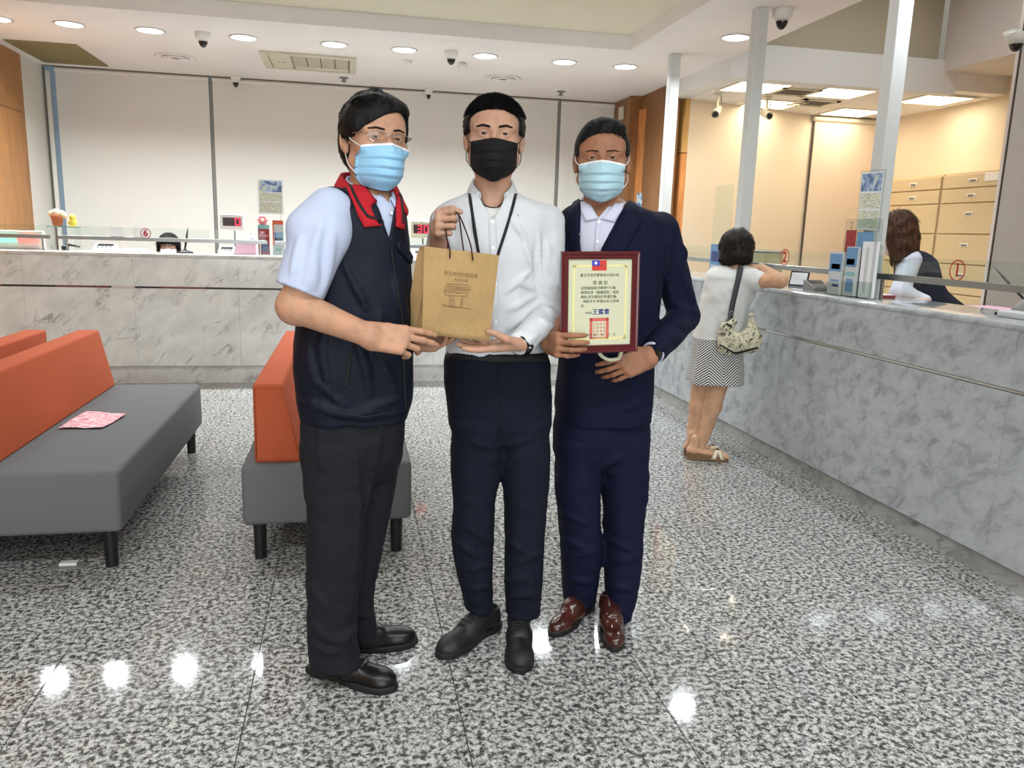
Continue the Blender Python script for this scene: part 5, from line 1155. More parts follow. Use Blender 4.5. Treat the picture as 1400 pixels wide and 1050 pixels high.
cb = coarse_body([(nkS + (0, 0, 0.03), pS(830, 310), 0.052, 0.08), (pS(832, 310), pS(828, 540), 0.10, 0.10), (pS(832, 318), pS(895, 318), 0.045, 0.04), (pS(832, 318), pS(785, 318), 0.045, 0.04)], 0.012)
link_body(ps, [hms, cb, ha, hb], 'skin_right', kids_)
# cuff, watch, ring
ax = _n(wrA - elA); c = wrA - ax * 0.012
make('cuff', MB().cyl(wrA - ax * 0.055, wrA - ax * 0.022, 0.0395, 0.0385, n=28, caps=False).cyl(wrA - ax * 0.022, wrA - ax * 0.0225, 0.0385, 0.03, n=28, caps=False), 'shirt_lilac', sh)
w_ = make('watch', MB().cyl(c - ax * 0.010, c + ax * 0.010, 0.0330, 0.0315, n=28), 'watch_black', ps)
dn = np.array([0.2, -0.9, 0.3]); dn = _n(dn - ax * (dn @ ax)); make('watch_face', MB().cyl(c + dn * 0.027, c + dn * 0.036, 0.016, n=20), 'dark_dome', w_)
# ------------------------------------------------------------------ paper bag
m = mat('kraft', (178, 146, 100), 0.85, spec=0.2); t = tex_noise(m, 90, 4); tint(m, t.outputs['Fac'], [(0.3, (174, 142, 97)), (0.7, (182, 150, 104))]); t2 = tex_noise(m, 14, 2); bump(m, t2.outputs['Fac'], 0.2, 0.004)
mat('ink_brown', (136, 112, 78), 0.9); mat('ink_black', (52, 50, 48), 0.9); mat('ink_blue', (52, 58, 130), 0.9); mat('ink_red', (205, 78, 66), 0.9)
TL, TR, BR, BL = atY(580, 336.5, 2.150), atY(682.5, 349, 2.185), atY(669, 467, 2.20), atY(577, 457, 2.165)
bg = thing('paper_bag', ((BL + BR) / 2).tolist(), 'brown kraft paper bag with dark cords held up between two men', 'paper bag')
back = np.array([-0.035, 0.085, -0.006]); nx, nz = 14, 16; rng = np.random.default_rng(4)
def bagp(i, j, side):
    a, b = i / nx, j / nz; p = (TL * (1 - a) + TR * a) * (1 - b) + (BL * (1 - a) + BR * a) * b
    d = 0.004 * vnoise(np.array(a * 5.0 + side * 9), np.array(b * 5.0), np.array(1.3)) - 0.012 * math.sin(math.pi * a) * math.sin(math.pi * min(1, b * 1.2)) * (1 if side == 0 else -1)
    k = 1.0 if b > 0.85 else 0.25 + 0.75 * (b / 0.85) ** 0.6
    return p + back * (k if side else 0.0) + np.array([0, d, 0])
V = [bagp(i, j, 0) for i in range(nx + 1) for j in range(nz + 1)]; n0 = len(V); V += [bagp(i, j, 1) for i in range(nx + 1) for j in range(nz + 1)]
I = lambda i, j, s_=0: s_ * n0 + i * (nz + 1) + j
F = []
for i in range(nx):
    for j in range(nz): F += [(I(i, j), I(i, j + 1), I(i + 1, j + 1), I(i + 1, j)), (I(i, j, 1), I(i + 1, j, 1), I(i + 1, j + 1, 1), I(i, j + 1, 1))]
    F.append((I(i, nz), I(i, nz, 1), I(i + 1, nz, 1), I(i + 1, nz)))
fr_mb = MB().add(V, F, True)
body = make('sack', fr_mb, 'kraft', bg)
for e, sgn in ((0, -1), (nx, 1)):
    V = []; F = []
    for j in range(nz + 1):
        f, b_ = bagp(e, j, 0), bagp(e, j, 1); md = (f + b_) / 2 + np.array([-sgn * 0.022 * (1 - (j / nz) ** 2), 0, 0]); V += [f, md, b_]
    for j in range(nz): b0 = j * 3; F += [(b0, b0 + 1, b0 + 4, b0 + 3), (b0 + 1, b0 + 2, b0 + 5, b0 + 4)]
    make('gusset', MB().add(V, F), 'kraft', bg, fix=False)
grip = atY(610, 300, 2.235)
for (a, b, dy) in (((615, 350), (646.5, 353), -0.004), ((612, 340), (634.5, 345), 0.03)):
    A, B = atY(*a, 2.158 + dy), atY(*b, 2.168 + dy)
    up_ = [A + np.array([0, 0, -0.006]), A + np.array([0, -0.003, 0.012]), atY(610, 320, 2.20), grip + np.array([-0.004, 0, 0]), grip + np.array([0.018, 0, 0.022]), atY(626, 292, 2.195), B + np.array([-0.006, -0.003, 0.03]), B + np.array([0, 0, -0.006])]
    make('cord', MB().tube(spline(up_, 40), 0.0021, 7), 'cord_brown', bg)
# print on the bag: two lines of lettering and the little police station drawing
u = _n(TR - TL); v = _n((TL - BL) - u * ((TL - BL) @ u)); bb_ = BVHTree.FromPolygons([tuple(p) for p in fr_mb.v], fr_mb.f)
def onbag(mb, off=0.0012):
    mb.v = [tuple(np.array((lambda h: h[0] if h[0] is not None else Vector(p))(bb_.ray_cast(Vector(np.array(p) + np.array([0, -0.06, 0])), Vector((0, 1, 0))))) + np.array([0, -off, 0])) for p in mb.v]; return mb
make('lettering', onbag(text_mb('臺北市政府警察局', 0.0125, atY(631, 376, 2.15), u, v, bold=0.0)), 'ink_brown', body, fix=False)
make('lettering', onbag(text_mb('內湖分局', 0.0105, atY(631, 384, 2.15), u, v)), 'ink_brown', body, fix=False)
def ink(lines, w=0.0008):
    mb = MB()
    for L in lines:
        P = resample([(a, b) for a, b in L], max(2, len(L) * 4))
        for (ax_, ay), (bx_, by) in zip(P[:-1], P[1:]):
            a, b = atY(ax_, ay, 2.15), atY(bx_, by, 2.15); d = _n(b - a); s_ = np.cross(d, [0, 1.0, 0]); s_ = _n(s_) * w
            mb.quad(a - s_, a + s_, b + s_, b - s_)
    return onbag(mb)
st = [[(611, 388), (641, 390), (645, 398), (608, 396), (611, 388)], [(608, 399), (640, 401)], [(608, 396), (609, 404), (640, 406), (641, 399)], [(616, 406), (615, 419)], [(619, 406), (618, 419)], [(634, 407), (633, 421)], [(621, 408), (621, 420)], [(632, 408), (631, 421)], [(604, 417), (612, 418), (645, 424)], [(606, 419.5), (640, 422.5)], [(624, 401), (630, 401.5)], [(625, 394), (631, 394.5)], [(612, 391), (640, 393.5)], [(611, 393.5), (642, 396)]]
make('printed_drawing', ink(st), 'ink_brown', body, fix=False)

# ------------------------------------------------------------------ framed certificate
mat('mahogany', (88, 24, 30), 0.25, spec=0.5, coat=0.3); mat('certificate_paper', (212, 213, 182), 0.7); mat('border_yellow', (238, 230, 158), 0.7); mat('flag_red', (214, 62, 52), 0.7); mat('flag_blue', (60, 58, 190), 0.7); mat('print_white', (245, 245, 245), 0.7); mat('stamp_red', (216, 104, 92), 0.8)
c00, c10, c11, c01 = [atY(x, y, Y) for x, y, Y in ((765, 344.5, 2.250), (869.5, 343, 2.262), (875, 480.5, 2.256), (768, 483, 2.244))]
ct = (c00 + c10 + c11 + c01) / 4; fu = _n((c10 - c00) + (c11 - c01)); fv = (c00 - c01) + (c10 - c11); fv = _n(fv - fu * (fv @ fu)); fn_ = np.cross(fu, fv)
W_, H_ = np.linalg.norm(c10 - c00 + c11 - c01) / 2, np.linalg.norm(c00 - c01 + c10 - c11) / 2
fc = thing('certificate_frame', (ct - fv * H_ / 2).tolist(), 'framed certificate of thanks in a dark red wooden frame held by the suited man', 'framed certificate')
def fp(a, b, c=0.0): return ct + fu * a + fv * b + fn_ * c
def fbox(a0, a1, b0, b1, d0, d1):
    V = [fp(a, b, c) for c in (d0, d1) for a, b in ((a0, b0), (a1, b0), (a1, b1), (a0, b1))]; return V, [(0, 1, 2, 3), (4, 5, 6, 7), (0, 1, 5, 4), (1, 2, 6, 5), (2, 3, 7, 6), (3, 0, 4, 7)]
hw, hh, fwid = W_ / 2, H_ / 2, 0.0235
prof = [(0, -0.006), (0, 0.008), (0.004, 0.011), (0.009, 0.010), (0.011, 0.0065), (0.016, 0.0065), (0.0185, 0.0085), (0.0215, 0.006), (fwid, 0.002), (fwid, -0.006)]
cor = [(-hw, hh, 1, -1), (hw, hh, -1, -1), (hw, -hh, -1, 1), (-hw, -hh, 1, 1)]
for k in range(4):
    V = []; F = []
    for (x, y, sx, sy) in (cor[k], cor[(k + 1) % 4]):
        for (w_, d) in prof: V.append(fp(x + sx * w_, y + sy * w_, d))
    n_ = len(prof)
    for i in range(n_ - 1): F.append((i, i + 1, n_ + i + 1, n_ + i))
    make('moulding', MB().add(V, F + [(n_ - 1, 0, n_, 2 * n_ - 1)]), 'mahogany', fc)
make('backing_board', MB().add(*fbox(-hw + 0.004, hw - 0.004, -hh + 0.004, hh - 0.004, -0.008, -0.003)), 'mahogany', fc)
iw, ih = hw - fwid, hh - fwid
pp = make('certificate', MB().add(*fbox(-iw - 0.003, iw + 0.003, -ih - 0.003, ih + 0.003, -0.003, 0.0)), 'certificate_paper', fc)
def flat(polys, z=0.0004):
    mb = MB()
    for P in polys: mb.add([fp(a, b, z) for a, b in P], [tuple(range(len(P)))])
    return mb
def rect(x0, x1, y0, y1): return [(x0, y0), (x1, y0), (x1, y1), (x0, y1)]
bw, bh = iw - 0.014, ih - 0.016
bord = [rect(-bw, bw, bh - 0.006, bh), rect(-bw, bw, -bh, -bh + 0.006), rect(-bw, -bw + 0.006, -bh, bh), rect(bw - 0.006, bw, -bh, bh)]
for sx in (-1, 1):
    for sy in (-1, 1): cx_, cy_ = sx * (bw - 0.006), sy * (bh - 0.006); bord.append([(cx_ + 0.006 * math.cos(t), cy_ + 0.006 * math.sin(t)) for t in np.linspace(0, 2 * math.pi, 16, False)])
make('printed_border', flat(bord), 'border_yellow', pp, fix=False)
fy = ih - 0.003; make('flag', flat([rect(-0.027, 0.0195, fy - 0.030, fy)]), 'flag_red', pp, fix=False); make('flag_canton', flat([rect(-0.027, -0.003, fy - 0.0155, fy)], 0.0006), 'flag_blue', pp, fix=False)
sunp = [(-0.015 + (0.0058 if i % 2 == 0 else 0.0034) * math.cos(i * math.pi / 12), fy - 0.0078 + (0.0058 if i % 2 == 0 else 0.0034) * math.sin(i * math.pi / 12)) for i in range(24)]
make('flag_sun', flat([sunp], 0.0008), 'print_white', pp, fix=False)
def cert(txt, x, y, size, m_, align='CENTER', bold=0.0): make('lettering', text_mb(txt, size, fp(x, y, 0.0), fu, fv, align, 0.0005, bold=bold), m_, pp, fix=False)
y0 = ih
cert('臺北市政府警察局內湖分局', -0.002, y0 - 0.047, 0.0103, 'ink_black'); cert('感 謝 狀', 0.0, y0 - 0.070, 0.0135, 'ink_black')
for k, l in enumerate(('茲感謝國泰世華銀行行員', '關懷民眾「臨櫃提款」提問', '機制,成功攔阻民眾遭詐騙', '貢獻良多,特頒此狀,以表謝', '忱。')):
    cert(l, -0.061 if k != 3 else -0.054, y0 - 0.085 - k * 0.0132, 0.0101, 'ink_black', 'LEFT')
cert('分局長', -0.036, y0 - 0.159, 0.0075, 'ink_black'); cert('王寶章', 0.004, y0 - 0.157, 0.0185, 'ink_blue', bold=0.0003)
sx0, sx1, sy0, sy1 = -0.0315, 0.030, y0 - 0.238, y0 - 0.174
make('seal_stamp', flat([rect(sx0, sx1, sy1 - 0.010, sy1), rect(sx0, sx1, sy0, sy0 + 0.006), rect(sx0, sx0 + 0.009, sy0, sy1), rect(sx1 - 0.009, sx1, sy0, sy1)] + [rect(sx0 + 0.013 + i * 0.0115, sx0 + 0.0143 + i * 0.0115, sy0 + 0.010, sy1 - 0.013) for i in range(4)] + [rect(sx0 + 0.012, sx1 - 0.012, sy0 + 0.012 + i * 0.011, sy0 + 0.0132 + i * 0.011) for i in range(4)]), 'stamp_red', pp, fix=False)
cert('中 華 民 國      年    月    日', 0.0, y0 - 0.226, 0.009, 'ink_black')
gp = make('glass', MB().add([fp(-iw, -ih, 0.003), fp(iw, -ih, 0.003), fp(iw, ih, 0.003), fp(-iw, ih, 0.003)], [(0, 1, 2, 3)]), 'lens_glass', fc, fix=False)
e0, e1 = atY(822, 486, 2.30), atY(846, 490, 2.315)
make('easel_stand', MB().tube(spline([atY(818, 478, 2.29), e0, atY(834, 492, 2.31), e1, atY(850, 480, 2.30)], 16), 0.006, 8), 'certificate_paper', fc)
# ------------------------------------------------------------------ woman customer leaning on the side counter
fabric('blouse', (205, 206, 202), 0.85, 1000, 0.015, 0.08, folds=0.25, fscale=12); mat('hair_tie', (30, 30, 30), 0.6)
def stripes(name):
    m = mat(name, (230, 230, 228), 0.85, spec=0.2); N, L, b = nodes(m)
    tc = N.new('ShaderNodeTexCoord'); sp = N.new('ShaderNodeSeparateXYZ'); L.new(tc.outputs['Object'], sp.inputs[0])
    an = N.new('ShaderNodeMath'); an.operation = 'ARCTAN2'; L.new(sp.outputs['Y'], an.inputs[0]); L.new(sp.outputs['X'], an.inputs[1])
    pp_ = N.new('ShaderNodeMath'); pp_.operation = 'PINGPONG'; pp_.inputs[1].default_value = 0.55; L.new(an.outputs[0], pp_.inputs[0])
    ml = N.new('ShaderNodeMath'); ml.operation = 'MULTIPLY'; ml.inputs[1].default_value = 0.13; L.new(pp_.outputs[0], ml.inputs[0])
    ad = N.new('ShaderNodeMath'); ad.operation = 'ADD'; L.new(ml.outputs[0], ad.inputs[0]); L.new(sp.outputs['Z'], ad.inputs[1])
    fr = N.new('ShaderNodeMath'); fr.operation = 'MODULO'; fr.inputs[1].default_value = 0.0165; L.new(ad.outputs[0], fr.inputs[0])
    gt = N.new('ShaderNodeMath'); gt.operation = 'GREATER_THAN'; gt.inputs[1].default_value = 0.0085; L.new(fr.outputs[0], gt.inputs[0])
    mx = N.new('ShaderNodeMix'); mx.data_type = 'RGBA'; mx.inputs['A'].default_value = lin((218, 218, 215)); mx.inputs['B'].default_value = lin((22, 23, 28)); L.new(gt.outputs[0], mx.inputs['Factor']); L.new(mx.outputs['Result'], b.inputs['Base Color']); return m
stripes('skirt_stripes')
YW = 4.47
pw = thing('person', (2.19, 4.46, 0), 'woman in a white blouse and striped skirt leaning on the side counter', 'person')
def pW(x, y, dy=0.0): return atY(x, y, YW + dy)
rng = np.random.default_rng(21)
RWm = face_frame(2.15, -0.02, 0.10); ow = pW(1010, 341, 0.02); SW = 0.97
def bob(S):
    S.ell((0, 0.01, -0.03), (0.108, 0.108, 0.104), 0.02); S.ell((0, -0.05, -0.035), (0.105, 0.062, 0.092), 0.03)
cap = hair_cap(0.016, lambda u: 0.045 - 2 * u * u, temple=0.05, ear=-0.085, back=0.04, nape=-0.095, top=0.006, bumps=0.0015, side=0.016, extra=bob, nsc=30)
tf = [tufts(cap, 3000, 0.04, 0.0012, lambda p, n: np.array([p[0] * 2, -1.0, 0.15 if p[2] > 0 else -0.1]), rng, lift=0.02, jit=0.05)]
hmw, kidw, _ = finish_head(pw, 'skin_woman', RWm, ow, SW, 'hair_dark', 'mask_white', 0.004, (0, 0), 0.97, [cap], tf, maskkw=dict(top=-0.022, bot=-0.135, hw=0.064), h=0.0034)
nkW = neck_of(RWm, ow, SW, -0.15)
# body: arms and legs bare
shR_, elR_, wrR_ = atY(1024, 384, 4.40), np.array([2.64, 4.33, 1.115]), atY(1040, 366, 4.42)
elR_ = atZ(1071, 388, 1.075 + 0.04); elR_ = atY(1067, 384, 4.22); wrR_ = atY(1040, 366, 4.40)
S = Sdf(*bbox_of([shR_, elR_, wrR_], 0.08), 0.005)
S.cone(shR_, elR_, 0.048, 0.040, 0.02); S.cone(elR_, wrR_, 0.041, 0.027, 0.02); arm = S.mesh()
hw_ = hand_mesh(wrR_, (-0.75, 0.55, 0.12), (0.1, 0.1, 1), -1, [(10, 18, 12), (12, 20, 12), (14, 22, 14), (16, 24, 14)], [(0.8, 0.5, -0.3), (0.9, 0.2, -0.3), (1, 0, -0.2)], None, 0.9, h=0.003)
S = Sdf(*bbox_of([(1.95, 4.2, 0.0), (2.5, 4.75, 0.75)], 0.03), 0.006)
kL, kR = pW(945, 568, 0.05), pW(978, 562, -0.03)      # knees (left leg farther)
S.cone(pW(962, 505, 0.05), pW(954, 556, 0.05), 0.072, 0.050, 0.03); S.cone(pW(954, 556, 0.05), pW(945, 612, 0.05), 0.050, 0.027, 0.03); S.cone(pW(950, 572, 0.08), pW(946, 590, 0.07), 0.044, 0.034, 0.02)
S.cone(pW(985, 505, -0.04), pW(974, 556, -0.04), 0.076, 0.054, 0.03); S.cone(pW(974, 556, -0.04), pW(957, 614, -0.04), 0.052, 0.028, 0.03); S.cone(pW(968, 574, -0.01), pW(963, 594, -0.02), 0.048, 0.036, 0.02)
f1, f2 = atZ(946, 620, 0.05), atZ(958, 624, 0.05)
for hp, tp in (((2.105, 4.49, 0.06), (2.29, 4.44, 0.03)), ((2.085, 4.40, 0.06), (2.275, 4.345, 0.03))):
    S.cone(hp, tp, 0.032, 0.026, 0.02, flat=((0, 0, 1), 0.75)); S.cone((hp[0] + 0.005, hp[1], 0.05), (hp[0] + 0.02, hp[1], 0.13), 0.031, 0.03, 0.02)
    for q in range(5): S.cone((tp[0] - 0.01, tp[1] + (q - 2) * 0.013, 0.028), (tp[0] + 0.026 - 0.006 * q, tp[1] + (q - 2) * 0.015, 0.024), 0.009, 0.007, 0.005)
lg = S.mesh()
cbw = coarse_body([(nkW + (0, 0, 0.04), pW(1003, 385), 0.045, 0.06), (pW(1003, 385), pW(985, 470), 0.09, 0.11)], 0.012)
link_body(pw, [hmw, arm, hw_, lg, cbw], 'skin_woman', kidw)
# blouse
tor = [sec(362, 990, 1018, YW + 0.02, 0.06, 2), sec(370, 972, 1028, YW + 0.01, 0.085, 2.2), sec(380, 965, 1036, YW, 0.105, 2.3), sec(400, 960, 1032, YW, 0.12, 2.4), sec(420, 956, 1024, YW, 0.122, 2.4), sec(445, 950, 1020, YW, 0.122, 2.4), sec(463, 946, 1017, YW, 0.13, 2.4)]
S = Sdf(*bbox_of([pW(935, 355, -0.2), pW(1055, 470, 0.2)], 0.05), 0.006); S.loft(tor, 0.0)
S.cone(atY(1016, 376, 4.42), atY(1034, 385, 4.36), 0.065, 0.060, 0.03); S.cone(atY(1030, 380, 4.38), atY(1042, 382, 4.33), 0.052, 0.048, 0.02); S.cone(atY(978, 378, 4.56), atY(985, 400, 4.62), 0.06, 0.05, 0.03)
S.noise(0.004, 14, off=2); S.noise(0.002, 30, off=6); S.cone(nkW - (0, 0, 0.0), nkW + np.array([0, 0, 0.1]), 0.05, 0.055, 0.004, 's')
blm = S.mesh(); make_np('blouse', [blm], 'blouse', pw); bbl = bvh_of(blm)
# skirt
sk0 = pW(980, 462); hipw = [sec(460, 947, 1015, YW, 0.125, 2.3), sec(480, 945, 1014, YW, 0.14, 2.3), sec(505, 941, 1014, YW, 0.155, 2.3), sec(522, 938, 1014, YW, 0.17, 2.3)]
pleat = Sdf(*bbox_of([pW(930, 452, -0.25), pW(1025, 530, 0.25)], 0.04), 0.006); pleat.loft(hipw, 0.0, caps=1); pleat.noise(0.008, 13, st=(1, 1, 0.15), off=3)
pleat.put(lambda x, y, z: (z - 0.55) * 0 + np.maximum(np.hypot(x - sk0[0], y - YW) - 0.115, z - (hipw[-1][0] + 0.09)), (sk0[0] - 0.2, YW - 0.2, 0.3), (sk0[0] + 0.2, YW + 0.2, hipw[-1][0] + 0.09), 0.004, 's')
Vs, Fs = pleat.mesh()
sk = make_np('skirt', [(Vs, Fs)], 'skirt_stripes', pw)
for v in sk.data.vertices: v.co -= Vector((sk0[0] - 2.19, YW - 4.46, 0))
sk.location = (sk0[0] - 2.19, YW - 4.46, 0)
# sandals
mat('sandal_cream', (222, 208, 180), 0.5); mat('sandal_sole', (120, 92, 66), 0.7)
for hp, tp in (((2.075, 4.493, 0), (2.315, 4.435, 0)), ((2.055, 4.405, 0), (2.30, 4.335, 0))):
    hp, tp = np.array(hp), np.array(tp); d = _n(tp - hp); sd = np.array([-d[1], d[0], 0]); L = np.linalg.norm(tp - hp)
    out = [(t * L, w_) for t, w_ in ((0, 0.018), (0.06, 0.03), (0.3, 0.031), (0.5, 0.033), (0.75, 0.043), (0.92, 0.036), (1.0, 0.012))]; poly = [hp + d * a + sd * b for a, b in out] + [hp + d * a - sd * b for a, b in out[::-1]]
    n_ = len(poly); mb = MB(); zt = [0.05 - 0.028 * min(1, max(0, (t[0] / L - 0.25) / 0.4)) for t in out]; zz = zt + zt[::-1]
    V = [p + np.array([0, 0, 0.0 if (i < 3 or i >= n_ - 3 or 4 <= i < n_ - 4) else 0.008]) for i, p in enumerate(poly)] + [p + np.array([0, 0, z_]) for p, z_ in zip(poly, zz)]
    mb.add(V, [(i, (i + 1) % n_, n_ + (i + 1) % n_, n_ + i) for i in range(n_)] + [tuple(range(n_))[::-1], tuple(range(n_, 2 * n_))])
    so = make('sandal', mb, 'sandal_sole', pw)
    for a, b in ((0.62, 0.84), (0.84, 0.62)):
        P = [hp + d * a * L + sd * 0.042 + (0, 0, 0.02), hp + d * (a * 0.6 + b * 0.4) * L + sd * 0.02 + (0, 0, 0.068), hp + d * (a * 0.4 + b * 0.6) * L - sd * 0.02 + (0, 0, 0.068), hp + d * b * L - sd * 0.042 + (0, 0, 0.02)]
        mb = MB(); Q = spline(P, 12)
        for i in range(12): Q[i] = Q[i]
        V = []; 
        for q in Q: V += [q + d * 0.014, q - d * 0.014, q - d * 0.014 + (0, 0, 0.005), q + d * 0.014 + (0, 0, 0.005)]
        F = [(4 * i + a_, 4 * i + (a_ + 1) % 4, 4 * i + 4 + (a_ + 1) % 4, 4 * i + 4 + a_) for i in range(11) for a_ in range(4)]
        make('strap', MB().add(V, F, True), 'sandal_cream', so)
# handbag on her shoulder
m = mat('bag_print', (200, 194, 170), 0.6); t = tex_noise(m, 38, 4, 0.6, dist=1.0); tint(m, t.outputs['Fac'], [(0.36, (52, 46, 40)), (0.46, (188, 180, 152)), (0.75, (218, 214, 192))]); fabric('bag_strap', (66, 68, 70), 0.7)
hb_ = thing('handbag', pW(1012, 484, -0.16).tolist(), 'cream printed shoulder handbag with grey strap hanging on the leaning woman', 'handbag')
YH = 4.29
S = Sdf(*bbox_of([atY(978, 425, YH), atY(1045, 492, YH)], 0.08), 0.004)
S.cone(atY(996, 470, YH), atY(1028, 468, YH), 0.068, 0.062, 0.03, flat=((0, 1, 0), 0.55)); S.cone(atY(992, 450, YH), atY(1003, 440, YH), 0.045, 0.02, 0.03, flat=((0, 1, 0), 0.5)); S.cone(atY(1028, 452, YH), atY(1027, 432, YH), 0.045, 0.018, 0.03, flat=((0, 1, 0), 0.5))
S.cone(atY(1013, 425, YH - 0.05), atY(1015, 446, YH - 0.05), 0.05, 0.02, 0.02, 's'); S.noise(0.004, 25)
bgm = S.mesh(); sack = make_np('bag_body', [bgm], 'bag_print', hb_); bbg = bvh_of(bgm)
for A, B in (([(984, 470), (1005, 482), (1036, 474)], [(984, 472.5), (1005, 484.5), (1036, 476.5)]), ([(992, 440), (1010, 452), (1022, 436)], [(992, 443), (1010, 455.5), (1024, 439)])): make_np('trim', [patch(bbg, A, B, 18, 3, 0.001, 0.002)], 'strap_black', hb_)
bal = bvh_of(blm, bgm)
def strap_line(P, hwid): 
    V = []; Q = resample(P, 22)
    for x, y in Q:
        q, nr = cast_px(bal, x, y); V.append((q, nr))
    pts = np.array([a + b * 0.006 for a, b in V]); pts = smooth_grid(pts[:, None, :].repeat(3, 1), 2)[:, 1]; out = []
    for i, p in enumerate(pts):
        d = _n(pts[min(i + 1, 21)] - pts[max(i - 1, 0)]); s_ = _n(np.cross(d, V[i][1])); out += [p - s_ * hwid, p + s_ * hwid, p + s_ * hwid + V[i][1] * 0.003, p - s_ * hwid + V[i][1] * 0.003]
    return MB().add(out, [(4 * i + a_, 4 * i + (a_ + 1) % 4, 4 * i + 4 + (a_ + 1) % 4, 4 * i + 4 + a_) for i in range(21) for a_ in range(4)], True)
make('strap', strap_line([(1013, 366), (1008, 385), (1001, 415), (996, 445)], 0.017), 'bag_strap', hb_)
make('ring', MB().tube([atY(1000, 428, YH - 0.035) + 0.012 * np.array([math.cos(a), 0, math.sin(a)]) for a in np.linspace(0, 6.283, 17)], 0.0022, 6), 'steel', hb_)

# ------------------------------------------------------------------ teller in the side office
fabric('teller_shirt', (206, 208, 222), 0.8, 1000, 0.015, 0.08, folds=0.2); fabric('teller_vest', (40, 44, 58), 0.8, 1200, 0.06, 0.1)
pt_ = thing('person', (3.75, 4.2, 0.0), 'teller with long brown hair in a grey vest bending behind the side counter', 'person')
YT = 4.25
def pT(x, y, dy=0.0): return atY(x, y, YT + dy)
RT_ = face_frame(-2.95, -0.25, 0.0); ot = pT(1226, 318, 0.0); ST = 1.0
def longhair(S):
    S.ell((0, -0.06, -0.05), (0.092, 0.13, 0.075), 0.03); S.cone((0.05, -0.02, -0.03), (0.055, -0.185, -0.03), 0.05, 0.036, 0.03); S.cone((-0.05, -0.02, -0.03), (-0.055, -0.185, -0.03), 0.05, 0.036, 0.03); S.cone((0, -0.02, -0.05), (0, -0.185, -0.06), 0.06, 0.045, 0.03)
cap = hair_cap(0.016, lambda u: 0.055 - 2 * u * u, temple=0.045, ear=-0.3, back=0.1, nape=-0.185, top=0.006, bumps=0.0018, extra=longhair, nsc=30)
tf = [tufts(cap, 2600, 0.05, 0.0014, lambda p, n: np.array([p[0], -1.0, -0.15]), rng, lift=0.02, jit=0.05)]
hmt, kidt, _ = finish_head(pt_, 'skin_teller', RT_, ot, ST, 'hair_brown', 'mask_white', 0.004, (0, 0), 1.0, [cap], tf, h=0.0036)
nkT = neck_of(RT_, ot, ST, -0.14)
S = Sdf(*bbox_of([pT(1195, 330, -0.25), pT(1310, 440, 0.3), np.array([3.6, 4.2, 0.75])], 0.06), 0.007)
S.cone(nkT, pT(1253, 372, 0.03), 0.06, 0.12, 0.03); S.cone(pT(1253, 372, 0.03), pT(1262, 415, 0.04), 0.125, 0.14, 0.03); S.cone(pT(1262, 415, 0.04), (3.95, 4.3, 0.72), 0.14, 0.16, 0.03)
S.noise(0.004, 12); make_np('vest', [S.mesh()], 'teller_vest', pt_)
S = Sdf(*bbox_of([pT(1190, 330, -0.3), pT(1280, 430, 0.1)], 0.06), 0.006)
aS, aE, aW = pT(1244, 356, -0.10), pT(1231, 400, -0.17), np.array([3.28, 4.0, 1.045])
S.cone(aS, aE, 0.066, 0.052, 0.03); S.cone(aE, aW, 0.052, 0.036, 0.03); S.noise(0.003, 18); make_np('shirt', [S.mesh()], 'teller_shirt', pt_)
ht = hand_mesh(aW, (-0.85, -0.5, 0.0), (0, 0, 1), -1, [(10, 18, 12)] * 4, [(0.8, 0.5, -0.3), (0.9, 0.2, -0.3), (1, 0, -0.2)], None, 0.9, h=0.0035)
cbt = coarse_body([(nkT, pT(1255, 375, 0.03), 0.045, 0.09), (pT(1255, 375, 0.03), pT(1262, 415, 0.04), 0.09, 0.1)], 0.02)
make_np('trousers', [coarse_body([((3.95, 4.3, 0.78), (3.97, 4.3, 0.62), 0.14, 0.15), ((3.9, 4.22, 0.62), (3.72, 4.1, 0.52), 0.09, 0.075), ((3.72, 4.1, 0.52), (3.74, 4.1, 0.08), 0.07, 0.055), ((3.95, 4.4, 0.62), (3.78, 4.45, 0.52), 0.09, 0.075), ((3.78, 4.45, 0.52), (3.8, 4.45, 0.08), 0.07, 0.055)], 0.016)], 'navy_trousers', pt_)
for yy_ in (4.1, 4.45): make('shoe', MB().ball((3.72, yy_, 0.035), (0.12, 0.045, 0.035)), 'rubber', pt_)
link_body(pt_, [hmt, ht, cbt], 'skin_teller', kidt)
# ------------------------------------------------------------------ teller behind the back counter, only hair, brow and mask show
pb = thing('person', (-1.6, 7.8, 0), 'teller with black fringe and white mask peeking over the back counter', 'person')
ob = atY(231, 338, 7.72); RB_ = face_frame(0.1, -0.1, 0.0)
def fringe2(S):
    S.ell((0, 0.062, 0.045), (0.07, 0.04, 0.045), 0.02); S.ell((0, -0.05, -0.04), (0.095, 0.12, 0.075), 0.03)
    for sd in (-1, 1): S.cone((sd * 0.07, 0.03, 0.02), (sd * 0.082, -0.14, 0.025), 0.03, 0.028, 0.03)
cap = hair_cap(0.016, lambda u: 0.042 - 4 * u * u, temple=0.05, ear=-0.3, back=0.1, nape=-0.17, top=0.004, bumps=0.0018, extra=fringe2, nsc=30)
hmb, kidb, _ = finish_head(pb, 'skin_teller', RB_, ob, 1.0, 'hair_black', 'mask_white', 0.0036, (0, -0.3), 1.0, [cap], [tufts(cap, 1200, 0.045, 0.0014, lambda p, n: np.array([p[0], -1.0, 0.1]), rng, lift=0.02, jit=0.05)], h=0.0036)
nb = neck_of(RB_, ob)
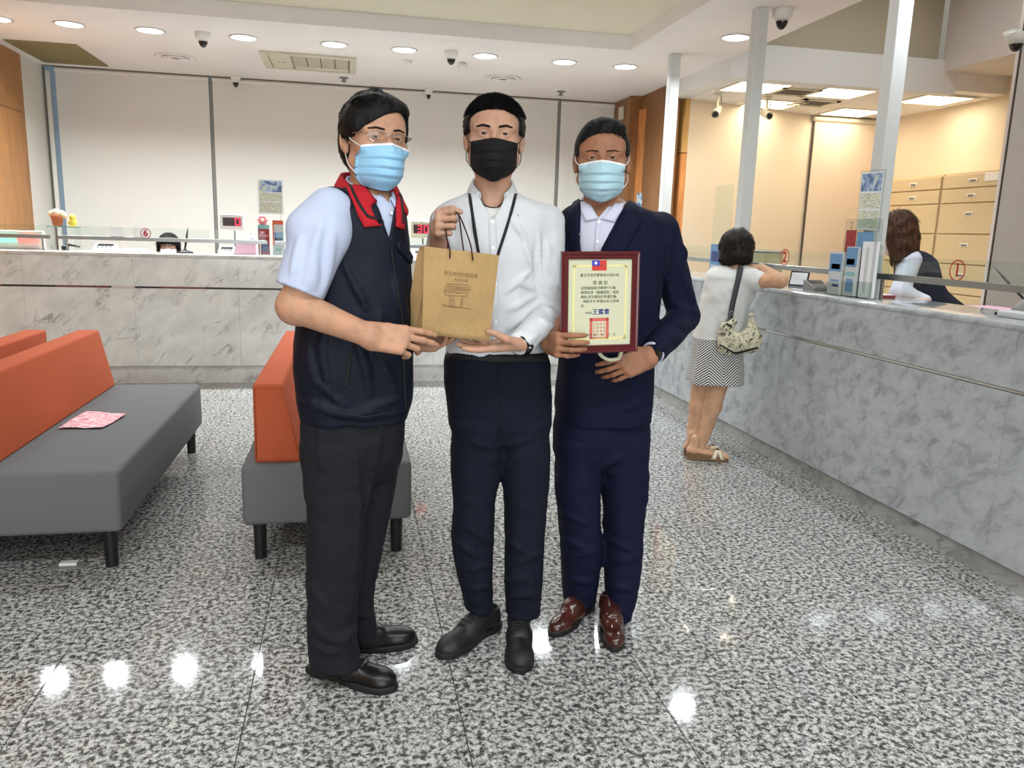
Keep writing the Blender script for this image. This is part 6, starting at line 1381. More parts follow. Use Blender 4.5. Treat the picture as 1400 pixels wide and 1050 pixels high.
S = Sdf((ob[0] - 0.3, 7.5, 0.35), (ob[0] + 0.3, 8.1, 1.1), 0.009); S.cone(nb, (nb[0], nb[1], nb[2] - 0.1), 0.06, 0.12, 0.03); S.cone((nb[0] - 0.14, nb[1], nb[2] - 0.12), (nb[0] + 0.14, nb[1], nb[2] - 0.12), 0.065, 0.065, 0.03); S.cone((nb[0], nb[1], nb[2] - 0.12), (nb[0], nb[1], 0.5), 0.13, 0.14, 0.03)
make_np('vest', [S.mesh()], 'teller_vest', pb)
link_body(pb, [hmb, coarse_body([(nb, (nb[0], nb[1], 0.6), 0.05, 0.1)], 0.02)], 'skin_teller', kidb)
make_np('trousers', [coarse_body([((nb[0], nb[1], 0.58), (nb[0], nb[1], 0.5), 0.14, 0.15), ((nb[0] - 0.1, 7.82, 0.48), (nb[0] - 0.1, 8.1, 0.48), 0.08, 0.07), ((nb[0] - 0.1, 8.1, 0.48), (nb[0] - 0.1, 8.1, 0.08), 0.065, 0.05), ((nb[0] + 0.1, 7.82, 0.48), (nb[0] + 0.1, 8.1, 0.48), 0.08, 0.07), ((nb[0] + 0.1, 8.1, 0.48), (nb[0] + 0.1, 8.1, 0.08), 0.065, 0.05)], 0.016)], 'navy_trousers', pb)
for xx_ in (-0.1, 0.1): make('shoe', MB().ball((nb[0] + xx_, 8.06, 0.035), (0.045, 0.12, 0.035)), 'rubber', pb)
# ------------------------------------------------------------------ waiting benches
fabric('seat_grey', (106, 107, 108), 0.9, 700, 0.1, 0.25); fabric('back_orange', (184, 90, 58), 0.85, 700, 0.06, 0.2); mat('leg_black', (24, 24, 25), 0.4)
def bench(x0, x1, y0, y1, back_left, label):
    t = thing('waiting_bench', ((x0 + x1) / 2, (y0 + y1) / 2, 0), label, 'bench', 'grey and orange waiting benches')
    make('seat', MB().box(x0, x1, y0, y1, 0.158, 0.412, 0.022, seg=3), 'seat_grey', t)
    s = 1 if back_left else -1; e = x0 if back_left else x1
    P = [(e + s * 0.05, 0.41), (e + s * 0.235, 0.41), (e + s * 0.165, 0.738), (e + s * 0.05, 0.738)]
    bm = bmesh.new(); ya, yb = y0 + 0.04, y1 - 0.03; vs = [bm.verts.new((a, yy, b)) for yy in (ya, yb) for a, b in P]
    for f in ((0, 1, 2, 3), (7, 6, 5, 4), (0, 4, 5, 1), (1, 5, 6, 2), (2, 6, 7, 3), (3, 7, 4, 0)): bm.faces.new([vs[i] for i in f])
    bmesh.ops.recalc_face_normals(bm, faces=bm.faces); bmesh.ops.bevel(bm, geom=list(bm.edges), offset=0.014, segments=3, affect='EDGES', profile=0.5); mb = MB(); mb.bm(bm, smooth=True)
    bk = make('backrest', mb, 'back_orange', t)
    for q in (0, 1):
        yy = (ya, yb)[q] + (-0.0005, 0.0005)[q]; c_ = [(a, yy, b) for a, b in P]; mx_ = np.mean(c_, 0); c_ = [tuple(mx_ + (np.array(v) - mx_) * 0.90) for v in c_]
        make('piping', MB().tube(c_ + c_[:1], 0.0028, 6), 'back_orange', bk)
    for lx in (x0 + 0.06, x1 - 0.06):
        for ly in (y0 + 0.06, y1 - 0.06): make('leg', MB().cyl((lx, ly, 0), (lx, ly, 0.16), 0.024, 0.027, n=18), 'leg_black', t)
    return t
bench(-0.435, 0.245, 3.15, 4.9, True, 'grey bench with orange backrest behind the man in the vest')
bench(-1.585, -0.885, 3.14, 4.9, True, 'grey bench with orange backrest and a pink paper on its seat')
bench(-2.33, -1.645, 3.14, 4.9, False, 'grey bench standing back to back with the one holding the pink paper')
# pink paper on the bench
m = mat('pink_paper', (232, 190, 196), 0.8); t = tex_noise(m, 26, 3, 0.6, stretch=(1, 3, 1)); tint(m, t.outputs['Fac'], [(0.42, (206, 92, 110)), (0.52, (234, 200, 204)), (0.7, (240, 226, 226))])
c = [atZ(x, y, 0.416) for x, y in ((80, 586), (140, 586), (173, 568), (118, 563))]; V = []; F = []; n_ = 8
for i in range(n_ + 1):
    for j in range(n_ + 1):
        a, b = i / n_, j / n_; p = (c[0] * (1 - a) + c[1] * a) * (1 - b) + (c[3] * (1 - a) + c[2] * a) * b; V.append(p + np.array([0, 0, 0.003 + 0.004 * abs(math.sin(a * 5 + b * 3)) + (0.012 * (a + b - 1.6) if a + b > 1.6 else 0)]))
for i in range(n_):
    for j in range(n_): k = i * (n_ + 1) + j; F.append((k, k + n_ + 1, k + n_ + 2, k + 1))
solo('leaflet', MB().add(V, F, True).add([(v[0], v[1], v[2] - 0.001) for v in V], [f[::-1] for f in F], True), 'pink_paper', ((c[0] + c[2]) / 2).tolist(), 'crumpled pink printed leaflet lying on the grey bench seat', 'leaflet')
# floor outlet cover
q = atZ(92, 775, 0); t = thing('floor_outlet', (q[0], q[1], 0), 'small steel floor outlet cover with a raised white flap by the bench', 'floor outlet')
make('plate', MB().box(q[0] - 0.065, q[0] + 0.065, q[1] - 0.03, q[1] + 0.03, 0, 0.004, 0.0015), 'grey_plastic', t); make('flap', MB().box(q[0] - 0.03, q[0] + 0.035, q[1] - 0.004, q[1] + 0.03, 0.004, 0.016, 0.002), 'white_plastic', t)

# ------------------------------------------------------------------ things on and over the back counter
mat('paper_white', (232, 234, 238), 0.8); mat('led_off', (48, 12, 14), 0.3); mat('led_red', (255, 40, 60), 0.4, emit=(255, 40, 70), strength=2.2); mat('terracotta', (176, 98, 62), 0.8); mat('plush_cream', (236, 206, 170), 0.9); mat('plush_yellow', (236, 214, 90), 0.8); mat('plush_pink', (232, 150, 160), 0.9)
mat('pink_box', (226, 184, 204), 0.6); mat('leaf_red', (152, 44, 48), 0.6); mat('leaf_orange', (206, 98, 60), 0.6); mat('leaf_teal', (130, 178, 178), 0.6); mat('leaf_blue', (104, 146, 186), 0.6); mat('leaf_grey', (196, 200, 200), 0.6); mat('led_mint', (150, 220, 200), 0.5, emit=(150, 220, 200), strength=0.35); mat('led_pink', (240, 140, 130), 0.5, emit=(240, 140, 130), strength=0.35); mat('sign_red', (176, 36, 40), 0.7); mat('navy_print', (60, 74, 120), 0.7)
m = mat('poster_photo', (150, 170, 196), 0.5); t = tex_noise(m, 16, 3, 0.5, dist=0.8); tint(m, t.outputs['Fac'], [(0.34, (74, 96, 140)), (0.46, (128, 156, 196)), (0.56, (196, 212, 226)), (0.68, (206, 206, 130))])
m = mat('poster_text', (214, 218, 200), 0.6); t = tex_noise(m, 40, 2, 0.5, stretch=(1, 1, 4)); tint(m, t.outputs['Fac'], [(0.42, (176, 184, 172)), (0.55, (220, 224, 206)), (0.7, (226, 228, 170))])
def ring_sign(ch, c, r, right, up, label, back=True):
    c = np.array(c); n = np.cross(right, up); t = thing('number_sign', c.tolist(), label, 'number sign')
    V = []; N = 36
    for k in range(N):
        a = 2 * math.pi * k / N; d = math.cos(a) * np.array(right) + math.sin(a) * np.array(up); V += [c + d * r + n * 0.001, c + d * r * 0.86 + n * 0.001]
    make('ring', MB().add(V, [(2 * k, 2 * k + 1, (2 * k + 3) % (2 * N), (2 * k + 2) % (2 * N)) for k in range(N)]), 'sign_red', t, fix=False)
    if back: make('backing', MB().add([c + (math.cos(2 * math.pi * k / N) * np.array(right) + math.sin(2 * math.pi * k / N) * np.array(up)) * r * 0.86 + n * 0.0004 for k in range(N)], [tuple(range(N))]), 'paper_white', t, fix=False)
    make('digit', text_mb(ch, r * 1.75, c + n * 0.001, right, up, bold=r * (0.06 if ch != '1' else 0.03)), 'sign_red', t, fix=False); return t
ring_sign('6', atY(199, 319, 7.19) , 0.043, (1, 0, 0), (0, 0, 1), 'round red number 6 sticker on the glass of the back counter')
def seg_digits(txt, x, y, z, w, h, gap, parent):
    seg = {'0': 'abcdef', '3': 'abgcd', '1': 'bc', '8': 'abcdefg'}; k = 0.16 * w
    for i, ch in enumerate(txt):
        x0 = x + i * (w + gap); B = dict(a=(x0, x0 + w, z + h - k, z + h), d=(x0, x0 + w, z, z + k), g=(x0, x0 + w, z + h / 2 - k / 2, z + h / 2 + k / 2), f=(x0, x0 + k, z + h / 2, z + h), e=(x0, x0 + k, z, z + h / 2), b=(x0 + w - k, x0 + w, z + h / 2, z + h), c=(x0 + w - k, x0 + w, z, z + h / 2))
        for s in seg[ch]: a = B[s]; make('led_segment', MB().box(a[0], a[1], y - 0.002, y, a[2], a[3]), 'led_red', parent)
def led_display(px0, px1, py0, py1, Y, txt, body, label, small):
    a, b = atY(px0, py0, Y), atY(px1, py1, Y); x0, x1, z1, z0 = a[0], b[0], a[2], b[2]
    t = thing('queue_display', ((x0 + x1) / 2, Y, BT), label, 'number display', 'red number displays on the back counter')
    make('casing', MB().box(x0, x1, Y, Y + 0.06, z0, z1, 0.006), body, t); w, h = x1 - x0, z1 - z0
    make('screen', MB().box(x0 + w * 0.15, x1 - w * 0.12, Y - 0.003, Y + 0.002, z0 + h * 0.27, z1 - h * 0.22), 'led_off', t)
    n = len(txt); dw = w * 0.2; seg_digits(txt, x1 - w * 0.16 - dw * n - 0.02 * (n - 1), Y - 0.003, z0 + h * 0.32, dw, h * 0.42, 0.02, t)
    make('counter_number', text_mb(small, h * 0.14, ((x0 + x1) / 2, Y - 0.001, z1 - h * 0.11), (1, 0, 0), (0, 0, 1)), 'leg_black', t, fix=False)
    make('stem', MB().cyl(((x0 + x1) / 2 + 0.02, Y + 0.03, BT + 0.01), ((x0 + x1) / 2 + 0.02, Y + 0.03, z0), 0.008, n=10), 'steel', t); make('foot', MB().box((x0 + x1) / 2 - 0.04, (x0 + x1) / 2 + 0.08, Y - 0.02, Y + 0.08, BT, BT + 0.012, 0.003), 'steel', t)
led_display(299, 334, 292, 315.5, 7.42, '0', 'white_plastic', 'white queue display with one red digit on a stem by the pink box', '5')
led_display(561, 590, 301.5, 326, 7.43, '30', 'cream_plastic', 'cream queue display showing red 30 between the men', '4')
def calc(px, py, w, d, label, z=BT, Y=None, X=None, body='white_plastic', rot=0.0):
    q = atY(px, py, Y) if Y else atX(px, py, X); x, y = q[0], q[1]
    t = thing('desk_calculator', (x, y, z), label, 'calculator', 'desk calculators on the counters')
    a = 0.35; mk = lambda u0, u1, v0, v1, h0: [(x + u, y + v, z + 0.012 + (v + d / 2) * a + h0) for u, v in ((u0, v0), (u1, v0), (u1, v1), (u0, v1))]
    top = mk(-w / 2, w / 2, -d / 2, d / 2, 0.008); bot = [(p[0], p[1], z) for p in top]
    make('casing', MB().add(top + bot, [(0, 1, 2, 3), (7, 6, 5, 4), (0, 4, 5, 1), (1, 5, 6, 2), (2, 6, 7, 3), (3, 7, 4, 0)]), body, t)
    make('display', MB().add(mk(-w * 0.38, w * 0.38, d * 0.02, d * 0.42, 0.0095) + mk(-w * 0.38, w * 0.38, d * 0.02, d * 0.42, 0.007), [(0, 1, 2, 3), (7, 6, 5, 4), (0, 4, 5, 1), (1, 5, 6, 2), (2, 6, 7, 3), (3, 7, 4, 0)]), 'black_plastic', t)
    for i in range(4):
        for j in range(2): u, v = -w * 0.36 + i * w * 0.19, -d * 0.42 + j * d * 0.2; make('key', MB().add(mk(u, u + w * 0.14, v, v + d * 0.14, 0.0125) + mk(u, u + w * 0.14, v, v + d * 0.14, 0.007), [(0, 1, 2, 3), (7, 6, 5, 4), (0, 4, 5, 1), (1, 5, 6, 2), (2, 6, 7, 3), (3, 7, 4, 0)]), 'grey_plastic', t)
calc(144, 342, 0.17, 0.12, 'white desk calculator beside the acrylic stand on the back counter', Y=7.36)
calc(310, 346, 0.13, 0.12, 'white desk calculator beside the pink box on the back counter', Y=7.30)
calc(574, 348, 0.11, 0.14, 'white card reader under the display showing 30', Y=7.34)
# acrylic stand with two ornaments
x0, x1 = atY(68, 320, 7.3)[0], atY(114, 320, 7.3)[0]; zt = atY(90, 309.5, 7.3)[2]
t = thing('acrylic_stand', ((x0 + x1) / 2, 7.33, BT), 'clear acrylic display stand with a pot ornament and a yellow toy on top', 'display stand')
make('shelf', MB().box(x0, x1, 7.25, 7.41, zt - 0.008, zt), 'green_glass', t)
for xx in (x0 + 0.004, x1 - 0.06): make('side_panel', MB().box(xx, xx + 0.008, 7.25, 7.41, BT, zt - 0.008), 'green_glass', t)
make('edge_strip', MB().box(x0, x1, 7.246, 7.25, zt - 0.008, zt), 'leaf_teal', t)
xo = atY(79, 308, 7.33)[0]; o1 = thing('pot_ornament', (xo, 7.33, zt), 'terracotta pot ornament topped with cream puffs on the acrylic stand', 'ornament')
make('pot', MB().lathe([(0, 0), (0.032, 0), (0.048, 0.075), (0.05, 0.085), (0.042, 0.085), (0, 0.08)], (xo, 7.33, zt), 20), 'terracotta', o1)
for dx, dz, r in ((-0.035, 0.098, 0.03), (0.0, 0.108, 0.036), (0.035, 0.1, 0.032), (0.055, 0.085, 0.024), (0.012, 0.095, 0.03)): make('puff', MB().ball((xo + dx, 7.33 - 0.01 * (dx == 0.0), zt + dz), r, 14, 9), 'plush_cream', o1)
xo = atY(99.5, 308, 7.33)[0]; o2 = thing('toy_ornament', (xo, 7.33, zt), 'small yellow rounded toy on the acrylic stand', 'ornament')
make('body', MB().ball((xo, 7.33, zt + 0.034), (0.036, 0.03, 0.036), 16, 10), 'plush_yellow', o2); make('head', MB().ball((xo + 0.004, 7.325, zt + 0.078), 0.026, 14, 9), 'plush_yellow', o2); make('tuft', MB().cyl((xo + 0.004, 7.325, zt + 0.1), (xo + 0.006, 7.325, zt + 0.112), 0.006, 0.002, n=8), 'leaf_teal', o2)
xo = atY(94, 335, 7.38)[0]; t = thing('stapler', (xo, 7.42, BT), 'black stapler lying open under the acrylic stand', 'stapler')
make('base', MB().box(xo - 0.07, xo - 0.02, 7.41, 7.45, BT, BT + 0.035, 0.005), 'black_plastic', t); make('arm', MB().tube([(xo - 0.04, 7.43, BT + 0.045), (xo + 0.03, 7.43, BT + 0.035), (xo + 0.07, 7.43, BT + 0.025)], 0.009, 8), 'black_plastic', t)
# light strip at the wooden wall
x1_ = atY(52, 330, 7.34)[0]; xa = atY(25, 330, 7.34)[0]; t = thing('light_box', ((XL + x1_) / 2 + 0.06, 7.36, BT), 'long mint and pink lit sign strip on the counter by the wooden wall', 'sign')
zc0 = atY(26, 335, 7.34)[2]; make('case', MB().box(XL + 0.02, x1_ + 0.03, 7.36, 7.42, BT, zc0 + 0.12, 0.006), 'white_plastic', t); make('mint_tube', MB().cyl((XL + 0.05, 7.35, zc0 + 0.05), (xa, 7.35, zc0 + 0.05), 0.035, n=14), 'led_mint', t); make('pink_tube', MB().cyl((xa, 7.35, zc0 + 0.05), (x1_, 7.35, zc0 + 0.05), 0.035, n=14), 'led_pink', t)
# papers on the glass, papers on the counter
for px0, px1, lab in ((150, 169, 'white notice taped to the glass left of the number 6 sticker'), (182, 190.5, 'narrow white notice taped to the glass right beside the number 6 sticker')):
    a, b = atY(px0, 310.5, 7.19), atY(px1, 326, 7.19); solo('notice', MB().box(a[0], b[0], 7.191, 7.1935, b[2], a[2]), 'paper_white', ((a[0] + b[0]) / 2, 7.19, b[2]), lab, 'notice', 'white notices on the counter glass')
xa, xb = atY(163, 343, 7.3)[0], atY(200, 343, 7.3)[0]; solo('paper_stack', MB().box(xa, xb, 7.26, 7.42, BT, BT + 0.015, 0.002).box(xa + 0.02, xb - 0.03, 7.27, 7.42, BT + 0.015, BT + 0.026, 0.002), 'paper_white', ((xa + xb) / 2, 7.34, BT), 'small stack of white forms on the back counter beside the calculator', 'papers')
# counter pen
q = atY(253, 344, 7.28); x, y = q[0], 7.28
t = thing('pen_stand', (x, y, BT), 'black counter pen upright in a black stand beside the peeking teller', 'pen'); make('base', MB().lathe([(0, 0), (0.07, 0), (0.066, 0.012), (0.02, 0.022), (0.01, 0.035), (0, 0.036)], (x, y, BT), 20), 'black_plastic', t)
p0, p1 = np.array([x, y, BT + 0.03]), atY(257, 311, 7.3); make('pen', MB().tube([p0, p0 * 0.75 + p1 * 0.25, p0 * 0.3 + p1 * 0.7, p1], 0.010, 8, taper=[0.7, 1.0, 0.8, 0.3]), 'black_plastic', t)
# pink box, bottle
a, b = atY(322, 328, 7.26), atY(350, 347, 7.26); t = thing('tissue_box', ((a[0] + b[0]) / 2, 7.3, BT), 'pink box on the back counter beside the red brochures', 'box')
make('carton', MB().box(a[0], b[0], 7.26, 7.36, BT, a[2], 0.004), 'pink_box', t); make('lid_seam', MB().box(a[0] + 0.02, b[0] - 0.02, 7.259, 7.261, a[2] - 0.03, a[2] - 0.028), 'plush_pink', t)
q = atY(344, 327, 7.32); t = thing('gel_bottle', (q[0], 7.31, a[2]), 'small clear bottle standing on the pink box', 'bottle'); make('flask', MB().lathe([(0, 0), (0.026, 0), (0.028, 0.01), (0.026, 0.035), (0.012, 0.045), (0, 0.045)], (q[0], 7.31, a[2]), 16), 'leaf_grey', t); make('cap', MB().cyl((q[0], 7.31, a[2] + 0.045), (q[0], 7.31, a[2] + 0.066), 0.014, n=12), 'white_plastic', t)
def brochure_holder(x0, x1, y, z0, z1, cols, label, group, axis='x', tabs=True):
    """acrylic holder with its leaflet; axis x faces -Y, axis y faces -X"""
    def bx(u0, u1, d0, d1, p, q_, bev=0): return MB().box(u0, u1, y + d0, y + d1, p, q_, bev) if axis == 'x' else MB().box(y + d0, y + d1, u0, u1, p, q_, bev)
    mid = ((x0 + x1) / 2, y, z0) if axis == 'x' else (y, (x0 + x1) / 2, z0)
    t = thing('brochure_holder', mid, label, 'brochure holder', group); h = z1 - z0
    make('back_panel', bx(x0, x1, 0.03, 0.034, z0, z1 - h * 0.05), 'acrylic', t); make('base', bx(x0, x1, -0.006, 0.034, z0, z0 + 0.005), 'acrylic', t); make('front_lip', bx(x0, x1, -0.006, -0.003, z0, z0 + h * 0.3), 'acrylic', t)
    lf = make('leaflet', bx(x0 + 0.005, x1 - 0.005, 0.002, 0.02, z0 + 0.006, z1), cols[0], t)
    for k, (c0, c1, e0, e1, m_) in enumerate(cols[1]): make('print', bx(x0 + 0.005 + (x1 - x0 - 0.01) * c0, x0 + 0.005 + (x1 - x0 - 0.01) * c1, 0.0005, 0.002, z0 + h * e0, z0 + h * e1), m_, lf)
    return t
a, b = atY(351.5, 307, 7.24), atY(369.5, 348, 7.24)
brochure_holder(a[0], b[0], 7.24, BT, a[2], ('leaf_red', [(0, 1, 0.86, 1.0, 'leaf_teal'), (0.3, 0.9, 0.12, 0.36, 'navy_print'), (0.1, 0.9, 0.62, 0.66, 'plush_pink'), (0.25, 0.5, 0.7, 0.78, 'plush_pink')]), 'red brochures in a clear holder beside the pink box', 'brochure holders on the back counter')
a, b = atY(371.5, 301, 7.28), atY(389, 348, 7.28)
brochure_holder(a[0], b[0], 7.28, BT, a[2], ('leaf_grey', [(0, 1, 0.88, 1.0, 'leaf_orange'), (0, 0.12, 0.3, 0.88, 'leaf_orange'), (0.15, 1, 0.36, 0.66, 'leaf_blue'), (0.2, 0.9, 0.42, 0.5, 'navy_print'), (0.2, 0.9, 0.12, 0.2, 'leaf_teal')]), 'grey brochures with an orange header in a clear holder by the vested man', 'brochure holders on the back counter')
q = atY(359, 303, 7.262); t = thing('plush_flower', (q[0], 7.262, atY(351.5, 307, 7.24)[2] + 0.0), 'pink flower ornament on top of the red brochures', 'ornament')
for k in range(6): make('petal', MB().ball((q[0] + 0.026 * math.cos(k * 1.047), 7.262, t.location[2] + 0.04 + 0.026 * math.sin(k * 1.047)), (0.02, 0.014, 0.02), 12, 8), 'plush_pink', t)
make('centre', MB().ball((q[0], 7.25, t.location[2] + 0.04), 0.016, 12, 8), 'plush_cream', t)
def poster_stand(p00, p10, p11, p01, n, zbase, label, split=0.36):
    """printed sheet in a clear board on two legs; corners TL TR BR BL"""
    p00, p10, p11, p01 = [np.array(p) for p in (p00, p10, p11, p01)]; n = _n(np.array(n, float)); c = (p01 + p11) / 2
    t = thing('poster_stand', (c[0], c[1], zbase), label, 'poster', 'posters on the counters')
    def lerp(a, b): return (p00 * (1 - a) + p10 * a) * (1 - b) + (p01 * (1 - a) + p11 * a) * b
    def slab(a0, a1, b0, b1, d0, d1): V = [lerp(a, b) + n * d for d in (d0, d1) for a, b in ((a0, b0), (a1, b0), (a1, b1), (a0, b1))]; return MB().add(V, [(0, 1, 2, 3), (4, 5, 6, 7), (0, 1, 5, 4), (1, 2, 6, 5), (2, 3, 7, 6), (3, 0, 4, 7)])
    make('board', slab(0, 1, 0, 1, -0.006, 0.0), 'acrylic', t); sh = make('sheet', slab(0.05, 0.95, 0.03, 0.97, 0.0, 0.001), 'paper_white', t)
    make('photo', slab(0.08, 0.92, 0.05, split, 0.001, 0.0016), 'poster_photo', sh); make('text_block', slab(0.08, 0.92, split + 0.03, 0.62, 0.001, 0.0016), 'poster_text', sh); make('text_block', slab(0.08, 0.92, 0.65, 0.94, 0.001, 0.0016), 'poster_text', sh)
    for a in (0.12, 0.88): p = lerp(a, 1.0) - n * 0.003; make('leg', MB().cyl((p[0], p[1], zbase), tuple(p), 0.006, n=8), 'acrylic', t)
poster_stand(*[atY(x, y, 7.38) for x, y in ((351, 244), (388, 245.5), (388.5, 294), (352, 293))], (0, -1, 0), BT, 'printed poster with blue photo on a clear stand above the red brochures')

# ------------------------------------------------------------------ things on the side counter
up = (0, 0, 1)
def on_x(px, py, X): return atX(px, py, X)
q = on_x(1073, 352, 2.77); ring_sign('2', q, 0.055, (0, -1, 0), up, 'round red number 2 sticker on the glass beside the leaning woman', False)
q = on_x(1309, 370, 2.77); ring_sign('1', q, 0.05, (0, -1, 0), up, 'round red number 1 sticker on the glass of the side counter', False)
# clear side screen by the post
a, b = on_x(1000, 252, 2.74), on_x(1017, 252, 2.74)
t = thing('acrylic_screen', (2.715, 5.5, RT), 'upright clear acrylic screen beside the grey post behind the woman', 'acrylic screen'); make('panel', MB().box(2.712, 2.718, 5.37, 5.66, RT + 0.012, atX(1000, 252, 2.715)[2]), 'green_glass', t); make('foot', MB().box(2.70, 2.735, 5.38, 5.65, RT, RT + 0.014, 0.003), 'acrylic', t)
# brochures behind the woman
a = on_x(976, 320, 2.66); b = on_x(986, 320, 2.66)
brochure_holder(b[1] - 0.12, b[1] + 0.12, 2.64, RT, 1.32, ('leaf_blue', [(0.1, 0.9, 0.5, 0.8, 'navy_print'), (0.1, 0.9, 0.2, 0.4, 'leaf_grey')]), 'blue brochures standing on the counter behind the woman', 'brochure holders on the side counter', 'y')
brochure_holder(b[1] - 0.34, b[1] - 0.16, 2.64, RT, 1.40, ('leaf_grey', [(0.2, 0.8, 0.6, 0.85, 'black_plastic')]), 'grey leaflet holder half hidden by the woman head', 'brochure holders on the side counter', 'y')
# clear box near her hand
q = atZ(1050, 376, RT); t = thing('donation_box', (2.92, 4.75, RT), 'clear acrylic box on the counter past the woman hands', 'box')
q0 = on_x(1034, 360, 2.95); q1 = on_x(1058, 360, 2.95); ya, yb = q1[1], q0[1]; make('tray', MB().box(2.88, 3.02, ya, yb, RT, RT + 0.01), 'black_plastic', t); make('walls', MB().box(2.88, 2.884, ya, yb, RT + 0.01, RT + 0.2).box(3.016, 3.02, ya, yb, RT + 0.01, RT + 0.2).box(2.884, 3.016, ya, ya + 0.004, RT + 0.01, RT + 0.2).box(2.884, 3.016, yb - 0.004, yb, RT + 0.01, RT + 0.2), 'acrylic', t); make('lid', MB().box(2.876, 3.024, ya - 0.004, yb + 0.004, RT + 0.2, RT + 0.215, 0.003), 'grey_plastic', t)
# small black photo frame, grey terminal
q = atZ(1090, 391, RT); t = thing('framed_card', (q[0], q[1], RT), 'small black framed card leaning on the side counter', 'card')
d = _n(np.array([0.5, -0.85, 0])); w_ = 0.065; 
def tilt_card(t, c, d, w_, h, m0, m1, th=0.008):
    n = np.array([d[1], -d[0], 0]) * -1; n = n if n @ (CAMP - c) > 0 else -n; upv = _n(np.array([0, 0, 1.0]) - n * 0.25)
    def slab(a0, a1, b0, b1, e0, e1): V = [c + d * a + upv * b + n * e for e in (e0, e1) for a, b in ((a0, b0), (a1, b0), (a1, b1), (a0, b1))]; return MB().add(V, [(0, 1, 2, 3), (4, 5, 6, 7), (0, 1, 5, 4), (1, 2, 6, 5), (2, 3, 7, 6), (3, 0, 4, 7)])
    make('frame', slab(-w_, w_, 0, h, -th, 0), m0, t); make('card', slab(-w_ * 0.86, w_ * 0.86, h * 0.1, h * 0.9, 0, 0.001), m1, t); b0 = c - n * 0.05; make('prop', MB().box(b0[0] - 0.02, b0[0] + 0.02, b0[1] - 0.02, b0[1] + 0.02, RT, RT + h * 0.3, 0.003), m0, t)
tilt_card(t, np.array([q[0], q[1], RT]), d, 0.065, 0.10, 'black_plastic', 'paper_white')
calc(1118, 390, 0.12, 0.12, 'grey desk calculator between the small frame and the brochures', RT, X=2.76, body='grey_plastic')
# brochure rack: three pockets and the tall backboard with its red card
ys = [on_x(p, 385, 2.66)[1] for p in (1131, 1150, 1168, 1190)]
cols = [('leaf_grey', [(0, 1, 0.55, 0.95, 'leaf_blue'), (0.1, 0.8, 0.6, 0.72, 'navy_print'), (0.1, 0.6, 0.2, 0.26, 'navy_print'), (0.1, 0.8, 0.32, 0.36, 'leaf_blue')]), ('leaf_grey', [(0, 1, 0.6, 0.98, 'leaf_blue'), (0.2, 0.9, 0.64, 0.76, 'navy_print'), (0.1, 0.9, 0.42, 0.5, 'leaf_teal'), (0.2, 0.8, 0.1, 0.36, 'leaf_blue')]), ('paper_white', [(0.0, 0.2, 0, 1.0, 'leaf_grey'), (0.5, 0.7, 0.1, 0.9, 'leaf_grey')])]
for k in range(3):
    brochure_holder(ys[k + 1] + 0.004, ys[k] - 0.004, 2.655 + 0.012 * k, RT, RT + 0.24 + 0.03 * k, cols[k], ['grey and blue brochures in the clear pocket nearest the desk calculator', 'brochures with a green band in the middle clear pocket of the rack', 'white folded leaflets in the clear pocket beside the grey post'][k], 'brochure rack by the grey post', 'y')
t = thing('rack_board', (2.73, (ys[0] + ys[3]) / 2, RT), 'tall clear backboard with a red card and number 2 behind the brochures', 'display board')
y0, y1 = ys[3] + 0.03, ys[0] - 0.03; make('board', MB().box(2.7145, 2.719, y0, y1, RT, RT + 0.42), 'acrylic', t); make('red_card', MB().box(2.7135, 2.7145, y1 - 0.11, y1 - 0.02, RT + 0.22, RT + 0.36), 'leaf_red', t); make('blue_card', MB().box(2.7135, 2.7145, y0 + 0.06, y1 - 0.12, RT + 0.24, RT + 0.35), 'leaf_blue', t)
make('digit', text_mb('2', 0.05, (2.7135, y1 - 0.06, RT + 0.385), (0, -1, 0), up), 'sign_red', t, fix=False)
# tall poster in front of the post
Xp = 2.722; pc = [on_x(x, y, Xp) for x, y in ((1177, 234), (1211, 231), (1201, 318), (1170, 316))]
poster_stand(*pc, (-1, -0.0, 0), RT, 'tall printed poster with blue photo leaning before the grey post', 0.34)
# glass shelf, tray, cards
g0, g1 = on_x(1195, 355, 2.9)[1], on_x(1250, 355, 2.9)[1]
t = thing('glass_shelf', (2.88, (g0 + g1) / 2, RT), 'low clear glass shelf bridge next to the tall poster', 'glass shelf')
make('top', MB().box(2.87, 2.99, g1, g0, RT + 0.19, RT + 0.198), 'green_glass', t)
for yy in (g1 + 0.02, g0 - 0.03): make('leg_panel', MB().box(2.875, 2.985, yy, yy + 0.008, RT, RT + 0.19), 'green_glass', t)
q = atZ(1193, 404, RT); t = thing('pass_tray', (q[0], q[1], RT), 'flat dark red tray with papers in front of the glass shelf', 'tray'); make('tray', MB().box(q[0] - 0.09, q[0] + 0.03, q[1] - 0.16, q[1] + 0.16, RT, RT + 0.012, 0.004), 'leaf_red', t); make('papers', MB().box(q[0] - 0.06, q[0] + 0.02, q[1] - 0.15, q[1] + 0.02, RT + 0.012, RT + 0.017), 'paper_white', t)
q = atZ(1215, 401, RT); solo('stamp_pad', MB().box(q[0] + 0.04, q[0] + 0.12, q[1] - 0.1, q[1] + 0.06, RT, RT + 0.03, 0.006).box(q[0] + 0.05, q[0] + 0.11, q[1] - 0.09, q[1] + 0.05, RT + 0.03, RT + 0.04, 0.004), 'white_plastic', (q[0] + 0.08, q[1], RT), 'white stamp pad beside the dark red tray', 'stamp pad')
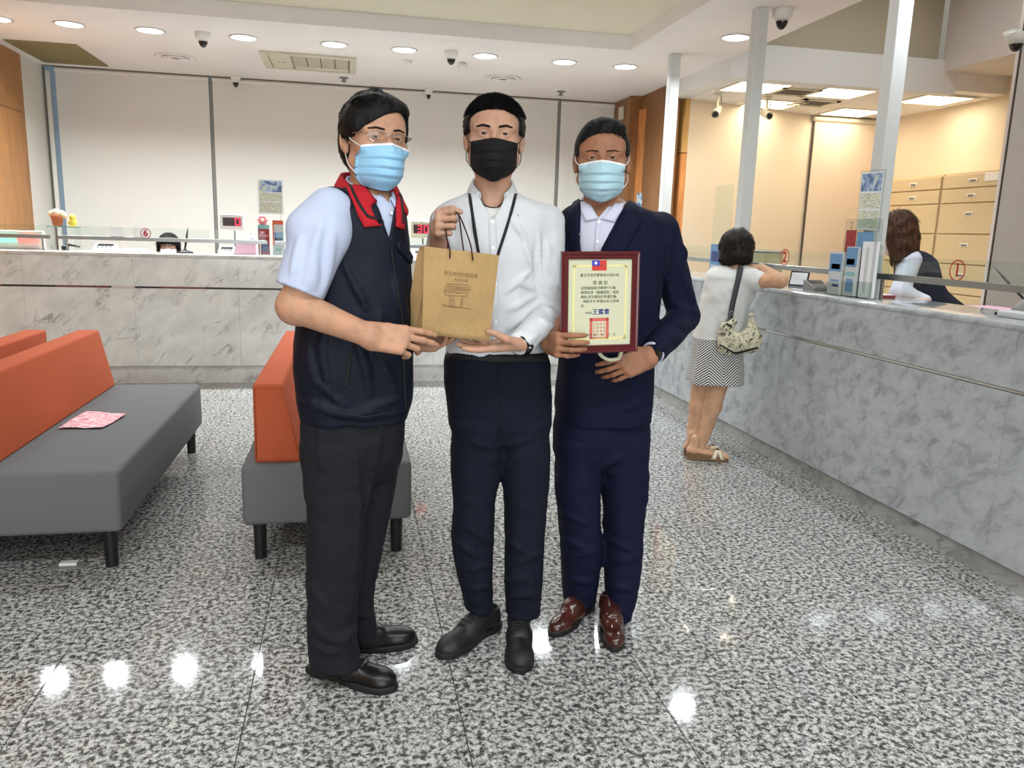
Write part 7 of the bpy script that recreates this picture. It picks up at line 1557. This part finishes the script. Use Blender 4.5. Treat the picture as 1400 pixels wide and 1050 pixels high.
# pen on its stand and terminal at the near end
q = atZ(1386, 428, RT); x, y = q[0] + 0.06, q[1]
t = thing('pen_stand', (x, y, RT), 'black counter pen slanting in a grey swivel stand', 'pen'); make('base', MB().lathe([(0, 0), (0.06, 0), (0.055, 0.02), (0.025, 0.05), (0.012, 0.065), (0, 0.066)], (x, y, RT), 20), 'grey_plastic', t)
p0, p1 = np.array([x, y, RT + 0.05]), atX(1359, 365, x + 0.02); make('pen', MB().tube([p0, p0 * 0.75 + p1 * 0.25, p0 * 0.3 + p1 * 0.7, p1], 0.006, 8, taper=[0.7, 1.0, 0.9, 0.3]), 'black_plastic', t)
q = atZ(1380, 434, RT); t = thing('card_terminal', (q[0], q[1] - 0.02, RT), 'grey card terminal lying at the near end of the side counter', 'card terminal')
make('casing', MB().box(q[0] - 0.04, q[0] + 0.05, q[1] - 0.22, q[1] + 0.03, RT, RT + 0.03, 0.008, seg=2), 'leaf_grey', t); make('slot', MB().box(q[0] - 0.03, q[0] + 0.01, q[1] + 0.028, q[1] + 0.05, RT + 0.006, RT + 0.018), 'black_plastic', t)
q = atX(1375, 412, 3.3); solo('paper_stack', MB().box(3.2, 3.42, q[1] - 0.15, q[1] + 0.25, 1.0, 1.03, 0.003).box(3.22, 3.4, q[1] - 0.12, q[1] + 0.2, 1.03, 1.05, 0.003), 'pink_box', (3.3, q[1], 1.0), 'loose pink papers on the wooden desk behind number 1', 'papers')

# ------------------------------------------------------------------ office furniture
m = mat('cabinet_cream', (214, 192, 152), 0.5); mat('label_white', (240, 236, 226), 0.6)
zrow = [2.04, 1.905, 1.765, 1.473, 1.187, 0.9, 0.61, 0.32, 0.06]
for k, (y0, y1) in enumerate(((6.98, 7.78), (6.17, 6.97))):
    t = thing('filing_cabinet', (5.92, (y0 + y1) / 2, 0), ['cream filing cabinet near the cream blind of the teller office', 'cream filing cabinet with a white label strip beside the pale pillar'][k], 'filing cabinet', 'cream filing cabinets')
    make('carcass', MB().box(5.765, 6.095, y0, y1, 0, 2.055, 0.004), 'cabinet_cream', t)
    for a, b in zip(zrow[:-1], zrow[1:]):
        d = make('drawer', MB().box(5.745, 5.766, y0 + 0.012, y1 - 0.012, b + 0.006, a - 0.006, 0.004), 'cabinet_cream', t); zc_ = (a + b) / 2 if a - b < 0.2 else a - 0.1; yc = (y0 + y1) / 2
        make('handle', MB().box(5.738, 5.746, yc - 0.055, yc + 0.055, zc_ - 0.016, zc_ + 0.016, 0.003), 'label_white', d); make('grip', MB().box(5.734, 5.739, yc - 0.035, yc + 0.035, zc_ - 0.008, zc_ + 0.006), 'vent_dark', d)
    if k == 1:
        lb = make('label_strip', MB().box(5.736, 5.746, y0 + 0.02, y0 + 0.26, 1.955, 2.03, 0.002), 'label_white', t)
x0, x1 = 5.18, 6.05; t = thing('roller_blind', ((x0 + x1) / 2, 8.4, 0), 'cream roller blind on the rear wall of the teller office', 'blind')
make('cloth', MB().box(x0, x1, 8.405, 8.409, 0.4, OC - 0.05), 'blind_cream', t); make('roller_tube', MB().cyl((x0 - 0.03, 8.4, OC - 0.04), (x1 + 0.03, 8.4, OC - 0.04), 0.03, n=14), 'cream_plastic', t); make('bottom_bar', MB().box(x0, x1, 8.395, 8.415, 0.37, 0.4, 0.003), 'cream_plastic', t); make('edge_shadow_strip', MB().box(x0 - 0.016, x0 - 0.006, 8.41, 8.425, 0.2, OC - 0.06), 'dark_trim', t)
# small posters on the wooden partition, box on the shaded column
for k, px in enumerate((876, 892)):
    c_ = [np.array(p) for p in ((3.245 + 0.065 * k, 8.79 - 0.40 * k, 0), (3.272 + 0.065 * k, 8.62 - 0.40 * k, 0))]
    za, zb = atX(px + 6, 263, c_[0][0])[2], atX(px + 6, 287, c_[0][0])[2]; V = []
    for dx in (-0.003, -0.006): V += [(c_[0][0] + dx, c_[0][1], zb), (c_[1][0] + dx, c_[1][1], zb), (c_[1][0] + dx, c_[1][1], za), (c_[0][0] + dx, c_[0][1], za)]
    solo('wall_poster', MB().add(V, [(0, 1, 2, 3), (4, 5, 6, 7), (0, 1, 5, 4), (1, 2, 6, 5), (2, 3, 7, 6), (3, 0, 4, 7)]), 'poster_photo', ((c_[0] + c_[1]) / 2 + (0, 0, zb)).tolist(), ['small blue poster on the orange wood nearer the shaded column', 'small blue poster on the orange wood beside the grey post'][k], 'poster', 'small posters on the wooden partition')
q = atX(851, 155, 3.13); solo('wall_box', MB().box(3.10, 3.13, q[1] - 0.06, q[1] + 0.06, q[2] - 0.07, q[2] + 0.07, 0.006), 'cream_plastic', (3.115, q[1], q[2]), 'cream box mounted high on the shaded wood column', 'wall box')
